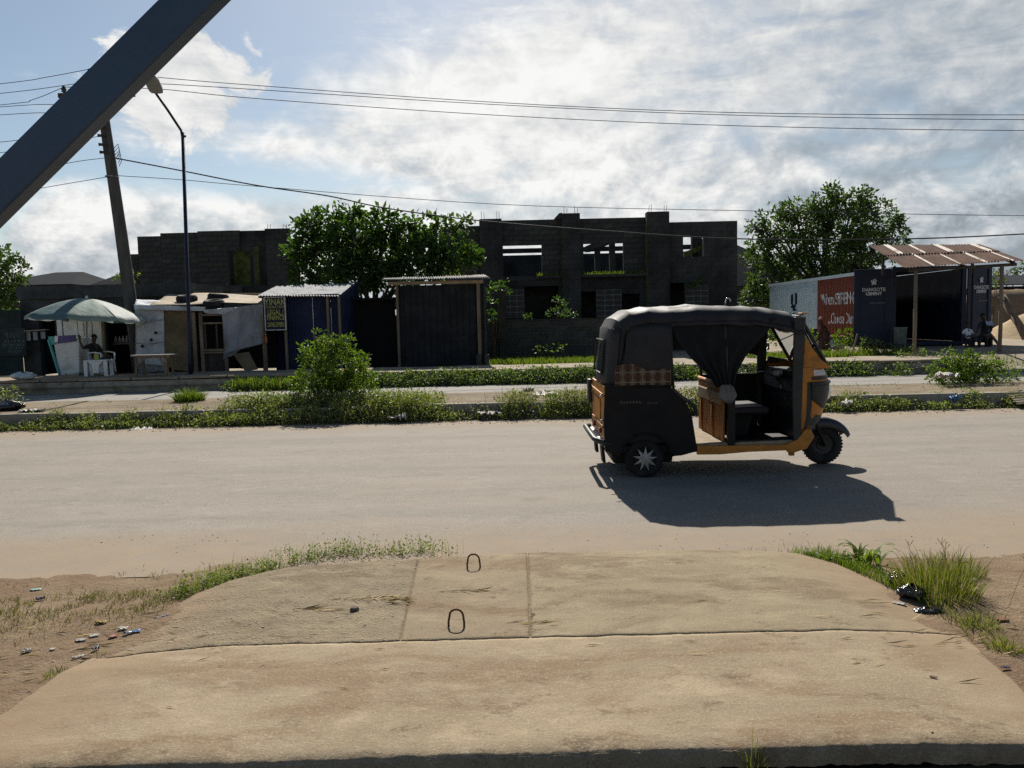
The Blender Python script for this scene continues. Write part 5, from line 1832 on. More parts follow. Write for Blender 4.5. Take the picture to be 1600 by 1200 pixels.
painted('When STRENGTH', .62, 31.35, 2.02, mt['sign_white'], .012, .78)
painted('...Choose Dan', .58, 30.6, 1.28, mt['sign_white'], .012, .66)
painted('DANGOTE', .62, 35.9, 1.28, mt['cont_navy'], .02, .92)
em = MB()
for (y, z, ry, rz_, a) in ((34.55, 2.32, .16, .30, .2), (34.15, 2.34, .14, .30, -.3), (34.4, 2.0, .30, .10, .2), (34.3, 1.86, .26, .05, 0)):
    n_ = 14
    em.add([(0, y + ry * math.cos(2 * PI * k / n_), z + rz_ * math.sin(2 * PI * k / n_)) for k in range(n_)], [tuple(range(n_))])
me_ = em.mesh('emblem', False)
bm = bmesh.new(); bm.from_mesh(me_)
y = CY0
while y < CY1:
    for u in (0, .27, .5, .77):
        bmesh.ops.bisect_plane(bm, geom=bm.verts[:] + bm.edges[:] + bm.faces[:], plane_co=(0, y + u * per, 0), plane_no=(0, 1, 0))
    y += per
for v in bm.verts:
    v.co.x = CX0 + float(cprof(v.co.y)) - .004
bm.to_mesh(me_); bm.free()
link('emblem', me_, mt['cont_navy'], ct)

# awning in front of the container
aw = thing('rusty_awning', 'rust brown corrugated awning on posts before the container doors', 'awning', (0, 0, 0))
A = P3(1413, 418.5, 22.5); B = P3(1600, 406.5, 22.5); Cc = P3(1357, 384, 25.0); Dd = P3(1532, 382.5, 25.0)
ns = 9
for r_ in range(2):
    for i in range(ns):
        a, b = i / ns, min(1, (i + 1) / ns + .015)
        q0, q1 = (0, .56) if r_ == 0 else (.52, 1)
        lift = Vector((0, 0, .012 * r_ + .006 * (i % 2) + random.uniform(-.006, .006)))
        e0 = A.lerp(B, a).lerp(Cc.lerp(Dd, a), q0) + lift; e1 = A.lerp(B, b).lerp(Cc.lerp(Dd, b), q0) + lift
        f0 = A.lerp(B, a).lerp(Cc.lerp(Dd, a), q1) + lift; f1 = A.lerp(B, b).lerp(Cc.lerp(Dd, b), q1) + lift
        corr('roof_sheet', e0, e1, f0, f1, 5, .016, mt['rust'], aw, 3)
        if (i, r_) in ((1, 1), (2, 0), (3, 1), (5, 1), (6, 0), (8, 0), (8, 1), (4, 0)):
            w0 = random.uniform(.0, .15); w1 = w0 + random.uniform(.18, .42)
            up = Vector((0, 0, .014))
            corr('pale_strip', e0.lerp(e1, w0) + up, e0.lerp(e1, w1) + up, f0.lerp(f1, w0) + up, f0.lerp(f1, w1) + up, 5 * (w1 - w0), .016, mt['rust_pale'], aw, 3, phase=2 * PI * 5 * w0)
zfh = A.z - .09
for px, top in ((1431, 424), (1565.5, 416)):
    p = P3(px, top, 22.62)
    MB().tube([(p.x, p.y, .2), (p.x + .01, p.y, 1.2), (p.x, p.y, p.z + .02)], .055, 8).build('post', mt['wood'], aw, smooth=True)
a_, b_ = P3(1420, 423, 22.62), P3(1588, 413, 22.62)
MB().bar(a_, b_, .06, .09).build('front_beam', mt['wood_dark'], aw)
a_, b_ = P3(1372, 392, 24.8), P3(1528, 391, 24.8)
MB().bar(a_, b_, .06, .09).build('back_beam', mt['wood_dark'], aw)
for q in (.08, .5, .92):
    MB().bar(A.lerp(B, q) - Vector((0, 0, .06)), Cc.lerp(Dd, q) - Vector((0, 0, .06)), .05, .07).build('rafter', mt['wood_dark'], aw)
for px in (1380, 1520):
    p = P3(px, 392, 24.8)
    MB().bar((p.x, p.y, CZ1 - .3), (p.x, p.y, p.z), .07, .07).build('rear_strut', mt['wood_dark'], aw)
bkt = thing('grey_bucket', 'grey green plastic drum standing beside the container door', 'drum', (PX(1405, 25.0), 24.9, .62))
MB().lathe([(0, 0), (.17, 0), (.19, .03), (.20, .5), (.215, .52), (.215, .56), (.19, .56), (.18, .05), (0, .05)], 18).build('drum_body', MAT('grey green plastic', (0.12, 0.14, 0.13), .5), bkt, smooth=True)
MB().mm((-.4, -.25, -.14), (.35, .3, -.002)).build('stand', mt['mortar'], bkt, bevel=.02)

# ------------------------------------------------------------------ far right: sand, timber, low building
hp = thing('sand_heap', 'pale heap of building sand beside the container', 'heap', (0, 0, 0))
xs = np.linspace(18.8, 31, 60); ys = np.linspace(27.5, 36, 40)
X, Y = np.meshgrid(xs, ys)
Z = 1.45 * np.exp(-(((X - 21.4) / 2.2) ** 2 + ((Y - 31) / 1.7) ** 2)) + 0.9 * np.exp(-(((X - 26) / 2.4) ** 2 + ((Y - 31.5) / 2) ** 2)) + .05 * fbm(X, Y, 1.5) + .15
i = (np.arange(39)[:, None] * 60 + np.arange(59)[None, :]).ravel()
link('heap', arr_mesh('heap', np.stack([X, Y, Z], -1).reshape(-1, 3), np.full(len(i), 4), np.stack([i, i + 1, i + 61, i + 60], 1).ravel()), mt['sand'], hp, True)
cl = thing('clay_bank', 'brown earth bank standing behind the pale sand heap', 'earth bank', (0, 0, 0))
xs = np.linspace(20.3, 34, 50); ys = np.linspace(33.0, 40, 30)
X, Y = np.meshgrid(xs, ys)
Z = 2.45 * np.exp(-(((X - 23.0) / 3.0) ** 4 + ((Y - 36.0) / 1.6) ** 4)) + .08 * fbm(X, Y, 1.5) + .1
i = (np.arange(29)[:, None] * 50 + np.arange(49)[None, :]).ravel()
link('bank', arr_mesh('bank', np.stack([X, Y, Z], -1).reshape(-1, 3), np.full(len(i), 4), np.stack([i, i + 1, i + 51, i + 50], 1).ravel()), mt['soil'], cl, True)
tb = thing('leaning_timber', 'rough grey timber leaning down across the sand heap', 'timber', (0, 0, 0))
MB().tube([P3(1566, 462, 29), P3(1582, 492, 28.6), P3(1606, 526, 28.2)], .13, 7).build('trunk_piece', mt['wood'], tb, smooth=True)
MB().tube([P3(1580, 488, 28.6), P3(1600, 530, 28.0)], .07, 6).build('branch_piece', mt['wood'], tb, smooth=True)
lb = thing('green_roof_house', 'low far building with a dark green roof at the right edge', 'house', (0, 0, 0))
DL = 52
MB().add([P3(1540, 446, DL - 2), P3(1720, 444, DL - 2), P3(1720, 428, DL + 4), P3(1545, 432, DL + 4)], [(0, 1, 2, 3)]).build('roof', mt['roof_far'], lb, thick=.06)
MB().mm((PX(1545, DL), DL, 0), (PX(1720, DL), DL + 4, PZ(1600, 447, DL))).build('wall', mt['dark_wall'], lb)
MB().mm((PX(1550, 48), 48, PZ(1590, 466, 48)), (PX(1720, 48), 50, PZ(1590, 459, 48))).build('verandah_roof', mt['green_dark'], lb)
for px in (1594, 1599, 1604, 1640):
    MB().mm((PX(px, 48) - .07, 48.2, 0), (PX(px, 48) + .07, 48.35, PZ(1590, 466, 48))).build('verandah_post', mt['mortar_pale'], lb)
ln = thing('propped_pole', 'thin pole propped low against the open right container door', 'pole', (0, 0, 0))
MB().bar(P3(1544, 518, 24.6), P3(1562, 540, 24.0), .06, .06).build('stick', mt['wood'], ln)


# ------------------------------------------------------------------ poles and wires
up_ = thing('utility_pole', 'leaning grey wooden utility pole with wires behind the parasol', 'utility pole', (0, 0, 0))
DP = 24.6
b0 = P3(213, 540, DP); t0 = P3(163, 186, DP); tt = P3(152, 118, DP)
base = b0 + (b0 - t0) * ((b0.z + .1) / (t0.z - b0.z))
MB().tube([base, b0, b0.lerp(t0, .5) + Vector((.02, 0, 0)), t0, tt], [.225, .205, .185, .155, .135], 14).build('pole', mt['pole_grey'], up_, smooth=True)
MB().bar(P3(92, 150, DP - .2), P3(210, 147, DP - .2), .12, .14).build('crossarm', mt['wood_dark'], up_)
MB().bar(P3(205, 148, DP - .2), P3(162, 190, DP - .2), .05, .05).build('arm_brace', mt['wood_dark'], up_)
for (px, py) in ((140, 118), (100, 144), (200, 141)):
    p = P3(px, py, DP - .2)
    MB().lathe([(.0, -.1), (.03, -.1), (.03, .0), (.08, .01), (.05, .05), (.085, .07), (.06, .12), (.03, .2), (0, .21)], 12, 'Z', p).build('insulator', mt['wood_dark'], up_, smooth=True)
for k, py in enumerate((199, 212, 226, 238)):
    p = P3(158 + 1.6 * k, py, DP - .22)
    MB().tube([p + Vector((.1, .05, 0)), p + Vector((-.12, -.05, 0))], [.03, .05], 8).build('shackle', mt['wood_dark'], up_)
for k in range(4):
    a = P3(178 + k, 232 + 5 * k, DP - .2)
    MB().tube([a, a + Vector((.16, -.05, .12)), a + Vector((.2, -.05, -.1)), a + Vector((.08, 0, -.25))], .010, 5).build('service_loop', mt['wire'], up_)
MB().lathe([(.195, -.02), (.205, 0), (.195, .02)], 14, 'Z', P3(175, 276, DP)).build('band', mt['zinc'], up_)


def smooth_path(pts, n=10):
    out = []
    P = [pts[0]] + list(pts) + [pts[-1]]
    for i in range(1, len(P) - 2):
        for k in range(n):
            t = k / n
            p0, p1, p2, p3 = P[i - 1], P[i], P[i + 1], P[i + 2]
            out.append(0.5 * ((2 * p1) + (p2 - p0) * t + (2 * p0 - 5 * p1 + 4 * p2 - p3) * t * t + (3 * p1 - p0 - 3 * p2 + p3) * t * t * t))
    out.append(P[-1])
    return out


def wire(name, label, pts, r, D0, D1=None, group='overhead wires'):
    D1 = D0 if D1 is None else D1
    n = len(pts)
    xs0, xs1 = pts[0][0], pts[-1][0]
    w3 = [P3(px, py, D0 + (D1 - D0) * (px - xs0) / (xs1 - xs0)) for px, py in pts]
    o = MB().tube(smooth_path(w3, 6), r, 5, cap=False).build(name, mt['wire'], None, smooth=True)
    return tag(o, label, 'wire', group)


wire('overhead_wire', 'highest thin overhead wire running from the pole top to the right', [(140, 108), (250, 121), (400, 133.5), (775, 160), (1150, 176), (1600, 179.5), (2050, 176), (2560, 152)], .011, DP - .2)
wire('overhead_wire', 'overhead wire just below the highest one, right of the pole', [(200, 132), (250, 131), (400, 140), (775, 163.5), (1150, 180), (1600, 187), (2050, 184), (2560, 160)], .011, DP - .2)
wire('overhead_wire', 'third overhead wire from the top, right of the pole', [(100, 136), (245, 139), (400, 154), (775, 180), (1150, 196.5), (1600, 204), (2050, 202), (2560, 182)], .011, DP - .2)
wire('overhead_wire', 'single thin wire crossing just above the unfinished building', [(176, 274), (285, 281), (400, 291), (775, 319), (1150, 329), (1600, 337), (2050, 338), (2560, 322)], .010, DP - .2)
wire('twisted_cable', 'thick sagging twisted cable passing in front of the unfinished building', [(180, 247), (285, 267), (400, 289.5), (512, 306), (602, 325), (752, 345), (962, 362), (1150, 373), (1375, 374), (1592, 366), (2000, 340), (2500, 290)], .021, DP - .2)
for lab, pts in (('topmost wire to the left of the utility pole', [(140, 108), (70, 121), (0, 131), (-400, 176), (-900, 190)]),
                 ('second wire from the top left of the utility pole', [(130, 129), (60, 139), (0, 146), (-400, 190), (-900, 204)]),
                 ('third wire from the top left of the utility pole', [(100, 136), (50, 156), (0, 164), (-400, 204), (-900, 216)]),
                 ('fourth wire from the top left of the utility pole', [(168, 160), (95, 163), (0, 167), (-400, 200), (-900, 214)]),
                 ('fifth wire from the top left of the utility pole', [(166, 172), (83, 176), (0, 179.5), (-400, 208), (-900, 216)]),
                 ('sixth wire from the top, emerging below the dark strut at the left', [(158, 199), (42, 217), (0, 222), (-400, 262), (-900, 270)]),
                 ('seventh wire from the top, low on the left of the pole', [(160, 212), (80, 226), (0, 238.5), (-400, 280), (-900, 290)]),
                 ('eighth wire from the top, low on the left of the pole', [(163, 247), (110, 254), (0, 276), (-400, 318), (-900, 326)]),
                 ('lowest wire to the left of the utility pole', [(170, 276), (64, 294), (0, 306), (-400, 350), (-900, 360)])):
    wire('overhead_wire', lab, pts, .010, DP - .25)

lp = thing('street_lamp', 'dark blue street lamp post with a bent arm before the kiosk', 'street lamp', (0, 0, 0))
DLm = 21.5
f0 = P3(285.5, 207, DLm); f1 = P3(297, 560, DLm)
f2 = f1 + (f1 - f0) * ((f1.z - .38) / (f0.z - f1.z))
f2 = Vector((f1.x + (f1.x - f0.x) * (f1.z - .30) / (f0.z - f1.z), DLm, .30))
MB().tube([f2, f1, f0], [.062, .054, .046], 10).build('post', mt['pole_blue'], lp, smooth=True)
MB().tube([f0 + Vector((0, 0, -.25)), P3(283, 204, DLm), P3(262, 172, DLm - .3), P3(243, 145, DLm - .6)], .035, 8).build('arm', mt['pole_blue'], lp, smooth=True)
MB().box(f2 + Vector((0, 0, .08)), (.24, .24, .03)).build('base_plate', mt['pole_blue'], lp)
a = P3(246, 144, DLm - .6); c = P3(235, 120, DLm - 1.2)
dirv = (c - a).normalized()
sdv = Vector((1, .3, 0)).normalized()
nv = dirv.cross(sdv).normalized(); sdv = nv.cross(dirv)
hb = MB()
for q, wd, hh in ((0, .10, .05), (.12, .17, .055), (.8, .18, .05), (1, .13, .03)):
    pass
rr = []
for q, wd, hh in ((-.02, .06, .04), (.06, .15, .055), (.25, .18, .06), (.85, .18, .05), (1, .14, .03)):
    p = a.lerp(c, q)
    rr.append([p - sdv * wd - nv * hh, p + sdv * wd - nv * hh, p + sdv * wd * .9 + nv * hh, p - sdv * wd * .9 + nv * hh])
hb.grid(rr, closed=True)
n_ = len(hb.v)
hb.f += [[0, 1, 2, 3], [n_ - 1, n_ - 2, n_ - 3, n_ - 4]]
hb.mi += [0, 0]
hb.build('lamp_head', mt['lamp_grey'], lp, bevel=.01)
MB().box(P3(287.5, 213, DLm - .05), (.10, .05, .05)).build('bracket', mt['pole_blue'], lp)

# strut of the canopy over the photographer
st = thing('canopy_strut', 'dark blue grey steel strut crossing the upper left corner close up', 'strut', (0, 0, 0))
YS = 1.30
e0, e1 = P3(0, 303, YS), P3(305, 0, YS)
dv = (e1 - e0).normalized()
lo_ = e0 + dv * ((.05 - e0.z) / dv.z)
hi_ = e1 + dv * .9
MB().bar(lo_, hi_, .036, .064, up=(-1, 0, 1)).build('tube', mt['strut'], st, bevel=.004, seg=3)
MB().box((lo_.x, YS, .01), (.16, .14, .06)).build('foot_plate', mt['strut'], st)

# ------------------------------------------------------------------ parasol and stall furniture
def _fabric(c, tr):
    def fn(t):
        p = t.obj()
        cc_ = t.mix(t.smooth(t.noise(p, 3, 5), .3, .7), tuple(x * .85 for x in c), tuple(min(1, x * 1.12) for x in c))
        b = t.bsdf(cc_, .7, 0, .25, t.bump(t.noise(p, 6, 4), .4, .05))
        r = t.n('ShaderNodeBsdfTranslucent')
        t.put(r.inputs['Color'], cc_)
        m = t.n('ShaderNodeMixShader')
        m.inputs[0].default_value = tr
        t.t.links.new(b, m.inputs[1]); t.t.links.new(r.outputs[0], m.inputs[2])
        t.out(m.outputs[0])
    return fn


um = [sheet_mat('pale green nylon', _fabric((0.24, 0.31, 0.27), .3)), sheet_mat('blue green nylon', _fabric((0.11, 0.18, 0.19), .3)), sheet_mat('off white nylon', _fabric((0.42, 0.45, 0.43), .3))]
DU = 22.2
top_p = P3(124, 466, DU)
foot = Vector((top_p.x + .06, DU, .38))
pr = thing('parasol', 'faded green and white market parasol shading the stall', 'parasol', foot)
TH = top_p.z - foot.z
R_ = 1.56
for k in range(8):
    a0 = 2 * PI * k / 8 + .2
    a1 = a0 + 2 * PI / 8
    rws = []
    for q in np.linspace(0.015, 1, 11):
        row = []
        for u in np.linspace(0, 1, 9):
            an = a0 + (a1 - a0) * u
            sag = .05 * math.sin(PI * u) * q * q
            rad = R_ * q * (math.cos(PI / 8) / math.cos((u - .5) * PI / 4) * .35 + .65)
            row.append((rad * math.cos(an), rad * math.sin(an), TH - .56 * q ** 1.7 - sag * .6 - .015 * math.sin(11 * u + 5 * q) * q))
        rws.append(row)
    # hanging edge
    rws.append([(p[0] * 1.005, p[1] * 1.005, p[2] - .07 - .02 * math.sin(PI * i / 8)) for i, p in enumerate(rws[-1])])
    MB().grid(rws).build('panel', um[[0, 0, 1, 2, 0, 1, 0, 2][k]], pr, smooth=True)
    MB().tube([(R_ * q * math.cos(a0), R_ * q * math.sin(a0), TH - .56 * q ** 1.7 - .015) for q in np.linspace(.02, 1, 8)], .008, 5).build('rib', mt['zinc'], pr)
    MB().tube([(.05 * math.cos(a0), .05 * math.sin(a0), TH - .62), (R_ * .5 * math.cos(a0), R_ * .5 * math.sin(a0), TH - .56 * .5 ** 1.7 - .02)], .006, 4).build('stay', mt['zinc'], pr)
MB().tube([(0, 0, 0), (0, 0, TH + .02)], .022, 8).build('pole', mt['zinc'], pr)
MB().lathe([(.03, TH - .01), (.04, TH + .02), (.015, TH + .07), (0, TH + .08)], 10).build('finial', mt['plastic_white'], pr, smooth=True)
MB().lathe([(0, -.02), (.2, -.02), (.2, .05), (.05, .08), (.04, .2), (0, .2)], 16).build('base', mt['mortar'], pr)
pr.rotation_euler = (-.03, .05, 0)

# white slanting counter with a teal and purple banner
cn = thing('slanted_counter', 'dirty white slanted counter with a teal and purple top band', 'counter', (0, 0, 0))
DC = 22.6
pl = [P3(83, 531, DC), P3(123, 528, DC), P3(124, 583, DC - .1), P3(92, 585, DC - .1)]
MB().add([*pl, *[p + Vector((.05, .7, 0)) for p in pl]], [(0, 1, 2, 3), (7, 6, 5, 4), (0, 4, 5, 1), (1, 5, 6, 2), (2, 6, 7, 3), (3, 7, 4, 0)]).build('front', mt['white_paint'], cn, bevel=.02)
MB().bar(P3(76, 531, DC - .03), P3(93, 585, DC - .13), .06, .05).build('side_trim', mt['teal'], cn)
MB().add([P3(75, 526, DC - .05), P3(86, 525.5, DC - .05), P3(86, 538, DC - .05), P3(78, 539, DC - .05)], [(0, 1, 2, 3)]).build('teal_band', mt['teal'], cn, thick=.02)
MB().add([P3(86, 525, DC - .06), P3(91, 525, DC - .06), P3(91, 534, DC - .06), P3(86, 535, DC - .06)], [(0, 1, 2, 3)]).build('white_band', mt['plastic_white'], cn, thick=.02)
MB().add([P3(91, 525, DC - .05), P3(119, 523, DC - .05), P3(119, 533, DC - .05), P3(90, 537, DC - .05)], [(0, 1, 2, 3)]).build('purple_band', mt['purple'], cn, thick=.02)
bp = thing('white_back_panels', 'upright white boards standing behind the stall under the parasol', 'panel', (0, 0, 0))
for (a, b, t_, bt) in ((86, 94, 492, 530), (96, 118, 492, 527), (119, 128, 494, 530), (129, 141, 500, 545), (142, 156, 501, 548)):
    MB().mm((PX(a, 23.3) + .01, 23.3, ZG - .02), (PX(b, 23.3), 23.34, PZ(a, t_, 23.3))).build('board', mt['white_paint'], bp, bevel=.006)
MB().mm((PX(156.5, 23.3), 23.28, ZG - .02), (PX(160, 23.3), 23.36, PZ(158, 500, 23.3))).build('edge_post', mt['wood'], bp)

# white plastic stool table
sx = thing('plastic_stool', 'square white plastic stool table beside the parasol pole', 'stool', (PX(148, 21.8), 21.8, .385), .12)
H_ = .46
MB().box((0, 0, H_ - .02), (.62, .5, .04)).build('seat', mt['plastic_white'], sx, bevel=.012)
for x in (-.27, .27):
    for y in (-.2, .2):
        MB().prism([(x - .045, 0), (x + .045, 0), (x * .97 + .05, H_ - .04), (x * .97 - .05, H_ - .04)], y - .03, y + .03).build('leg', mt['plastic_white'], sx)
for y in (-.215, .215):
    MB().prism([(-.2, H_ - .041), (.2, H_ - .041), (.1, H_ - .12), (.07, .1), (-.07, .1), (-.1, H_ - .12)], y - .01, y + .01).build('apron', mt['plastic_white'], sx)
for k, (x, c_i) in enumerate(((-.1, 'sign_yellow'), (.02, 'wood_pale'))):
    pass
jr = thing('yellow_jar', 'small yellow topped jar on the white plastic stool', 'jar', (sx.location.x - .03, 21.78, .385 + H_ + .0))
MB().lathe([(0, 0), (.06, 0), (.065, .02), (.065, .13), (.05, .15)], 12).build('jar_body', mt['sign_yellow'], jr, smooth=True)
MB().lathe([(.055, .15), (.057, .18), (0, .185)], 12).build('lid', mt['wood_pale'], jr, smooth=True)


def plastic_chair(name, label, loc, rz):
    c = thing(name, label, 'chair', loc, rz)
    MB().prism([(-.23, .40), (.23, .42), (.23, .45), (-.22, .43)], -.23, .23).build('seat', mt['plastic_white'], c, bevel=.012)
    bk_ = []
    for q in np.linspace(0, 1, 7):
        bk_.append([(-.22 - .12 * q + .05 * math.cos(u * 1.4) - .05, .24 * u * (1 - .15 * q * q), .43 + .44 * q) for u in np.linspace(-1, 1, 9)])
    MB().grid(bk_).build('backrest', mt['plastic_white'], c, smooth=True, thick=.014)
    for x in (-.21, .21):
        for y in (-.22, .22):
            MB().tube([(x * 1.12, y * 1.12, 0), (x, y, .42)], [.022, .03], 8).build('leg', mt['plastic_white'], c)
    for y in (-.25, .25):
        MB().tube([(-.26, y, .64), (.0, y * 1.08, .66), (.2, y * 1.05, .63), (.22, y, .42)], .022, 8).build('armrest', mt['plastic_white'], c, smooth=True)
    return c


plastic_chair('plastic_chair', 'white plastic armchair the man in black sits on', (PX(154, 22.5), 22.5, .38), -.25)

# rough wooden table
wt = thing('wooden_table', 'rough wooden table with a pale top near the walkway edge', 'table', (PX(233, 21.0), 21.15, .385), .03)
TT = .58
MB().box((0, 0, TT), (1.08, .55, .035)).build('tabletop', mt['zinc_old'], wt, bevel=.005)
for x in (-.42, .38):
    for y in (-.2, .2):
        MB().bar((x + (.03 if y > 0 else -.02), y, -.02), (x, y, TT - .02), .06, .06).build('leg', mt['wood'], wt)
MB().bar((-.40, -.235, .30), (-.12, -.235, TT - .03), .03, .05).build('brace', mt['wood'], wt)
MB().bar((.36, -.235, .26), (.20, -.235, TT - .03), .03, .05).build('brace', mt['wood'], wt)
MB().box((0, -.215, TT - .05), (.95, .03, .06)).build('apron', mt['wood'], wt)

# ------------------------------------------------------------------ people
def skin(name, J, E_, mat, parent, root, sub=2):
    names = list(J)
    me = bpy.data.meshes.new(name)
    me.from_pydata([J[k][0] for k in names], [(names.index(a), names.index(b)) for a, b in E_], [])
    o = bpy.data.objects.new(name, me)
    C.objects.link(o)
    md_ = o.modifiers.new('s', 'SKIN')
    md_.use_smooth_shade = True
    md_.branch_smoothing = .3
    lay = me.skin_vertices[0].data
    for i, k in enumerate(names):
        r = J[k][1]
        lay[i].radius = r if isinstance(r, tuple) else (r, r)
        lay[i].use_root = (k == root)
    sb = o.modifiers.new('u', 'SUBSURF')
    sb.levels = sub; sb.render_levels = sub
    dg = bpy.context.evaluated_depsgraph_get()
    m2 = bpy.data.meshes.new_from_object(o.evaluated_get(dg))
    bpy.data.objects.remove(o)
    return link(name, m2, mat, parent, True)


BODY_E = [('pelvis', 'spine'), ('spine', 'chest'), ('chest', 'neck'), ('neck', 'head'), ('head', 'crown')]
for s in 'LR':
    BODY_E += [('chest', 'sh' + s), ('sh' + s, 'el' + s), ('el' + s, 'wr' + s), ('wr' + s, 'ha' + s), ('pelvis', 'hi' + s), ('hi' + s, 'kn' + s), ('kn' + s, 'an' + s), ('an' + s, 'to' + s)]
RAD = dict(pelvis=.105, spine=.10, chest=.115, neck=.045, head=.078, crown=.062, sh=.058, el=.040, wr=.026, ha=.030, hi=.085, kn=.055, an=.034, to=.028)


def person(name, label, J, k, garments, hair=True, face=(0, -1, 0), hat=None):
    """J: joint positions in world space; k: size factor for the radii"""
    base_ = Vector(((J['anL'].x + J['anR'].x) / 2, (J['anL'].y + J['anR'].y) / 2, min(J['anL'].z, J['anR'].z) - .05))
    root = thing(name, label, 'person', base_)
    JJ = {}
    for n_, p in J.items():
        key = n_[:-1] if n_[-1] in 'LR' and n_[:-1] in RAD else n_
        JJ[n_] = (p - base_, RAD[key] * k)
    E_ = list(BODY_E)
    for s in 'LR':
        d_ = (J['ha' + s] - J['wr' + s]).normalized()
        sv = d_.cross(Vector((.2, .9, .3))).normalized()
        for f, (off, ln) in enumerate(((-.028, .075), (-.010, .085), (.010, .08), (.027, .065))):
            a_ = J['ha' + s] + sv * off * k + d_ * .02 * k
            b_ = a_ + d_ * ln * k * .55 + sv * off * .2
            c_2 = b_ + d_ * ln * k * .4 + d_.cross(sv) * .02 * k
            for q, pp, r_ in (('a', a_, .011), ('b', b_, .009), ('c', c_2, .007)):
                JJ['f%s%d%s' % (s, f, q)] = (pp - base_, r_ * k)
            E_ += [('ha' + s, 'f%s%da' % (s, f)), ('f%s%da' % (s, f), 'f%s%db' % (s, f)), ('f%s%db' % (s, f), 'f%s%dc' % (s, f))]
        tb_ = J['ha' + s] - sv * .04 * k
        tc_ = tb_ - sv * .02 * k + d_ * .045 * k
        JJ['t%sa' % s] = (tb_ - base_, .011 * k)
        JJ['t%sb' % s] = (tc_ - base_, .008 * k)
        E_ += [('ha' + s, 't%sa' % s), ('t%sa' % s, 't%sb' % s)]
    skin('body', JJ, E_, mt['skin'], root, 'pelvis')
    for gname, js, inf, mat in garments:
        G = {n_: (JJ[n_][0], JJ[n_][1] * inf.get(n_[:-1] if n_[-1] in 'LR' and n_[:-1] in RAD else n_, inf['*'])) for n_ in js}
        GE = [e for e in BODY_E if e[0] in js and e[1] in js]
        skin(gname, G, GE, mat, root, js[0])
    hd = JJ['head'][0].lerp(JJ['crown'][0], .45)
    fv = Vector(face).normalized()
    sv = fv.cross(Vector((0, 0, 1))).normalized()
    r_ = .078 * k
    if hair:
        hb_ = MB()
        hb_.lathe([(r_ * 1.08 * math.cos(a), r_ * 1.25 * math.sin(a)) for a in np.linspace(-.1, PI / 2, 8)], 16, 'Z', hd + Vector((0, 0, r_ * .1)) - fv * r_ * .12)
        hb_.build('hair', mt['hair'], root, smooth=True)
    if hat:
        hb_ = MB()
        hb_.lathe([(r_ * 1.14 * math.cos(a), r_ * 1.35 * math.sin(a)) for a in np.linspace(-.05, PI / 2, 8)], 16, 'Z', hd + Vector((0, 0, r_ * .15)) - fv * r_ * .15)
        hb_.build('head_scarf', hat, root, smooth=True)
    fc = MB()
    nb0 = hd + fv * r_ * .92
    fc.add([nb0 + Vector((0, 0, r_ * .3)), nb0 - sv * r_ * .2 - Vector((0, 0, r_ * .2)), nb0 + sv * r_ * .2 - Vector((0, 0, r_ * .2)), nb0 + fv * r_ * .3 - Vector((0, 0, r_ * .12))], [(0, 1, 3), (0, 3, 2), (1, 2, 3)])
    fc.box(nb0 - Vector((0, 0, r_ * .5)) + fv * .002, (r_ * .5, r_ * .2, r_ * .12))
    for s in (-1, 1):
        fc.lathe([(0, -r_ * .3), (r_ * .16, -r_ * .2), (r_ * .2, 0), (r_ * .16, r_ * .25), (0, r_ * .32)], 8, 'Z', hd + sv * s * r_ * 1.0)
    fc.build('face_features', mt['skin'], root, smooth=True)
    ey = MB()
    for s in (-1, 1):
        ey.lathe([(0, -r_ * .1), (r_ * .12, 0), (0, r_ * .1)], 8, 'Z', hd + sv * s * r_ * .38 + fv * r_ * .88 + Vector((0, 0, r_ * .2)))
    ey.build('eyes', mt['sign_white'], root, smooth=True)
    return root


TOP = ['spine', 'chest', 'pelvis', 'shL', 'shR', 'elL', 'elR', 'neck']
LONG = TOP + ['wrL', 'wrR']
LEGS = ['pelvis', 'hiL', 'hiR', 'knL', 'knR', 'anL', 'anR']
DM = 22.35
J = dict(pelvis=P3(151, 560, DM + .1), spine=P3(149.5, 553, DM + .08), chest=P3(146.5, 543.5, DM + .05), neck=P3(146, 535.5, DM + .02), head=P3(147, 530, DM), crown=P3(148, 524, DM),
         shL=P3(139, 539, DM - .1), elL=P3(130, 545, DM - .25), wrL=P3(125, 534, DM - .2), haL=P3(124, 528, DM - .18),
         shR=P3(153, 540, DM + .15), elR=P3(160, 551, DM + .1), wrR=P3(168, 556, DM - .1), haR=P3(172, 557, DM - .15),
         hiL=P3(152, 562, DM - .05), knL=P3(171, 560.5, DM - .18), anL=P3(174, 581, DM - .2), toL=P3(183, 583.5, DM - .24),
         hiR=P3(153, 562, DM + .22), knR=P3(172, 562, DM + .25), anR=P3(176, 580, DM + .2), toR=P3(184, 582, DM + .15))
person('person', 'seated person in dark clothes under the parasol, arm raised to its pole', J, 1.0,
       [('shirt', TOP, {'*': 1.16, 'neck': 1.05}, mt['cloth_black']), ('trousers', LEGS, {'*': 1.15}, mt['cloth_dark'])], face=(.8, -.5, 0))
DWm = 28.2
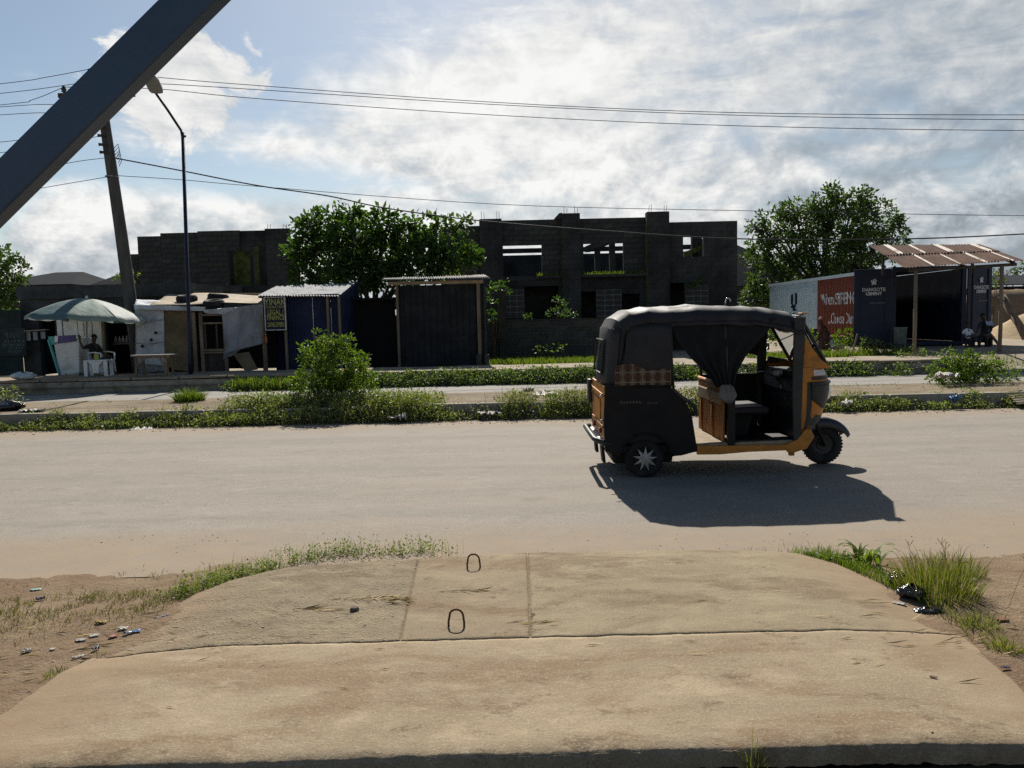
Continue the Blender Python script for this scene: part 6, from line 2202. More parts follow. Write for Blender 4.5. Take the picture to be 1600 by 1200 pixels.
J = dict(pelvis=P3(1288, 524, DWm), spine=P3(1287, 518, DWm), chest=P3(1285.5, 511.5, DWm), neck=P3(1284, 505.5, DWm), head=P3(1282.5, 501.5, DWm), crown=P3(1282, 497, DWm),
         shL=P3(1283.5, 509, DWm - .12), elL=P3(1281.5, 518, DWm - .16), wrL=P3(1279, 526, DWm - .18), haL=P3(1278, 529, DWm - .18),
         shR=P3(1288, 509, DWm + .12), elR=P3(1293, 518, DWm + .05), wrR=P3(1298, 526, DWm - .1), haR=P3(1299.5, 529, DWm - .12),
         hiL=P3(1287, 527, DWm - .08), knL=P3(1285, 541, DWm - .12), anL=P3(1284, 553.5, DWm - .1), toL=P3(1279, 555.5, DWm - .14),
         hiR=P3(1289, 527, DWm + .08), knR=P3(1293, 541, DWm + .08), anR=P3(1297.5, 552.5, DWm + .08), toR=P3(1294, 555, DWm + .06))
gW = person('person', 'girl in a brown print dress and pink head scarf walking past the container', J, .92,
            [('blouse', TOP, {'*': 1.2, 'neck': .9}, mt['cloth_print'])], hair=False, face=(-1, -.2, 0), hat=mt['cloth_pink'])
bw_ = gW.location
sk = []
for q, rx, ry in ((0, .13, .11), (.15, .17, .13), (.4, .20, .15), (.75, .23, .17), (1, .25, .18)):
    c = J['spine'].lerp(J['knL'].lerp(J['knR'], .5) - Vector((0, 0, .17)), q)
    sk.append([Vector((c.x + rx * (1 + .06 * math.sin(7 * a)) * math.cos(a), c.y + ry * (1 + .06 * math.sin(7 * a)) * math.sin(a), c.z)) - bw_ for a in np.linspace(0, 2 * PI, 24, endpoint=False)])
MB().grid(sk, closed=True).build('skirt', mt['cloth_print'], gW, smooth=True)
bg = thing('polythene_bag', 'bulging milky polythene bag carried by the girl in brown', 'bag', P3(1307, 545, DWm - .1))
rws = []
for q in np.linspace(0, 1, 9):
    rad = [.02, .17, .235, .25, .23, .18, .11, .05, .03][int(q * 8)]
    rws.append([(rad * (1 + .12 * math.sin(3 * a + 5 * q) + .06 * math.sin(8 * a)) * math.cos(a) - .20 * q * q, rad * .8 * (1 + .1 * math.sin(4 * a + 3 * q)) * math.sin(a), .48 * q - .06) for a in np.linspace(0, 2 * PI, 20, endpoint=False)])
MB().grid(rws, closed=True).build('sack', mt['bag_clear'], bg, smooth=True)
MB().tube([(-.2, 0, .42), (-.205, 0, .5)], [.03, .05], 8).build('knot', mt['bag_clear'], bg)

DCh = 24.15
cx_ = P3(1512, 520, DCh).x


def CH(px, py, dd=0):
    return P3(px, py, DCh + dd)


J = dict(pelvis=CH(1512, 529), spine=CH(1512, 524.5), chest=CH(1512, 518), neck=CH(1512, 512.5), head=CH(1512, 508.5), crown=CH(1512, 503.5),
         shL=CH(1506.5, 516), elL=CH(1504, 522.5, -.03), wrL=CH(1508, 525, -.12), haL=CH(1511, 525, -.15),
         shR=CH(1517.5, 516), elR=CH(1520.5, 522), wrR=CH(1517, 525, -.12), haR=CH(1514, 525.5, -.15),
         hiL=CH(1510, 531), knL=CH(1509.5, 540), anL=CH(1509, 549), toL=CH(1509, 551, -.08),
         hiR=CH(1514, 531), knR=CH(1514.5, 540), anR=CH(1515, 549), toR=CH(1515, 551, -.08))
person('person', 'small child in a white tee shirt standing under the rusty awning', J, .62,
       [('shirt', TOP, {'*': 1.28, 'neck': .9}, mt['cloth_white']), ('shorts', ['pelvis', 'hiL', 'hiR', 'knL', 'knR'], {'*': 1.2}, mt['cloth_dark'])])
DA = 24.3


def AD(px, py, dd=0):
    return P3(px, py, DA + dd)


J = dict(pelvis=AD(1537, 528, .2), spine=AD(1538, 519, .16), chest=AD(1540, 507, .1), neck=AD(1538, 500, .04), head=AD(1536.5, 496.5), crown=AD(1535.5, 491),
         shL=AD(1532.5, 505, 0), elL=AD(1528, 515, -.1), wrL=AD(1526, 521, -.25), haL=AD(1525, 523, -.3),
         shR=AD(1547, 505, .15), elR=AD(1549, 516, .05), wrR=AD(1544, 523, -.15), haR=AD(1541, 524, -.2),
         hiL=AD(1534, 530, .15), knL=AD(1530, 531, -.3), anL=AD(1530, 546, -.35), toL=AD(1529, 549, -.45),
         hiR=AD(1541, 530, .2), knR=AD(1541, 531, -.28), anR=AD(1541, 546, -.3), toR=AD(1541, 549, -.42))
pa = person('person', 'seated grown-up with a pale blue cloth on the shoulder by the container door', J, .95,
            [('shirt', TOP, {'*': 1.15, 'neck': 1.0}, mt['cloth_dark']), ('trousers', LEGS, {'*': 1.15}, mt['cloth_black'])])
cloth('shoulder_cloth', (AD(1540, 501.5, -.12) - pa.location, AD(1551, 502, .02) - pa.location, AD(1541.5, 508, -.2) - pa.location, AD(1553, 508.5, -.1) - pa.location), 10, 8, mt['cloth_blue'], .02, 21, .01, pa)
sb_ = thing('low_bench', 'low dark bench the grown-up sits on by the container door', 'bench', (AD(1538, 540).x, DA + .2, 0))
MB().mm((-.35, -.15, .78), (.35, .15, .83)).build('seat', mt['wood_dark'], sb_)
for x in (-.28, .28):
    MB().mm((x - .03, -.13, .3), (x + .03, .13, .779)).build('leg', mt['wood_dark'], sb_)


# ------------------------------------------------------------------ trees and shrubs
def lobes_leaves(lobes, per, L, rng):
    """rosettes of leaves spread through a set of ellipsoidal lobes; returns points, directions, lengths, twig centres"""
    P, D_, LL, CC = [], [], [], []
    for (c, r, n) in lobes:
        for _ in range(n):
            v = rng.normal(size=3)
            v /= np.linalg.norm(v)
            q = rng.uniform(.25, 1.0) ** .5 * (1 + .16 * rng.normal())
            cc_ = np.array(c) + v * np.array(r) * q
            CC.append(cc_)
            m = int(per * rng.uniform(.6, 1.3))
            dd = rng.normal(size=(m, 3)) * .8 + v[None] * .8 + np.array([[0, 0, .35]])
            dd /= np.linalg.norm(dd, axis=1, keepdims=True)
            pp = cc_[None] + dd * rng.uniform(0, L * .9, (m, 1)) + rng.normal(size=(m, 3)) * L * .35
            P.append(pp)
            dd[:, 2] -= .25
            D_.append(dd)
            LL.append(L * rng.uniform(.6, 1.25, m))
    return np.concatenate(P), np.concatenate(D_), np.concatenate(LL), np.array(CC)


def tree(name, label, base, lobes_px, D, depth, dens, per, L, mat, seed, trunk_r, fork, cat='tree', wide=.55):
    rng = np.random.default_rng(seed)
    t_ = thing(name, label, cat, base)
    bx = np.array(base)
    lobes = []
    for (px, py, rp, dd) in lobes_px:
        p = P3(px, py, D + dd)
        r = rp / FPX * (D + dd)
        lobes.append((np.array(p), (r, r * depth, r * .85), max(4, int(dens * r * r))))
    P, D_, LL, CC = lobes_leaves(lobes, per, L, rng)
    o = leaves('crown', P - bx, D_, LL, LL * wide, mat, t_)
    wb = MB()
    fk_ = Vector(fork) - Vector(base)
    wb.tube([(0, 0, -.15), (fk_.x * .3, fk_.y * .3, fk_.z * .45), tuple(fk_)], [trunk_r * 1.25, trunk_r, trunk_r * .8], 10)
    wb.build('trunk', mt['bark'], t_, smooth=True)
    for (c, r, n) in lobes:
        e = Vector(c) - Vector(base)
        b_ = MB()
        midp = fk_.lerp(e, .5) + Vector((rng.normal() * .15, rng.normal() * .15, -.08 * (e - fk_).length))
        b_.tube([fk_ - Vector((0, 0, .1)), midp, e], [trunk_r * .5, trunk_r * .3, trunk_r * .1], 6)
        idx = rng.choice(len(CC), size=min(len(CC), 5), replace=False)
        near = sorted(range(len(CC)), key=lambda i: np.linalg.norm(CC[i] - c))[:5]
        for i in near:
            q = Vector(CC[i]) - Vector(base)
            b_.tube([e.lerp(midp, .25), e.lerp(q, .55), q], [trunk_r * .14, trunk_r * .08, trunk_r * .03], 4)
        b_.build('limb', mt['bark'], t_, smooth=True)
    return t_


tree('almond_tree', 'broad leaved tree spreading behind the navy kiosk and shuttered shed', (PX(588, 29.6), 29.6, .05),
     [(486, 350, 24, 0), (480, 385, 28, .3), (518, 350, 22, .5), (546, 336, 17, 0), (552, 372, 40, 0), (604, 352, 24, -.3), (640, 374, 36, .3), (668, 358, 22, 0), (698, 357, 17, .4), (722, 346, 11, 0), (520, 400, 44, .6), (590, 400, 48, .4), (655, 402, 40, -.3),
      (712, 398, 26, -.5), (735, 400, 15, -.6), (478, 432, 22, -.6), (510, 440, 26, -.7), (560, 432, 36, 0), (620, 432, 34, -.2), (690, 412, 26, -.6), (466, 405, 15, 0)],
     29.6, .9, 78, 15, .225, mt['leaf_tree'], 3, .17, (PX(585, 29.6), 29.6, 2.0), wide=.6)
tree('dense_tree', 'tall rounded dense tree rising behind the container roof', (PX(1290, 42), 42, 0),
     [(1300, 306, 20, 0), (1285, 325, 28, 0), (1330, 320, 28, .4), (1348, 312, 14, 0), (1374, 325, 16, 0), (1240, 330, 22, 0), (1262, 350, 40, .5), (1320, 355, 46, 0), (1372, 352, 28, .5), (1398, 350, 13, 0), (1212, 350, 28, 0), (1180, 352, 14, 0), (1225, 390, 44, .4), (1290, 395, 54, 0), (1350, 392, 44, .4),
      (1190, 400, 26, 0), (1200, 440, 36, .3), (1260, 440, 48, .2), (1330, 435, 44, .6), (1180, 470, 26, 0), (1230, 480, 34, 0), (1400, 374, 20, .3)],
     42, .95, 48, 17, .22, mt['leaf_dark'], 5, .28, (PX(1290, 42), 42, 2.6), wide=.55)
tree('leafy_tree', 'leafy tree cut by the left edge above the iron fence', (PX(-10, 31), 31, 0),
     [(0, 405, 22, 0), (20, 425, 22, 0), (-20, 430, 40, .4), (15, 455, 26, 0), (-15, 475, 34, 0), (30, 472, 16, -.3), (-60, 420, 50, .5), (-60, 470, 40, 0)],
     31, .9, 75, 16, .17, mt['leaf_dark'], 9, .15, (PX(-12, 31), 31, 1.6))
for lab, lp_, D_, den in (('pale saplings showing between the utility pole and the roofless wing', [(186, 433, 9, 0), (208, 433, 11, 0), (196, 437, 10, 0)], 33, 60), ('far tree crown low over the green roofed building', [(1572, 424, 12, 0), (1590, 420, 10, 0), (1612, 416, 16, 0), (1560, 430, 9, 0)], 70, 10), ('tree tips behind the open right container door', [(1552, 428, 9, 0), (1558, 440, 8, 0), (1548, 445, 8, 0)], 34, 60)):
    tree('small_tree', lab, (PX(lp_[0][0], D_), D_, 0), lp_, D_, .9, den, 14, .14 if D_ < 60 else .3, mt['leaf_bush'] if D_ < 60 else mt['leaf_dark'], 17, .05 if D_ < 60 else .2, (PX(lp_[0][0], D_), D_, 1.5))


def shrub(name, label, base, lobes_px, D, dens, per, L, mat, seed, stems=14, wide=.5, cat='bush', depth=.9):
    rng = np.random.default_rng(seed)
    t_ = thing(name, label, cat, base)
    bx = np.array(base)
    lobes = []
    for (px, py, rp, dd) in lobes_px:
        r = rp / FPX * (D + dd)
        lobes.append((np.array(P3(px, py, D + dd)), (r, r * depth, r * .95), max(4, int(dens * r * r))))
    P, D_, LL, CC = lobes_leaves(lobes, per, L, rng)
    ok = P[:, 2] > base[2] - .02
    leaves('foliage', P[ok] - bx, D_[ok], LL[ok], LL[ok] * wide, mat, t_)
    sb2 = MB()
    for i in rng.choice(len(CC), size=min(len(CC), stems), replace=False):
        e = Vector(CC[i] - bx)
        sb2.tube([(rng.normal() * .05, rng.normal() * .05, -.05), (e.x * .45, e.y * .45, e.z * .55), tuple(e)], [.012, .008, .004], 4)
    sb2.build('stems', mt['twig'], t_)
    return t_


shrub('median_bush', 'bright green rounded bush growing alone on the median', (PX(520, 14.3), 14.3, .22),
      [(498, 530, 9, 0), (512, 540, 20, 0), (535, 548, 20, .1), (492, 560, 26, 0), (528, 572, 36, 0), (560, 566, 18, 0), (556, 595, 30, .1), (500, 598, 34, -.1), (528, 612, 38, -.1), (470, 600, 16, 0), (466, 612, 13, -.1), (576, 610, 14, 0), (575, 578, 9, 0), (478, 548, 10, 0), (540, 530, 9, 0)],
      14.3, 520, 14, .068, mt['leaf_bush'], 21, 30)
shrub('spreading_bush', 'sprawling yellow green bush on the median before the awning', (PX(1520, 15.4), 15.4, .18),
      [(1475, 575, 20, 0), (1500, 572, 24, 0), (1530, 576, 26, 0), (1560, 585, 22, 0), (1490, 590, 24, -.1), (1525, 592, 26, -.1), (1575, 594, 16, 0), (1462, 588, 14, 0), (1512, 560, 14, .1), (1480, 556, 9, 0), (1545, 562, 10, .1)],
      15.4, 460, 13, .065, mt['leaf_bush'], 23, 26)
shrub('leafy_shrub', 'leafy green shrub against the red flank of the container', (PX(1325, 27), 27, .1),
      [(1312, 530, 9, 0), (1322, 524, 9, 0), (1334, 522, 8, 0), (1328, 534, 10, 0), (1300, 536, 8, 0)], 27, 150, 12, .12, mt['leaf_bush'], 25, 12, .6)
shrub('leafy_shrub', 'leafy green shrub beside the white flank of the container', (PX(1272, 29), 29, .1),
      [(1262, 528, 10, 0), (1275, 530, 10, 0), (1252, 536, 10, 0), (1236, 534, 10, 0), (1222, 530, 10, 0), (1210, 525, 12, 0)], 29, 120, 12, .12, mt['leaf_bush'], 26, 12, .6)
shrub('creeper_patch', 'silvery green creeper under the left container door', (PX(1365, 24.9), 24.9, .1),
      [(1345, 537, 9, 0), (1358, 538, 9, 0), (1372, 540, 9, 0), (1386, 543, 7, 0), (1340, 546, 7, -.1)], 24.9, 200, 12, .09, mt['leaf_creep'], 27, 12, .7)
shrub('window_climber', 'climbing plant beside the corner of the shuttered shed', (PX(772, 28.6), 28.6, .1),
      [(768, 452, 7, 0), (780, 446, 6, 0), (766, 475, 8, 0), (770, 490, 9, 0), (790, 448, 5, 0), (764, 462, 6, 0)], 28.6, 110, 11, .13, mt['leaf_tree'], 28, 8, .7)
shrub('young_plant', 'young arching plants in the ground floor opening above the low wall', (PX(868, 30.2), 30.2, .1),
      [(862, 490, 6, 0), (872, 486, 5, 0), (884, 478, 4, 0), (885, 490, 6, 0), (870, 470, 2.5, 0), (824, 494, 5, 0), (895, 492, 4, 0)], 30.2, 90, 11, .12, mt['leaf_tree'], 29, 8, .5)
shrub('sill_plant', 'yellow green plant sprouting on the block window filling', (PX(1085, 35.7), 35.7, PZ(1085, 447, 35.7)),
      [(1078, 444, 4, 0), (1086, 442, 4, 0), (1096, 443, 3.5, 0), (1070, 451, 3.5, 0), (1068, 457, 2.5, 0)], 35.7, 110, 10, .13, mt['leaf_bush'], 30, 6, .5)
shrub('wall_plant', 'small plant growing from the foot of the block pier by the shed', (PX(795, 28.7), 28.7, .12),
      [(842, 549, 5, -1), (856, 547, 4, -1), (875, 546, 4, -1)], 28.7, 110, 10, .12, mt['leaf_bush'], 31, 5)
shrub('low_weed_bush', 'low weeds around the foot of the left awning post', (PX(1428, 22.0), 22.0, .15),
      [(1418, 554, 8, 0), (1432, 552, 9, 0), (1446, 556, 8, 0), (1458, 558, 6, 0), (1405, 558, 5, 0)], 22.0, 260, 10, .09, mt['leaf_creep'], 32, 8)
shrub('rubbish_weeds', 'weeds over dumped rubbish on the median at the left edge', (PX(10, 15.0), 15.0, .2),
      [(-20, 618, 22, 0), (5, 615, 13, 0), (18, 622, 12, 0), (30, 624, 9, 0), (8, 628, 13, -.2), (-30, 628, 22, 0), (24, 612, 6, 0)], 15.0, 300, 11, .065, mt['leaf_weed'], 33, 14)


# ------------------------------------------------------------------ ground cover
def weedmass(name, label, cat, X, Y, Z0, H, Lf, mat, per, spread):
    """plants at X, Y: leaves heaped up to height H at each plant"""
    n = len(X)
    k = RNG.poisson(per, n) + 2
    rep = np.repeat(np.arange(n), k)
    m = len(rep)
    u = RNG.uniform(0, 1, m)
    P = np.stack([X[rep] + RNG.normal(size=m) * spread, Y[rep] + RNG.normal(size=m) * spread * .8, Z0[rep] + H[rep] * u], 1)
    D_ = RNG.normal(size=(m, 3)) * np.array([[1, 1, .7]]) + np.array([[0, 0, .45]])
    L_ = Lf * RNG.uniform(.45, 1.0, m) * (1 + .7 * (RNG.uniform(0, 1, n) ** 3))[rep]
    o = leaves(name, P, D_, L_, L_ * .55, mat)
    return tag(o, label, cat, None, 'stuff')


def dens(x, knots):
    return np.interp(x, [k[0] for k in knots], [k[1] for k in knots])


# strip of weeds along the near kerb of the median
XK = lambda px: (px - 800) / FPX * 13.1
kn_d = [(XK(-300), .95), (XK(640), 1.0), (XK(690), .55), (XK(720), .18), (XK(770), .22), (XK(785), .75), (XK(825), .7), (XK(845), .3), (XK(870), .85), (XK(1000), .9), (XK(1290), .95), (XK(1420), .9), (XK(1450), .45), (XK(1475), .4), (XK(1490), .85), (XK(1590), .8), (XK(1900), .9)]
n = 9000
X = RNG.uniform(XK(-260), XK(1860), n)
Y = 12.98 + RNG.beta(1.6, 1.4, n) * .58
dd = dens(X, kn_d) * (.55 + .95 * fbm(X, Y, 1.8))
ok = RNG.uniform(0, 1, n) < dd
X, Y, dd = X[ok], Y[ok], dd[ok]
H = (.10 + .34 * np.clip((Y - 12.95) / .5, 0, 1)) * (.55 + .55 * np.clip(dd, 0, 1)) * (1 + .55 * fbm(X, Y, 2.5))
Xw, Yw, Hw = X, Y, H
weedmass('weeds', 'grey green weeds crowding the near kerb of the median', 'weeds', X, Y, 0 * X + .0, np.clip(H * .88, .05, .45), .05, mt['leaf_weed'], 9, .07)
k_ = RNG.uniform(0, 1, len(Xw)) < .35
grassmass_later = (Xw[k_], Yw[k_], Hw[k_])
# weeds that spill over the median left of the bush and at its top edge
n = 2600
X = RNG.uniform(XK(330), XK(690), n)
Y = 13.5 + RNG.beta(1, 2.2, n) * .9
ok = RNG.uniform(0, 1, n) < np.interp(X, [XK(330), XK(400), XK(600), XK(690)], [.15, .8, .8, .1])
X, Y = X[ok], Y[ok]
weedmass('weeds', 'weeds spilling over the median top around the foot of the bush', 'weeds', X, Y, 0 * X + .22, .10 + .20 * RNG.uniform(0, 1, len(X)), .05, mt['leaf_weed'], 7, .06)
n = 900
X = RNG.uniform(XK(-250), XK(1850), n); Y = 13.55 + RNG.uniform(0, 2.6, n)
ok = fbm(X, Y, 1.1) > .35
X, Y = X[ok], Y[ok]
weedmass('weeds', 'scattered small weeds on the bare top of the median', 'weeds', X, Y, 0 * X + .22, .03 + .08 * RNG.uniform(0, 1, len(X)), .04, mt['leaf_creep'], 6, .05)
# creepers along the far drain wall
XF = lambda px: (px - 800) / FPX * 20.4
kn_f = [(XF(340), 0), (XF(370), .55), (XF(450), .6), (XF(560), .7), (XF(600), .9), (XF(740), .8), (XF(765), .35), (XF(785), .85), (XF(950), .95), (XF(1150), .8), (XF(1280), .95), (XF(1400), .8), (XF(1445), .15), (XF(1480), 0)]
n = 5200
X = RNG.uniform(XF(340), XF(1480), n)
Y = 20.05 + RNG.beta(1.8, 1.2, n) * .6
dd = dens(X, kn_f) * (.6 + .8 * fbm(X, Y, 1.1))
ok = RNG.uniform(0, 1, n) < dd
X, Y, dd = X[ok], Y[ok], dd[ok]
H = (.10 + .36 * np.clip((Y - 20.0) / .6, 0, 1)) * (.6 + .5 * np.clip(dd, 0, 1)) * (1 + .3 * fbm(X, Y, 1.7))
weedmass('creepers', 'dark leafy creepers along the far drain wall of the service road', 'creepers', X, Y, 0 * X, np.clip(H, .06, .45), .075, mt['leaf_creep'], 7, .10)


def grassmass(name, label, X, Y, Z, H, wd, leanamt, mat, cat='grass', kind='stuff', parent=None):
    n = len(X)
    a = RNG.uniform(0, 2 * PI, n)
    ln = np.stack([np.cos(a), np.sin(a), np.zeros(n)], 1) * (H * leanamt * RNG.uniform(.2, 1.2, n))[:, None]
    ln[:, 2] -= H * .12 * RNG.uniform(0, 1, n)
    o = blades(name, np.stack([X, Y, Z], 1), H, wd * RNG.uniform(.6, 1.3, n), ln, mat, parent)
    if parent is None:
        tag(o, label, cat, None, kind)
    return o


def scatter(n, x0, x1, y0, y1, thr=None, f=1.0):
    X = RNG.uniform(x0, x1, n); Y = RNG.uniform(y0, y1, n)
    if thr is not None:
        ok = fbm(X, Y, f) > thr
        X, Y = X[ok], Y[ok]
    return X, Y


Xw, Yw, Hw = grassmass_later
Xw, Yw, Hw = np.repeat(Xw, 4) + RNG.normal(size=4 * len(Xw)) * .06, np.repeat(Yw, 4) + RNG.normal(size=4 * len(Yw)) * .05, np.repeat(Hw, 4)
grassmass('kerb_grass', 'thin grass and dead stalks among the weeds of the near median kerb', Xw, Yw, 0 * Xw, np.clip(Hw, .08, .5) * RNG.uniform(.6, 1.35, len(Xw)), .008, .5, mt['grass_dry'])
X, Y = scatter(7000, PX(762, 26), PX(1020, 26), 25.0, 28.8, -.5, .8)
grassmass('grass', 'sunlit grass strip in front of the bare block boundary wall', X, Y, zfar(X, Y), RNG.uniform(.10, .32, len(X)), .022, .5, mt['grass'])
X, Y = scatter(7000, PX(1215, 25), 12.3, 23.2, 28.5, -.4, .8)
ok = ~((np.abs(X - (11.2 - (Y - 23) * .1)) < .5) & (Y < 24.2))
X, Y = X[ok], Y[ok]
grassmass('grass', 'bright grass before the container flank around the walking girl', X, Y, zfar(X, Y), RNG.uniform(.10, .30, len(X)), .022, .5, mt['grass'])
X, Y = scatter(2600, 12.5, 24, 20.8, 24.5, .2, .8)
ok = ~((X > 12.8) & (X < 16.2) & (Y > 22.2))
X, Y = X[ok], Y[ok]
grassmass('grass', 'patchy grass on the slope at the right below the awning', X, Y, zfar(X, Y), RNG.uniform(.06, .2, len(X)), .02, .5, mt['grass'])
X, Y = scatter(900, PX(360, 20.3), PX(452, 20.3), 20.0, 20.62)
grassmass('grass', 'tall grass at the drain wall below the tarpaulin kiosk', X, Y, 0 * X, RNG.uniform(.15, .42, len(X)), .02, .4, mt['grass'])
X, Y = scatter(500, PX(840, 35.8), PX(1008, 35.8), 35.66, 35.95)
ok = (X < PX(878, 35.8)) | (X > PX(909, 35.8))
X, Y = X[ok], Y[ok]
grassmass('ledge_grass', 'thin grass growing on the ledge of the unfinished building', X, Y, 0 * X + zl, RNG.uniform(.05, .2, len(X)), .02, .4, mt['grass'])


def tuft(name, label, c, rx, ry, n, h0, h1, wd, lean, mat, extra=None):
    t_ = thing(name, label, 'grass', c)
    r = np.sqrt(RNG.uniform(0, 1, n)); a = RNG.uniform(0, 2 * PI, n)
    X = r * np.cos(a) * rx; Y = r * np.sin(a) * ry
    H = RNG.uniform(h0, h1, n) * (1.15 - .5 * r)
    ln = np.stack([np.cos(a) * r, np.sin(a) * r, np.zeros(n)], 1) * (H * lean)[:, None] + RNG.normal(size=(n, 3)) * (H * lean * .35)[:, None] * np.array([[1, 1, .1]])
    blades('blades', np.stack([X, Y, -.02 + 0 * X], 1), H, wd * RNG.uniform(.6, 1.3, n), ln, mat, t_)
    return t_


tuft('grass_tuft', 'lone bright grass tuft on the median left of the bush', (PX(288, 15.3), 15.3, .22), .26, .22, 700, .12, .34, .014, .8, mt['grass'])
# foreground, right of the slab
p = gr(1462, 935, .03)
g1 = tuft('grass_clump', 'tall yellow green grass clump right of the concrete slab', (p.x, p.y, float(zverge(p.x, p.y))), .20, .24, 800, .10, .29, .0042, .5, mt['grass_dry'])
p2_ = gr(1495, 905, .02)
tuft('grass_clump', 'second grass clump behind the tall one near the road edge', (p2_.x, p2_.y, float(zverge(p2_.x, p2_.y))), .16, .12, 380, .08, .22, .004, .5, mt['grass_dry'])
for lab, px, py, n_, hh in (('small dry tuft right of the discarded black bags', 1532, 985, 130, .11), ('small spiky tuft near the right edge on bare soil', 1568, 1025, 150, .10), ('low tuft at the lower left soil beside the slab', 92, 1062, 90, .07)):
    q = gr(px, py, .05)
    tuft('grass_tuft', lab, (q.x, q.y, float(zverge(q.x, q.y))), .07, .06, n_, hh * .5, hh, .004, .9, mt['grass_dry'])
# seed heads above the clump
sh_ = MB()
for k in range(7):
    bx_, by_ = random.gauss(0, .16), random.gauss(0, .12)
    h_ = random.uniform(.22, .30)
    tx, ty = bx_ + random.gauss(0, .05), by_ + random.gauss(0, .04)
    sh_.tube([(bx_, by_, 0), ((bx_ + tx) / 2, (by_ + ty) / 2, h_ * .55), (tx, ty, h_)], .0013, 4)
    for j in range(3):
        a = j * 2.1 + k
        sh_.tube([(tx, ty, h_ - .004), (tx + .025 * math.cos(a), ty + .025 * math.sin(a), h_ + .035)], [.0012, .0018], 4)
sh_.build('seed_heads', mt['straw'], g1)['kind'] = 'stuff'
# broad arching blades (young maize) at the slab corner
mz = thing('broad_leaf_grass', 'broad bladed green grass arching over the right slab corner', 'grass', tuple(gr(1330, 882, .03)))
mz.location.z = float(zverge(mz.location.x, mz.location.y))
k = 0
for (ox, oy, hh) in ((-.22, .10, .11), (-.12, .06, .12), (.0, .0, .12), (.06, .02, .20), (.10, -.02, .26), (.13, .05, .24), (-.05, .04, .14), (.18, .0, .16)):
    for j in range(6):
        a = random.uniform(0, 2 * PI)
        rws = []
        ln_ = hh * random.uniform(.8, 1.25)
        for q in np.linspace(0, 1, 8):
            r_ = ln_ * .75 * q
            z = hh * (1.5 * q - .95 * q * q) * random.uniform(.98, 1.02)
            wdt = .011 * math.sin(PI * (.12 + .88 * q) ** .7) + .001
            c = Vector((ox + r_ * math.cos(a), oy + r_ * math.sin(a), z - .01))
            s_ = Vector((-math.sin(a), math.cos(a), 0)) * wdt
            rws.append([tuple(c - s_), tuple(c - Vector((0, 0, .003))), tuple(c + s_)])
        MB().grid(rws).build('blade', mt['grass'], mz, smooth=True)
# creeping grass round the slab
for lab, pts, n_, sp, h0, h1, mat in (
        ('creeping green grass at the right corner of the slab', [(1262, 862), (1300, 880), (1350, 905), (1385, 930), (1400, 950)], 2600, .10, .03, .10, 'grass'),
        ('sparse grass blades along the far edge of the slab', [(700, 860), (760, 858), (830, 857), (1030, 850), (1090, 848), (1150, 850)], 240, .03, .03, .11, 'grass'),
        ('dry grass and runners trailing from the tall clump', [(1440, 985), (1470, 1000), (1500, 985), (1530, 1010), (1490, 960), (1420, 960)], 700, .12, .02, .07, 'grass_dry')):
    X, Y = [], []
    for _ in range(n_):
        i = random.randrange(len(pts) - 1)
        t = random.random()
        q = gr(pts[i][0] * (1 - t) + pts[i + 1][0] * t, pts[i][1] * (1 - t) + pts[i + 1][1] * t, .04)
        X.append(q.x + random.gauss(0, sp)); Y.append(q.y + random.gauss(.02, sp * .8))
    X, Y = np.array(X), np.array(Y)
    if 'far edge' in lab:
        cc_ = np.array([-.55, -.42, -.30, .05, .16, .46, .92, .98, 1.06, 1.12, 1.2, 1.42, 1.62, 1.7])
        X = cc_[RNG.integers(0, len(cc_), len(X))] + RNG.normal(size=len(X)) * .022
        Y = 5.2 + np.abs(RNG.normal(size=len(X))) * .05
        Y = np.maximum(Y, np.interp(X, YF[0], YF[1]) + .02)
    inside = (Y < np.interp(X, YF[0], YF[1])) & (X > -2.05) & (X < 2.25)
    X, Y = X[~inside], Y[~inside]
    grassmass('grass', lab, X, Y, zverge(X, Y) - .005, RNG.uniform(h0, h1, len(X)), .004, .7, mt[mat])
# leafy weeds along the far left edge of the slab
pts = [(690, 860), (640, 858), (590, 862), (540, 862), (490, 868), (440, 880), (400, 893), (350, 905), (310, 925), (280, 940)]
Xs, Ys, Hs = [], [], []
for _ in range(480):
    t = random.random() ** .9 * (len(pts) - 1)
    i = min(int(t), len(pts) - 2)
    f = t - i
    q = gr(pts[i][0] * (1 - f) + pts[i + 1][0] * f, pts[i][1] * (1 - f) + pts[i + 1][1] * f, .03)
    Xs.append(q.x + random.gauss(0, .05)); Ys.append(q.y + random.gauss(.03, .06))
    Hs.append(random.uniform(.02, .15) * (1.15 if i < 5 else .9))
Xs, Ys, Hs = np.array(Xs), np.array(Ys), np.array(Hs)
ok = (Ys > np.interp(Xs, YF[0], YF[1]) + .015) | (Xs < -2.06)
Xs, Ys, Hs = Xs[ok], Ys[ok], Hs[ok]
weedmass('weeds', 'small leaved weeds along the left far edge of the slab', 'weeds', Xs, Ys, zverge(Xs, Ys) - .01, Hs, .020, mt['leaf_weed'], 9, .020)
grassmass('grass', 'thin stalks among the weeds at the left edge of the slab', np.repeat(Xs[::3], 3) + RNG.normal(size=len(np.repeat(Xs[::3], 3))) * .04, np.repeat(Ys[::3], 3) + np.abs(RNG.normal(size=len(np.repeat(Xs[::3], 3)))) * .04, zverge(np.repeat(Xs[::3], 3), np.repeat(Ys[::3], 3)), RNG.uniform(.05, .17, len(np.repeat(Xs[::3], 3))), .003, .35, mt['grass'])
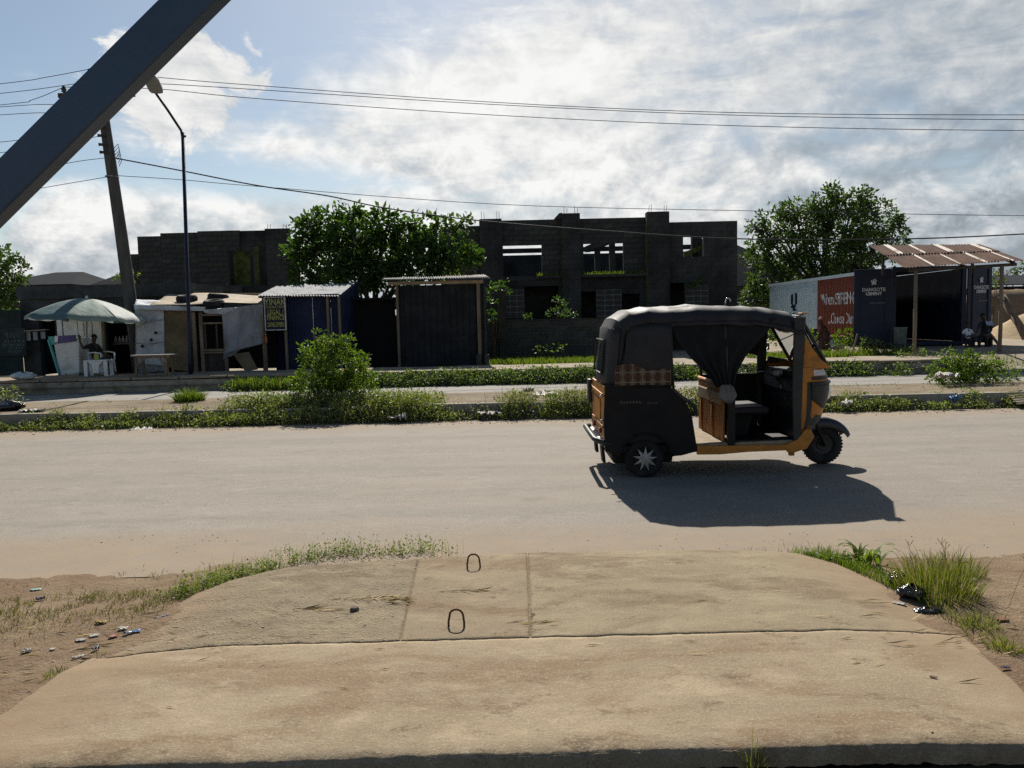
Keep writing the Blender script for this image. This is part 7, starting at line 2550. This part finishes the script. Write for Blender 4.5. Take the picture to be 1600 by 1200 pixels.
# matted low grass on the left soil
X, Y = scatter(30000, -4.3, -1.6, 3.3, 5.4, .0, 5.0)
q = RNG.uniform(0, 1, len(X)) < np.exp(-(((Y - 4.62) - (X + 2.6) * .28) / .38) ** 2) + .35 * (fbm(X + 3, Y, 3.2) > .5)
X, Y = X[q], Y[q]
ok = ~((X > -2.08) & (Y < np.interp(X, YF[0], YF[1])))
X, Y = X[ok], Y[ok]
grassmass('grass', 'matted half dry grass over the soil left of the slab', X, Y, zverge(X, Y) - .003, RNG.uniform(.012, .055, len(X)), .0035, 1.2, mt['grass_mat'])
# straw and dead stalks
Xs, Ys, An, Ls = [], [], [], []
for (px, py, n_, s1, s2) in ((610, 940, 34, .05, .03), (735, 925, 16, .09, .006), (480, 955, 26, .09, .008), (570, 938, 20, .08, .02), (820, 980, 8, .05, .02), (450, 1050, 6, .3, .2), (1100, 1010, 5, .4, .3), (200, 960, 40, .25, .2), (1500, 990, 40, .25, .2), (120, 1000, 30, .3, .25), (1330, 1000, 10, .2, .2)):
    q = gr(px, py, .11)
    for _ in range(n_):
        Xs.append(q.x + random.gauss(0, s1)); Ys.append(q.y + random.gauss(0, s2)); An.append(random.gauss(.1, .35)); Ls.append(random.uniform(.04, .13))
Xs, Ys, An, Ls = map(np.array, (Xs, Ys, An, Ls))
ins = (Ys < np.interp(Xs, YF[0], YF[1])) & (Xs > -2.05) & (Xs < 2.25)
Zs = np.where(ins, zslab(Xs, Ys), zverge(Xs, Ys)) + .004
o = leaves('straw', np.stack([Xs, Ys, Zs], 1), np.stack([np.cos(An), np.sin(An), np.abs(RNG.normal(size=len(Xs))) * .04], 1), Ls, .004, mt['straw'])
tag(o, 'dead straw and stalks lying on the slab and soil', 'straw', None, 'stuff')
# grass standing in the drain before the slab
X = np.concatenate([RNG.normal(c, .03, 14) for c in np.linspace(-1.3, 2.2, 18)])
Y = RNG.uniform(2.45, 2.66, len(X))
grassmass('drain_grass', 'thin grass blades standing in the drain before the slab', X, Y, 0 * X - .55, RNG.uniform(.35, .66, len(X)), .005, .3, mt['grass'])
tb2 = tuft('grass_tuft', 'dry stalks in the crack of the near slab edge', (float(gr(1180, 1185, .1).x), 2.685, .02), .03, .02, 46, .08, .22, .0025, .35, mt['grass_dry'])
# pebbles on the soil and road edge
X, Y = scatter(2600, -4.6, 4.6, 3.2, 6.2, -.2, 1.4)
ok = ~((X > -2.1) & (X < 2.3) & (Y < np.interp(X, YF[0], YF[1]) + .01))
X, Y = X[ok], Y[ok]
o = stones('pebbles', X, Y, np.maximum(zverge(X, Y), zroad(X, Y)) - .001, .003, .013, mt['stone'], None)
tag(o, 'small pebbles scattered over the soil and dusty road edge', 'pebbles', None, 'stuff')
X, Y = scatter(900, -18, 18, 12.55, 13.05)
o = stones('grit', X, Y, 0 * X + .0, .006, .03, mt['stone'], None)
tag(o, 'loose grit and stones along the far edge of the road', 'grit', None, 'stuff')

# ------------------------------------------------------------------ litter, each scrap a thing
LC = dict(white=MAT('white plastic scrap', (0.36, 0.34, 0.31), .6, .15, 30, .4, 60), blue=MAT('blue plastic scrap', (0.04, 0.12, 0.26), .4, .3, 20, .4, 60), red=MAT('red printed scrap', (0.26, 0.10, 0.08), .5, .4, 25, .3, 60), yellow=MAT('yellow scrap', (0.32, 0.23, 0.07), .5, .2, 25, .3, 60),
          navy=MAT('dark scrap', (0.02, 0.022, 0.05), .5, .3, 25, .3, 60), green=MAT('green scrap', (0.05, 0.30, 0.20), .5, .2, 25, .3, 60), brown=MAT('brown scrap', (0.16, 0.10, 0.06), .8, .3, 25, .3, 60), mint=MAT('mint plastic scrap', (0.24, 0.34, 0.29), .4, .1, 25, .3, 60), grey=MAT('grey card scrap', (0.30, 0.28, 0.25), .8, .2, 25, .3, 60))


def scrap(name, label, cat, px, py, w_, d_, mat, rz, hgt=.02, z=.06, Y=None):
    if Y is None:
        w_, d_, hgt = w_ * .62, d_ * .62, hgt * .4
    p = gr(px, py, z) if Y is None else P3(px, py, Y)
    if Y is None and p.y < 6.0:
        on = (p.y < np.interp(p.x, YF[0], YF[1])) and -2.05 < p.x < 2.25
        zz = float(zslab(p.x, p.y)) if on else max(float(zverge(p.x, p.y)), float(zroad(p.x, p.y)))
        p = Vector((p.x, p.y, zz))
    rnd = random.Random(px * 31 + py)
    ph = [(rnd.uniform(2, 9), rnd.uniform(2, 9), rnd.uniform(0, 6)) for _ in range(4)]
    rws = []
    for j in range(7):
        row = []
        for i in range(9):
            u, v = i / 8 - .5, j / 6 - .5
            e = 1 - .35 * abs(math.sin(3 * u + 5 * v + ph[0][2])) * (abs(u) + abs(v))
            row.append((u * w_ * e, v * d_ * e, .004 + hgt * (.5 + .5 * sum(math.sin(a * 2 * u * 3 + b * 2 * v * 2 + c) for a, b, c in ph) / 2.2)))
        rws.append(row)
    o = MB().grid(rws).build(name, mat, None, smooth=True, thick=.002)
    o.location = p
    o.rotation_euler = (0, 0, rz)
    return tag(o, label, cat, 'litter')


for a in (('plastic_wrapper', 'bright blue plastic wrapper beside the left edge of the slab', 'wrapper', 207, 993, .15, .045, LC['blue'], .5, .03),
          ('plastic_wrapper', 'long blue and dark wrapper wedged along the left slab edge', 'wrapper', 253, 966, .15, .035, LC['navy'], .75, .025),
          ('plastic_wrapper', 'tiny green scrap at the end of the dark wrapper', 'wrapper', 243, 974, .04, .03, LC['green'], .2, .02),
          ('plastic_wrapper', 'red and white scrap next to the blue wrapper', 'wrapper', 177, 998, .08, .05, LC['red'], .3, .02),
          ('plastic_wrapper', 'crumpled white scrap just behind the blue wrapper', 'wrapper', 192, 987, .09, .05, LC['white'], 0, .03),
          ('plastic_wrapper', 'yellow scrap lying in the left grass', 'wrapper', 158, 976, .11, .04, LC['yellow'], .3, .03),
          ('dry_leaf', 'large pale dry leaf on the left soil', 'leaf', 147, 995, .09, .06, LC['grey'], .6, .02),
          ('plastic_wrapper', 'flat dirty white scrap below the pale dry leaf', 'wrapper', 126, 1002, .10, .06, LC['grey'], .1, .02),
          ('plastic_wrapper', 'small white scrap alone on the bare left soil', 'wrapper', 82, 1017, .05, .035, LC['white'], .1, .012),
          ('plastic_wrapper', 'greyish scrap in the grass at far left', 'wrapper', 42, 1020, .08, .05, LC['grey'], .4, .03),
          ('plastic_wrapper', 'navy and white packet lying on the left soil', 'wrapper', 150, 1018, .06, .05, LC['navy'], 1.2, .05),
          ('plastic_wrapper', 'dark brown scrap nearest the left slab edge', 'wrapper', 135, 1033, .08, .04, LC['brown'], .1, .03),
          ('plastic_wrapper', 'long white strip beside the dark brown scrap', 'wrapper', 122, 1028, .10, .03, LC['white'], .5, .02),
          ('plastic_wrapper', 'mint green scrap in the puddle dust at far left', 'wrapper', 55, 911, .12, .06, LC['mint'], .1, .015),
          ('plastic_wrapper', 'dark scrap with twigs at the left road edge', 'wrapper', 62, 931, .09, .05, LC['navy'], .3, .05),
          ('plastic_wrapper', 'torn cardboard piece on the road edge at right', 'cardboard', 1503, 866, .17, .06, LC['brown'], .05, .02),
          ('plastic_wrapper', 'small white cup scrap right of the tall grass', 'cup', 1522, 907, .05, .04, LC['white'], .5, .04),
          ('plastic_wrapper', 'red and white sachet on the right soil', 'wrapper', 1566, 973, .11, .04, LC['red'], -.2, .03),
          ('plastic_wrapper', 'small dark scrap near the lower right soil', 'wrapper', 1570, 1058, .07, .03, LC['navy'], -.15, .02),
          ('plastic_wrapper', 'pale scrap under the black plastic bag', 'wrapper', 1405, 947, .12, .06, LC['grey'], -.5, .02),
          ('dry_leaf', 'small brown dry leaf on the slab beside the front joint', 'leaf', 833, 978, .04, .02, LC['brown'], .2, .012),
          ('dry_leaf', 'curled brown leaf near the right end of the front panel', 'leaf', 1458, 1078, .05, .02, LC['brown'], -.4, .012)):
    scrap(*a)
stn = thing('stone', 'single dark stone lying on the rough left panel of the slab', 'stone', tuple(gr(554, 955, .115)))
stn.location.z = float(zslab(stn.location.x, stn.location.y)) + .008
MB().lathe([(0, -.012), (.02, -.01), (.028, 0), (.02, .012), (0, .016)], 7).build('rock', mt['bark'], stn)


def bag(name, label, loc, sx_, sy_, sz_, seed, mat):
    b_ = thing(name, label, 'bag', loc)
    rnd = random.Random(seed)
    ph = [(rnd.randint(2, 6), rnd.uniform(3, 8), rnd.uniform(0, 6)) for _ in range(6)]
    rws = []
    for q in np.linspace(0, 1, 12):
        row = []
        for a in np.linspace(0, 2 * PI, 26, endpoint=False):
            r_ = math.sin(PI * min(.97, max(.03, q))) ** .6 * (1 + .13 * sum(math.sin(f * a + g_ * q + p_) for f, g_, p_ in ph) / 2)
            row.append((sx_ * r_ * math.cos(a), sy_ * r_ * math.sin(a), sz_ * q * (1 + .1 * math.sin(3 * a + ph[0][2])) - .01))
        rws.append(row)
    MB().grid(rws, closed=True).build('sack', mat, b_, smooth=True)
    return b_


p = gr(1402, 922, .03); bag('black_bag', 'crumpled black plastic bag against the tall grass, upper one', (p.x, p.y, float(zverge(p.x, p.y))), .055, .05, .09, 3, mt['bag_black'])
p = gr(1424, 944, .03); bag('black_bag', 'crumpled black plastic bag against the tall grass, lower larger one', (p.x, p.y, float(zverge(p.x, p.y))), .085, .06, .085, 4, mt['bag_black'])
p = gr(1450, 964, .03); bag('black_packet', 'flat shiny black packet in front of the black bags', (p.x, p.y, float(zverge(p.x, p.y))), .08, .035, .035, 5, mt['bag_black'])
p = P3(8, 636, 14.2); bag('black_bag', 'black rubbish bag on the median at the left edge', (p.x, 14.2, .22), .30, .22, .22, 6, mt['bag_black'])
p = P3(40, 596, 20.9); bag('pale_bag', 'pale grey rubbish bag on the drain wall at far left', (p.x, 20.85, .38), .38, .2, .22, 7, mt['bag_clear'])
p = P3(25, 636, 14.1); scrap('plastic_wrapper', 'white scrap beside the black rubbish bag on the median', 'wrapper', 50, 644, .5, .25, LC['white'], .1, .06, .22, 13.9)
for lab, px, py, Y_, w_, c_i in (('white rubbish caught at the kerb below the median bush', 622, 657, 13.0, .35, 'white'), ('grey rubbish heap at the kerb foot left of the three wheeler', 765, 650, 13.15, .45, 'grey'), ('white sack scrap on the median left of the three wheeler', 852, 621, 13.9, .5, 'white'), ('pale rag on the median near the bush foot', 600, 626, 13.7, .45, 'white'), ('blue bottle scrap in the weeds on the right kerb', 1490, 627, 13.1, .2, 'blue'), ('white bag in the spreading bush on the median', 1480, 590, 14.9, .5, 'white'), ('brown stone block on the median left of the three wheeler', 826, 613.5, 15.0, .25, 'grey'), ('white scrap at the kerb right of the front wheel', 1322, 634, 13.0, .25, 'white'), ('white scrap at the left road edge under the weeds', 220, 677, 12.85, .4, 'white')):
    scrap('plastic_wrapper' if 'stone' not in lab else 'stone_block', lab, 'rubbish' if 'stone' not in lab else 'stone', px, py, w_, w_ * .6, LC[c_i], .2, .10, 0, Y_)
cs = thing('roofing_sheet', 'tan corrugated sheet lying over the kerb at the right edge', 'sheet', (0, 0, 0))
corr('sheet', P3(1568, 612, 13.5), P3(1590, 631, 12.9), P3(1680, 600, 13.7), P3(1690, 625, 13.0), 6, .015, mt['tarp_tan'], cs, 3, .004)
for px, py, lab in ((1348, 545, 'thin grey stake standing in the creeper beside the container'),):
    s_ = thing('stake', lab, 'stake', (PX(px, 24.4), 24.4, .1))
    e_ = P3(1340, 521, 24.4) ; b_ = P3(1332, 546, 24.4)
    s_.location = b_
    MB().tube([(0, 0, -.1), e_ - b_], .03, 6).build('stick', mt['wood'], s_)
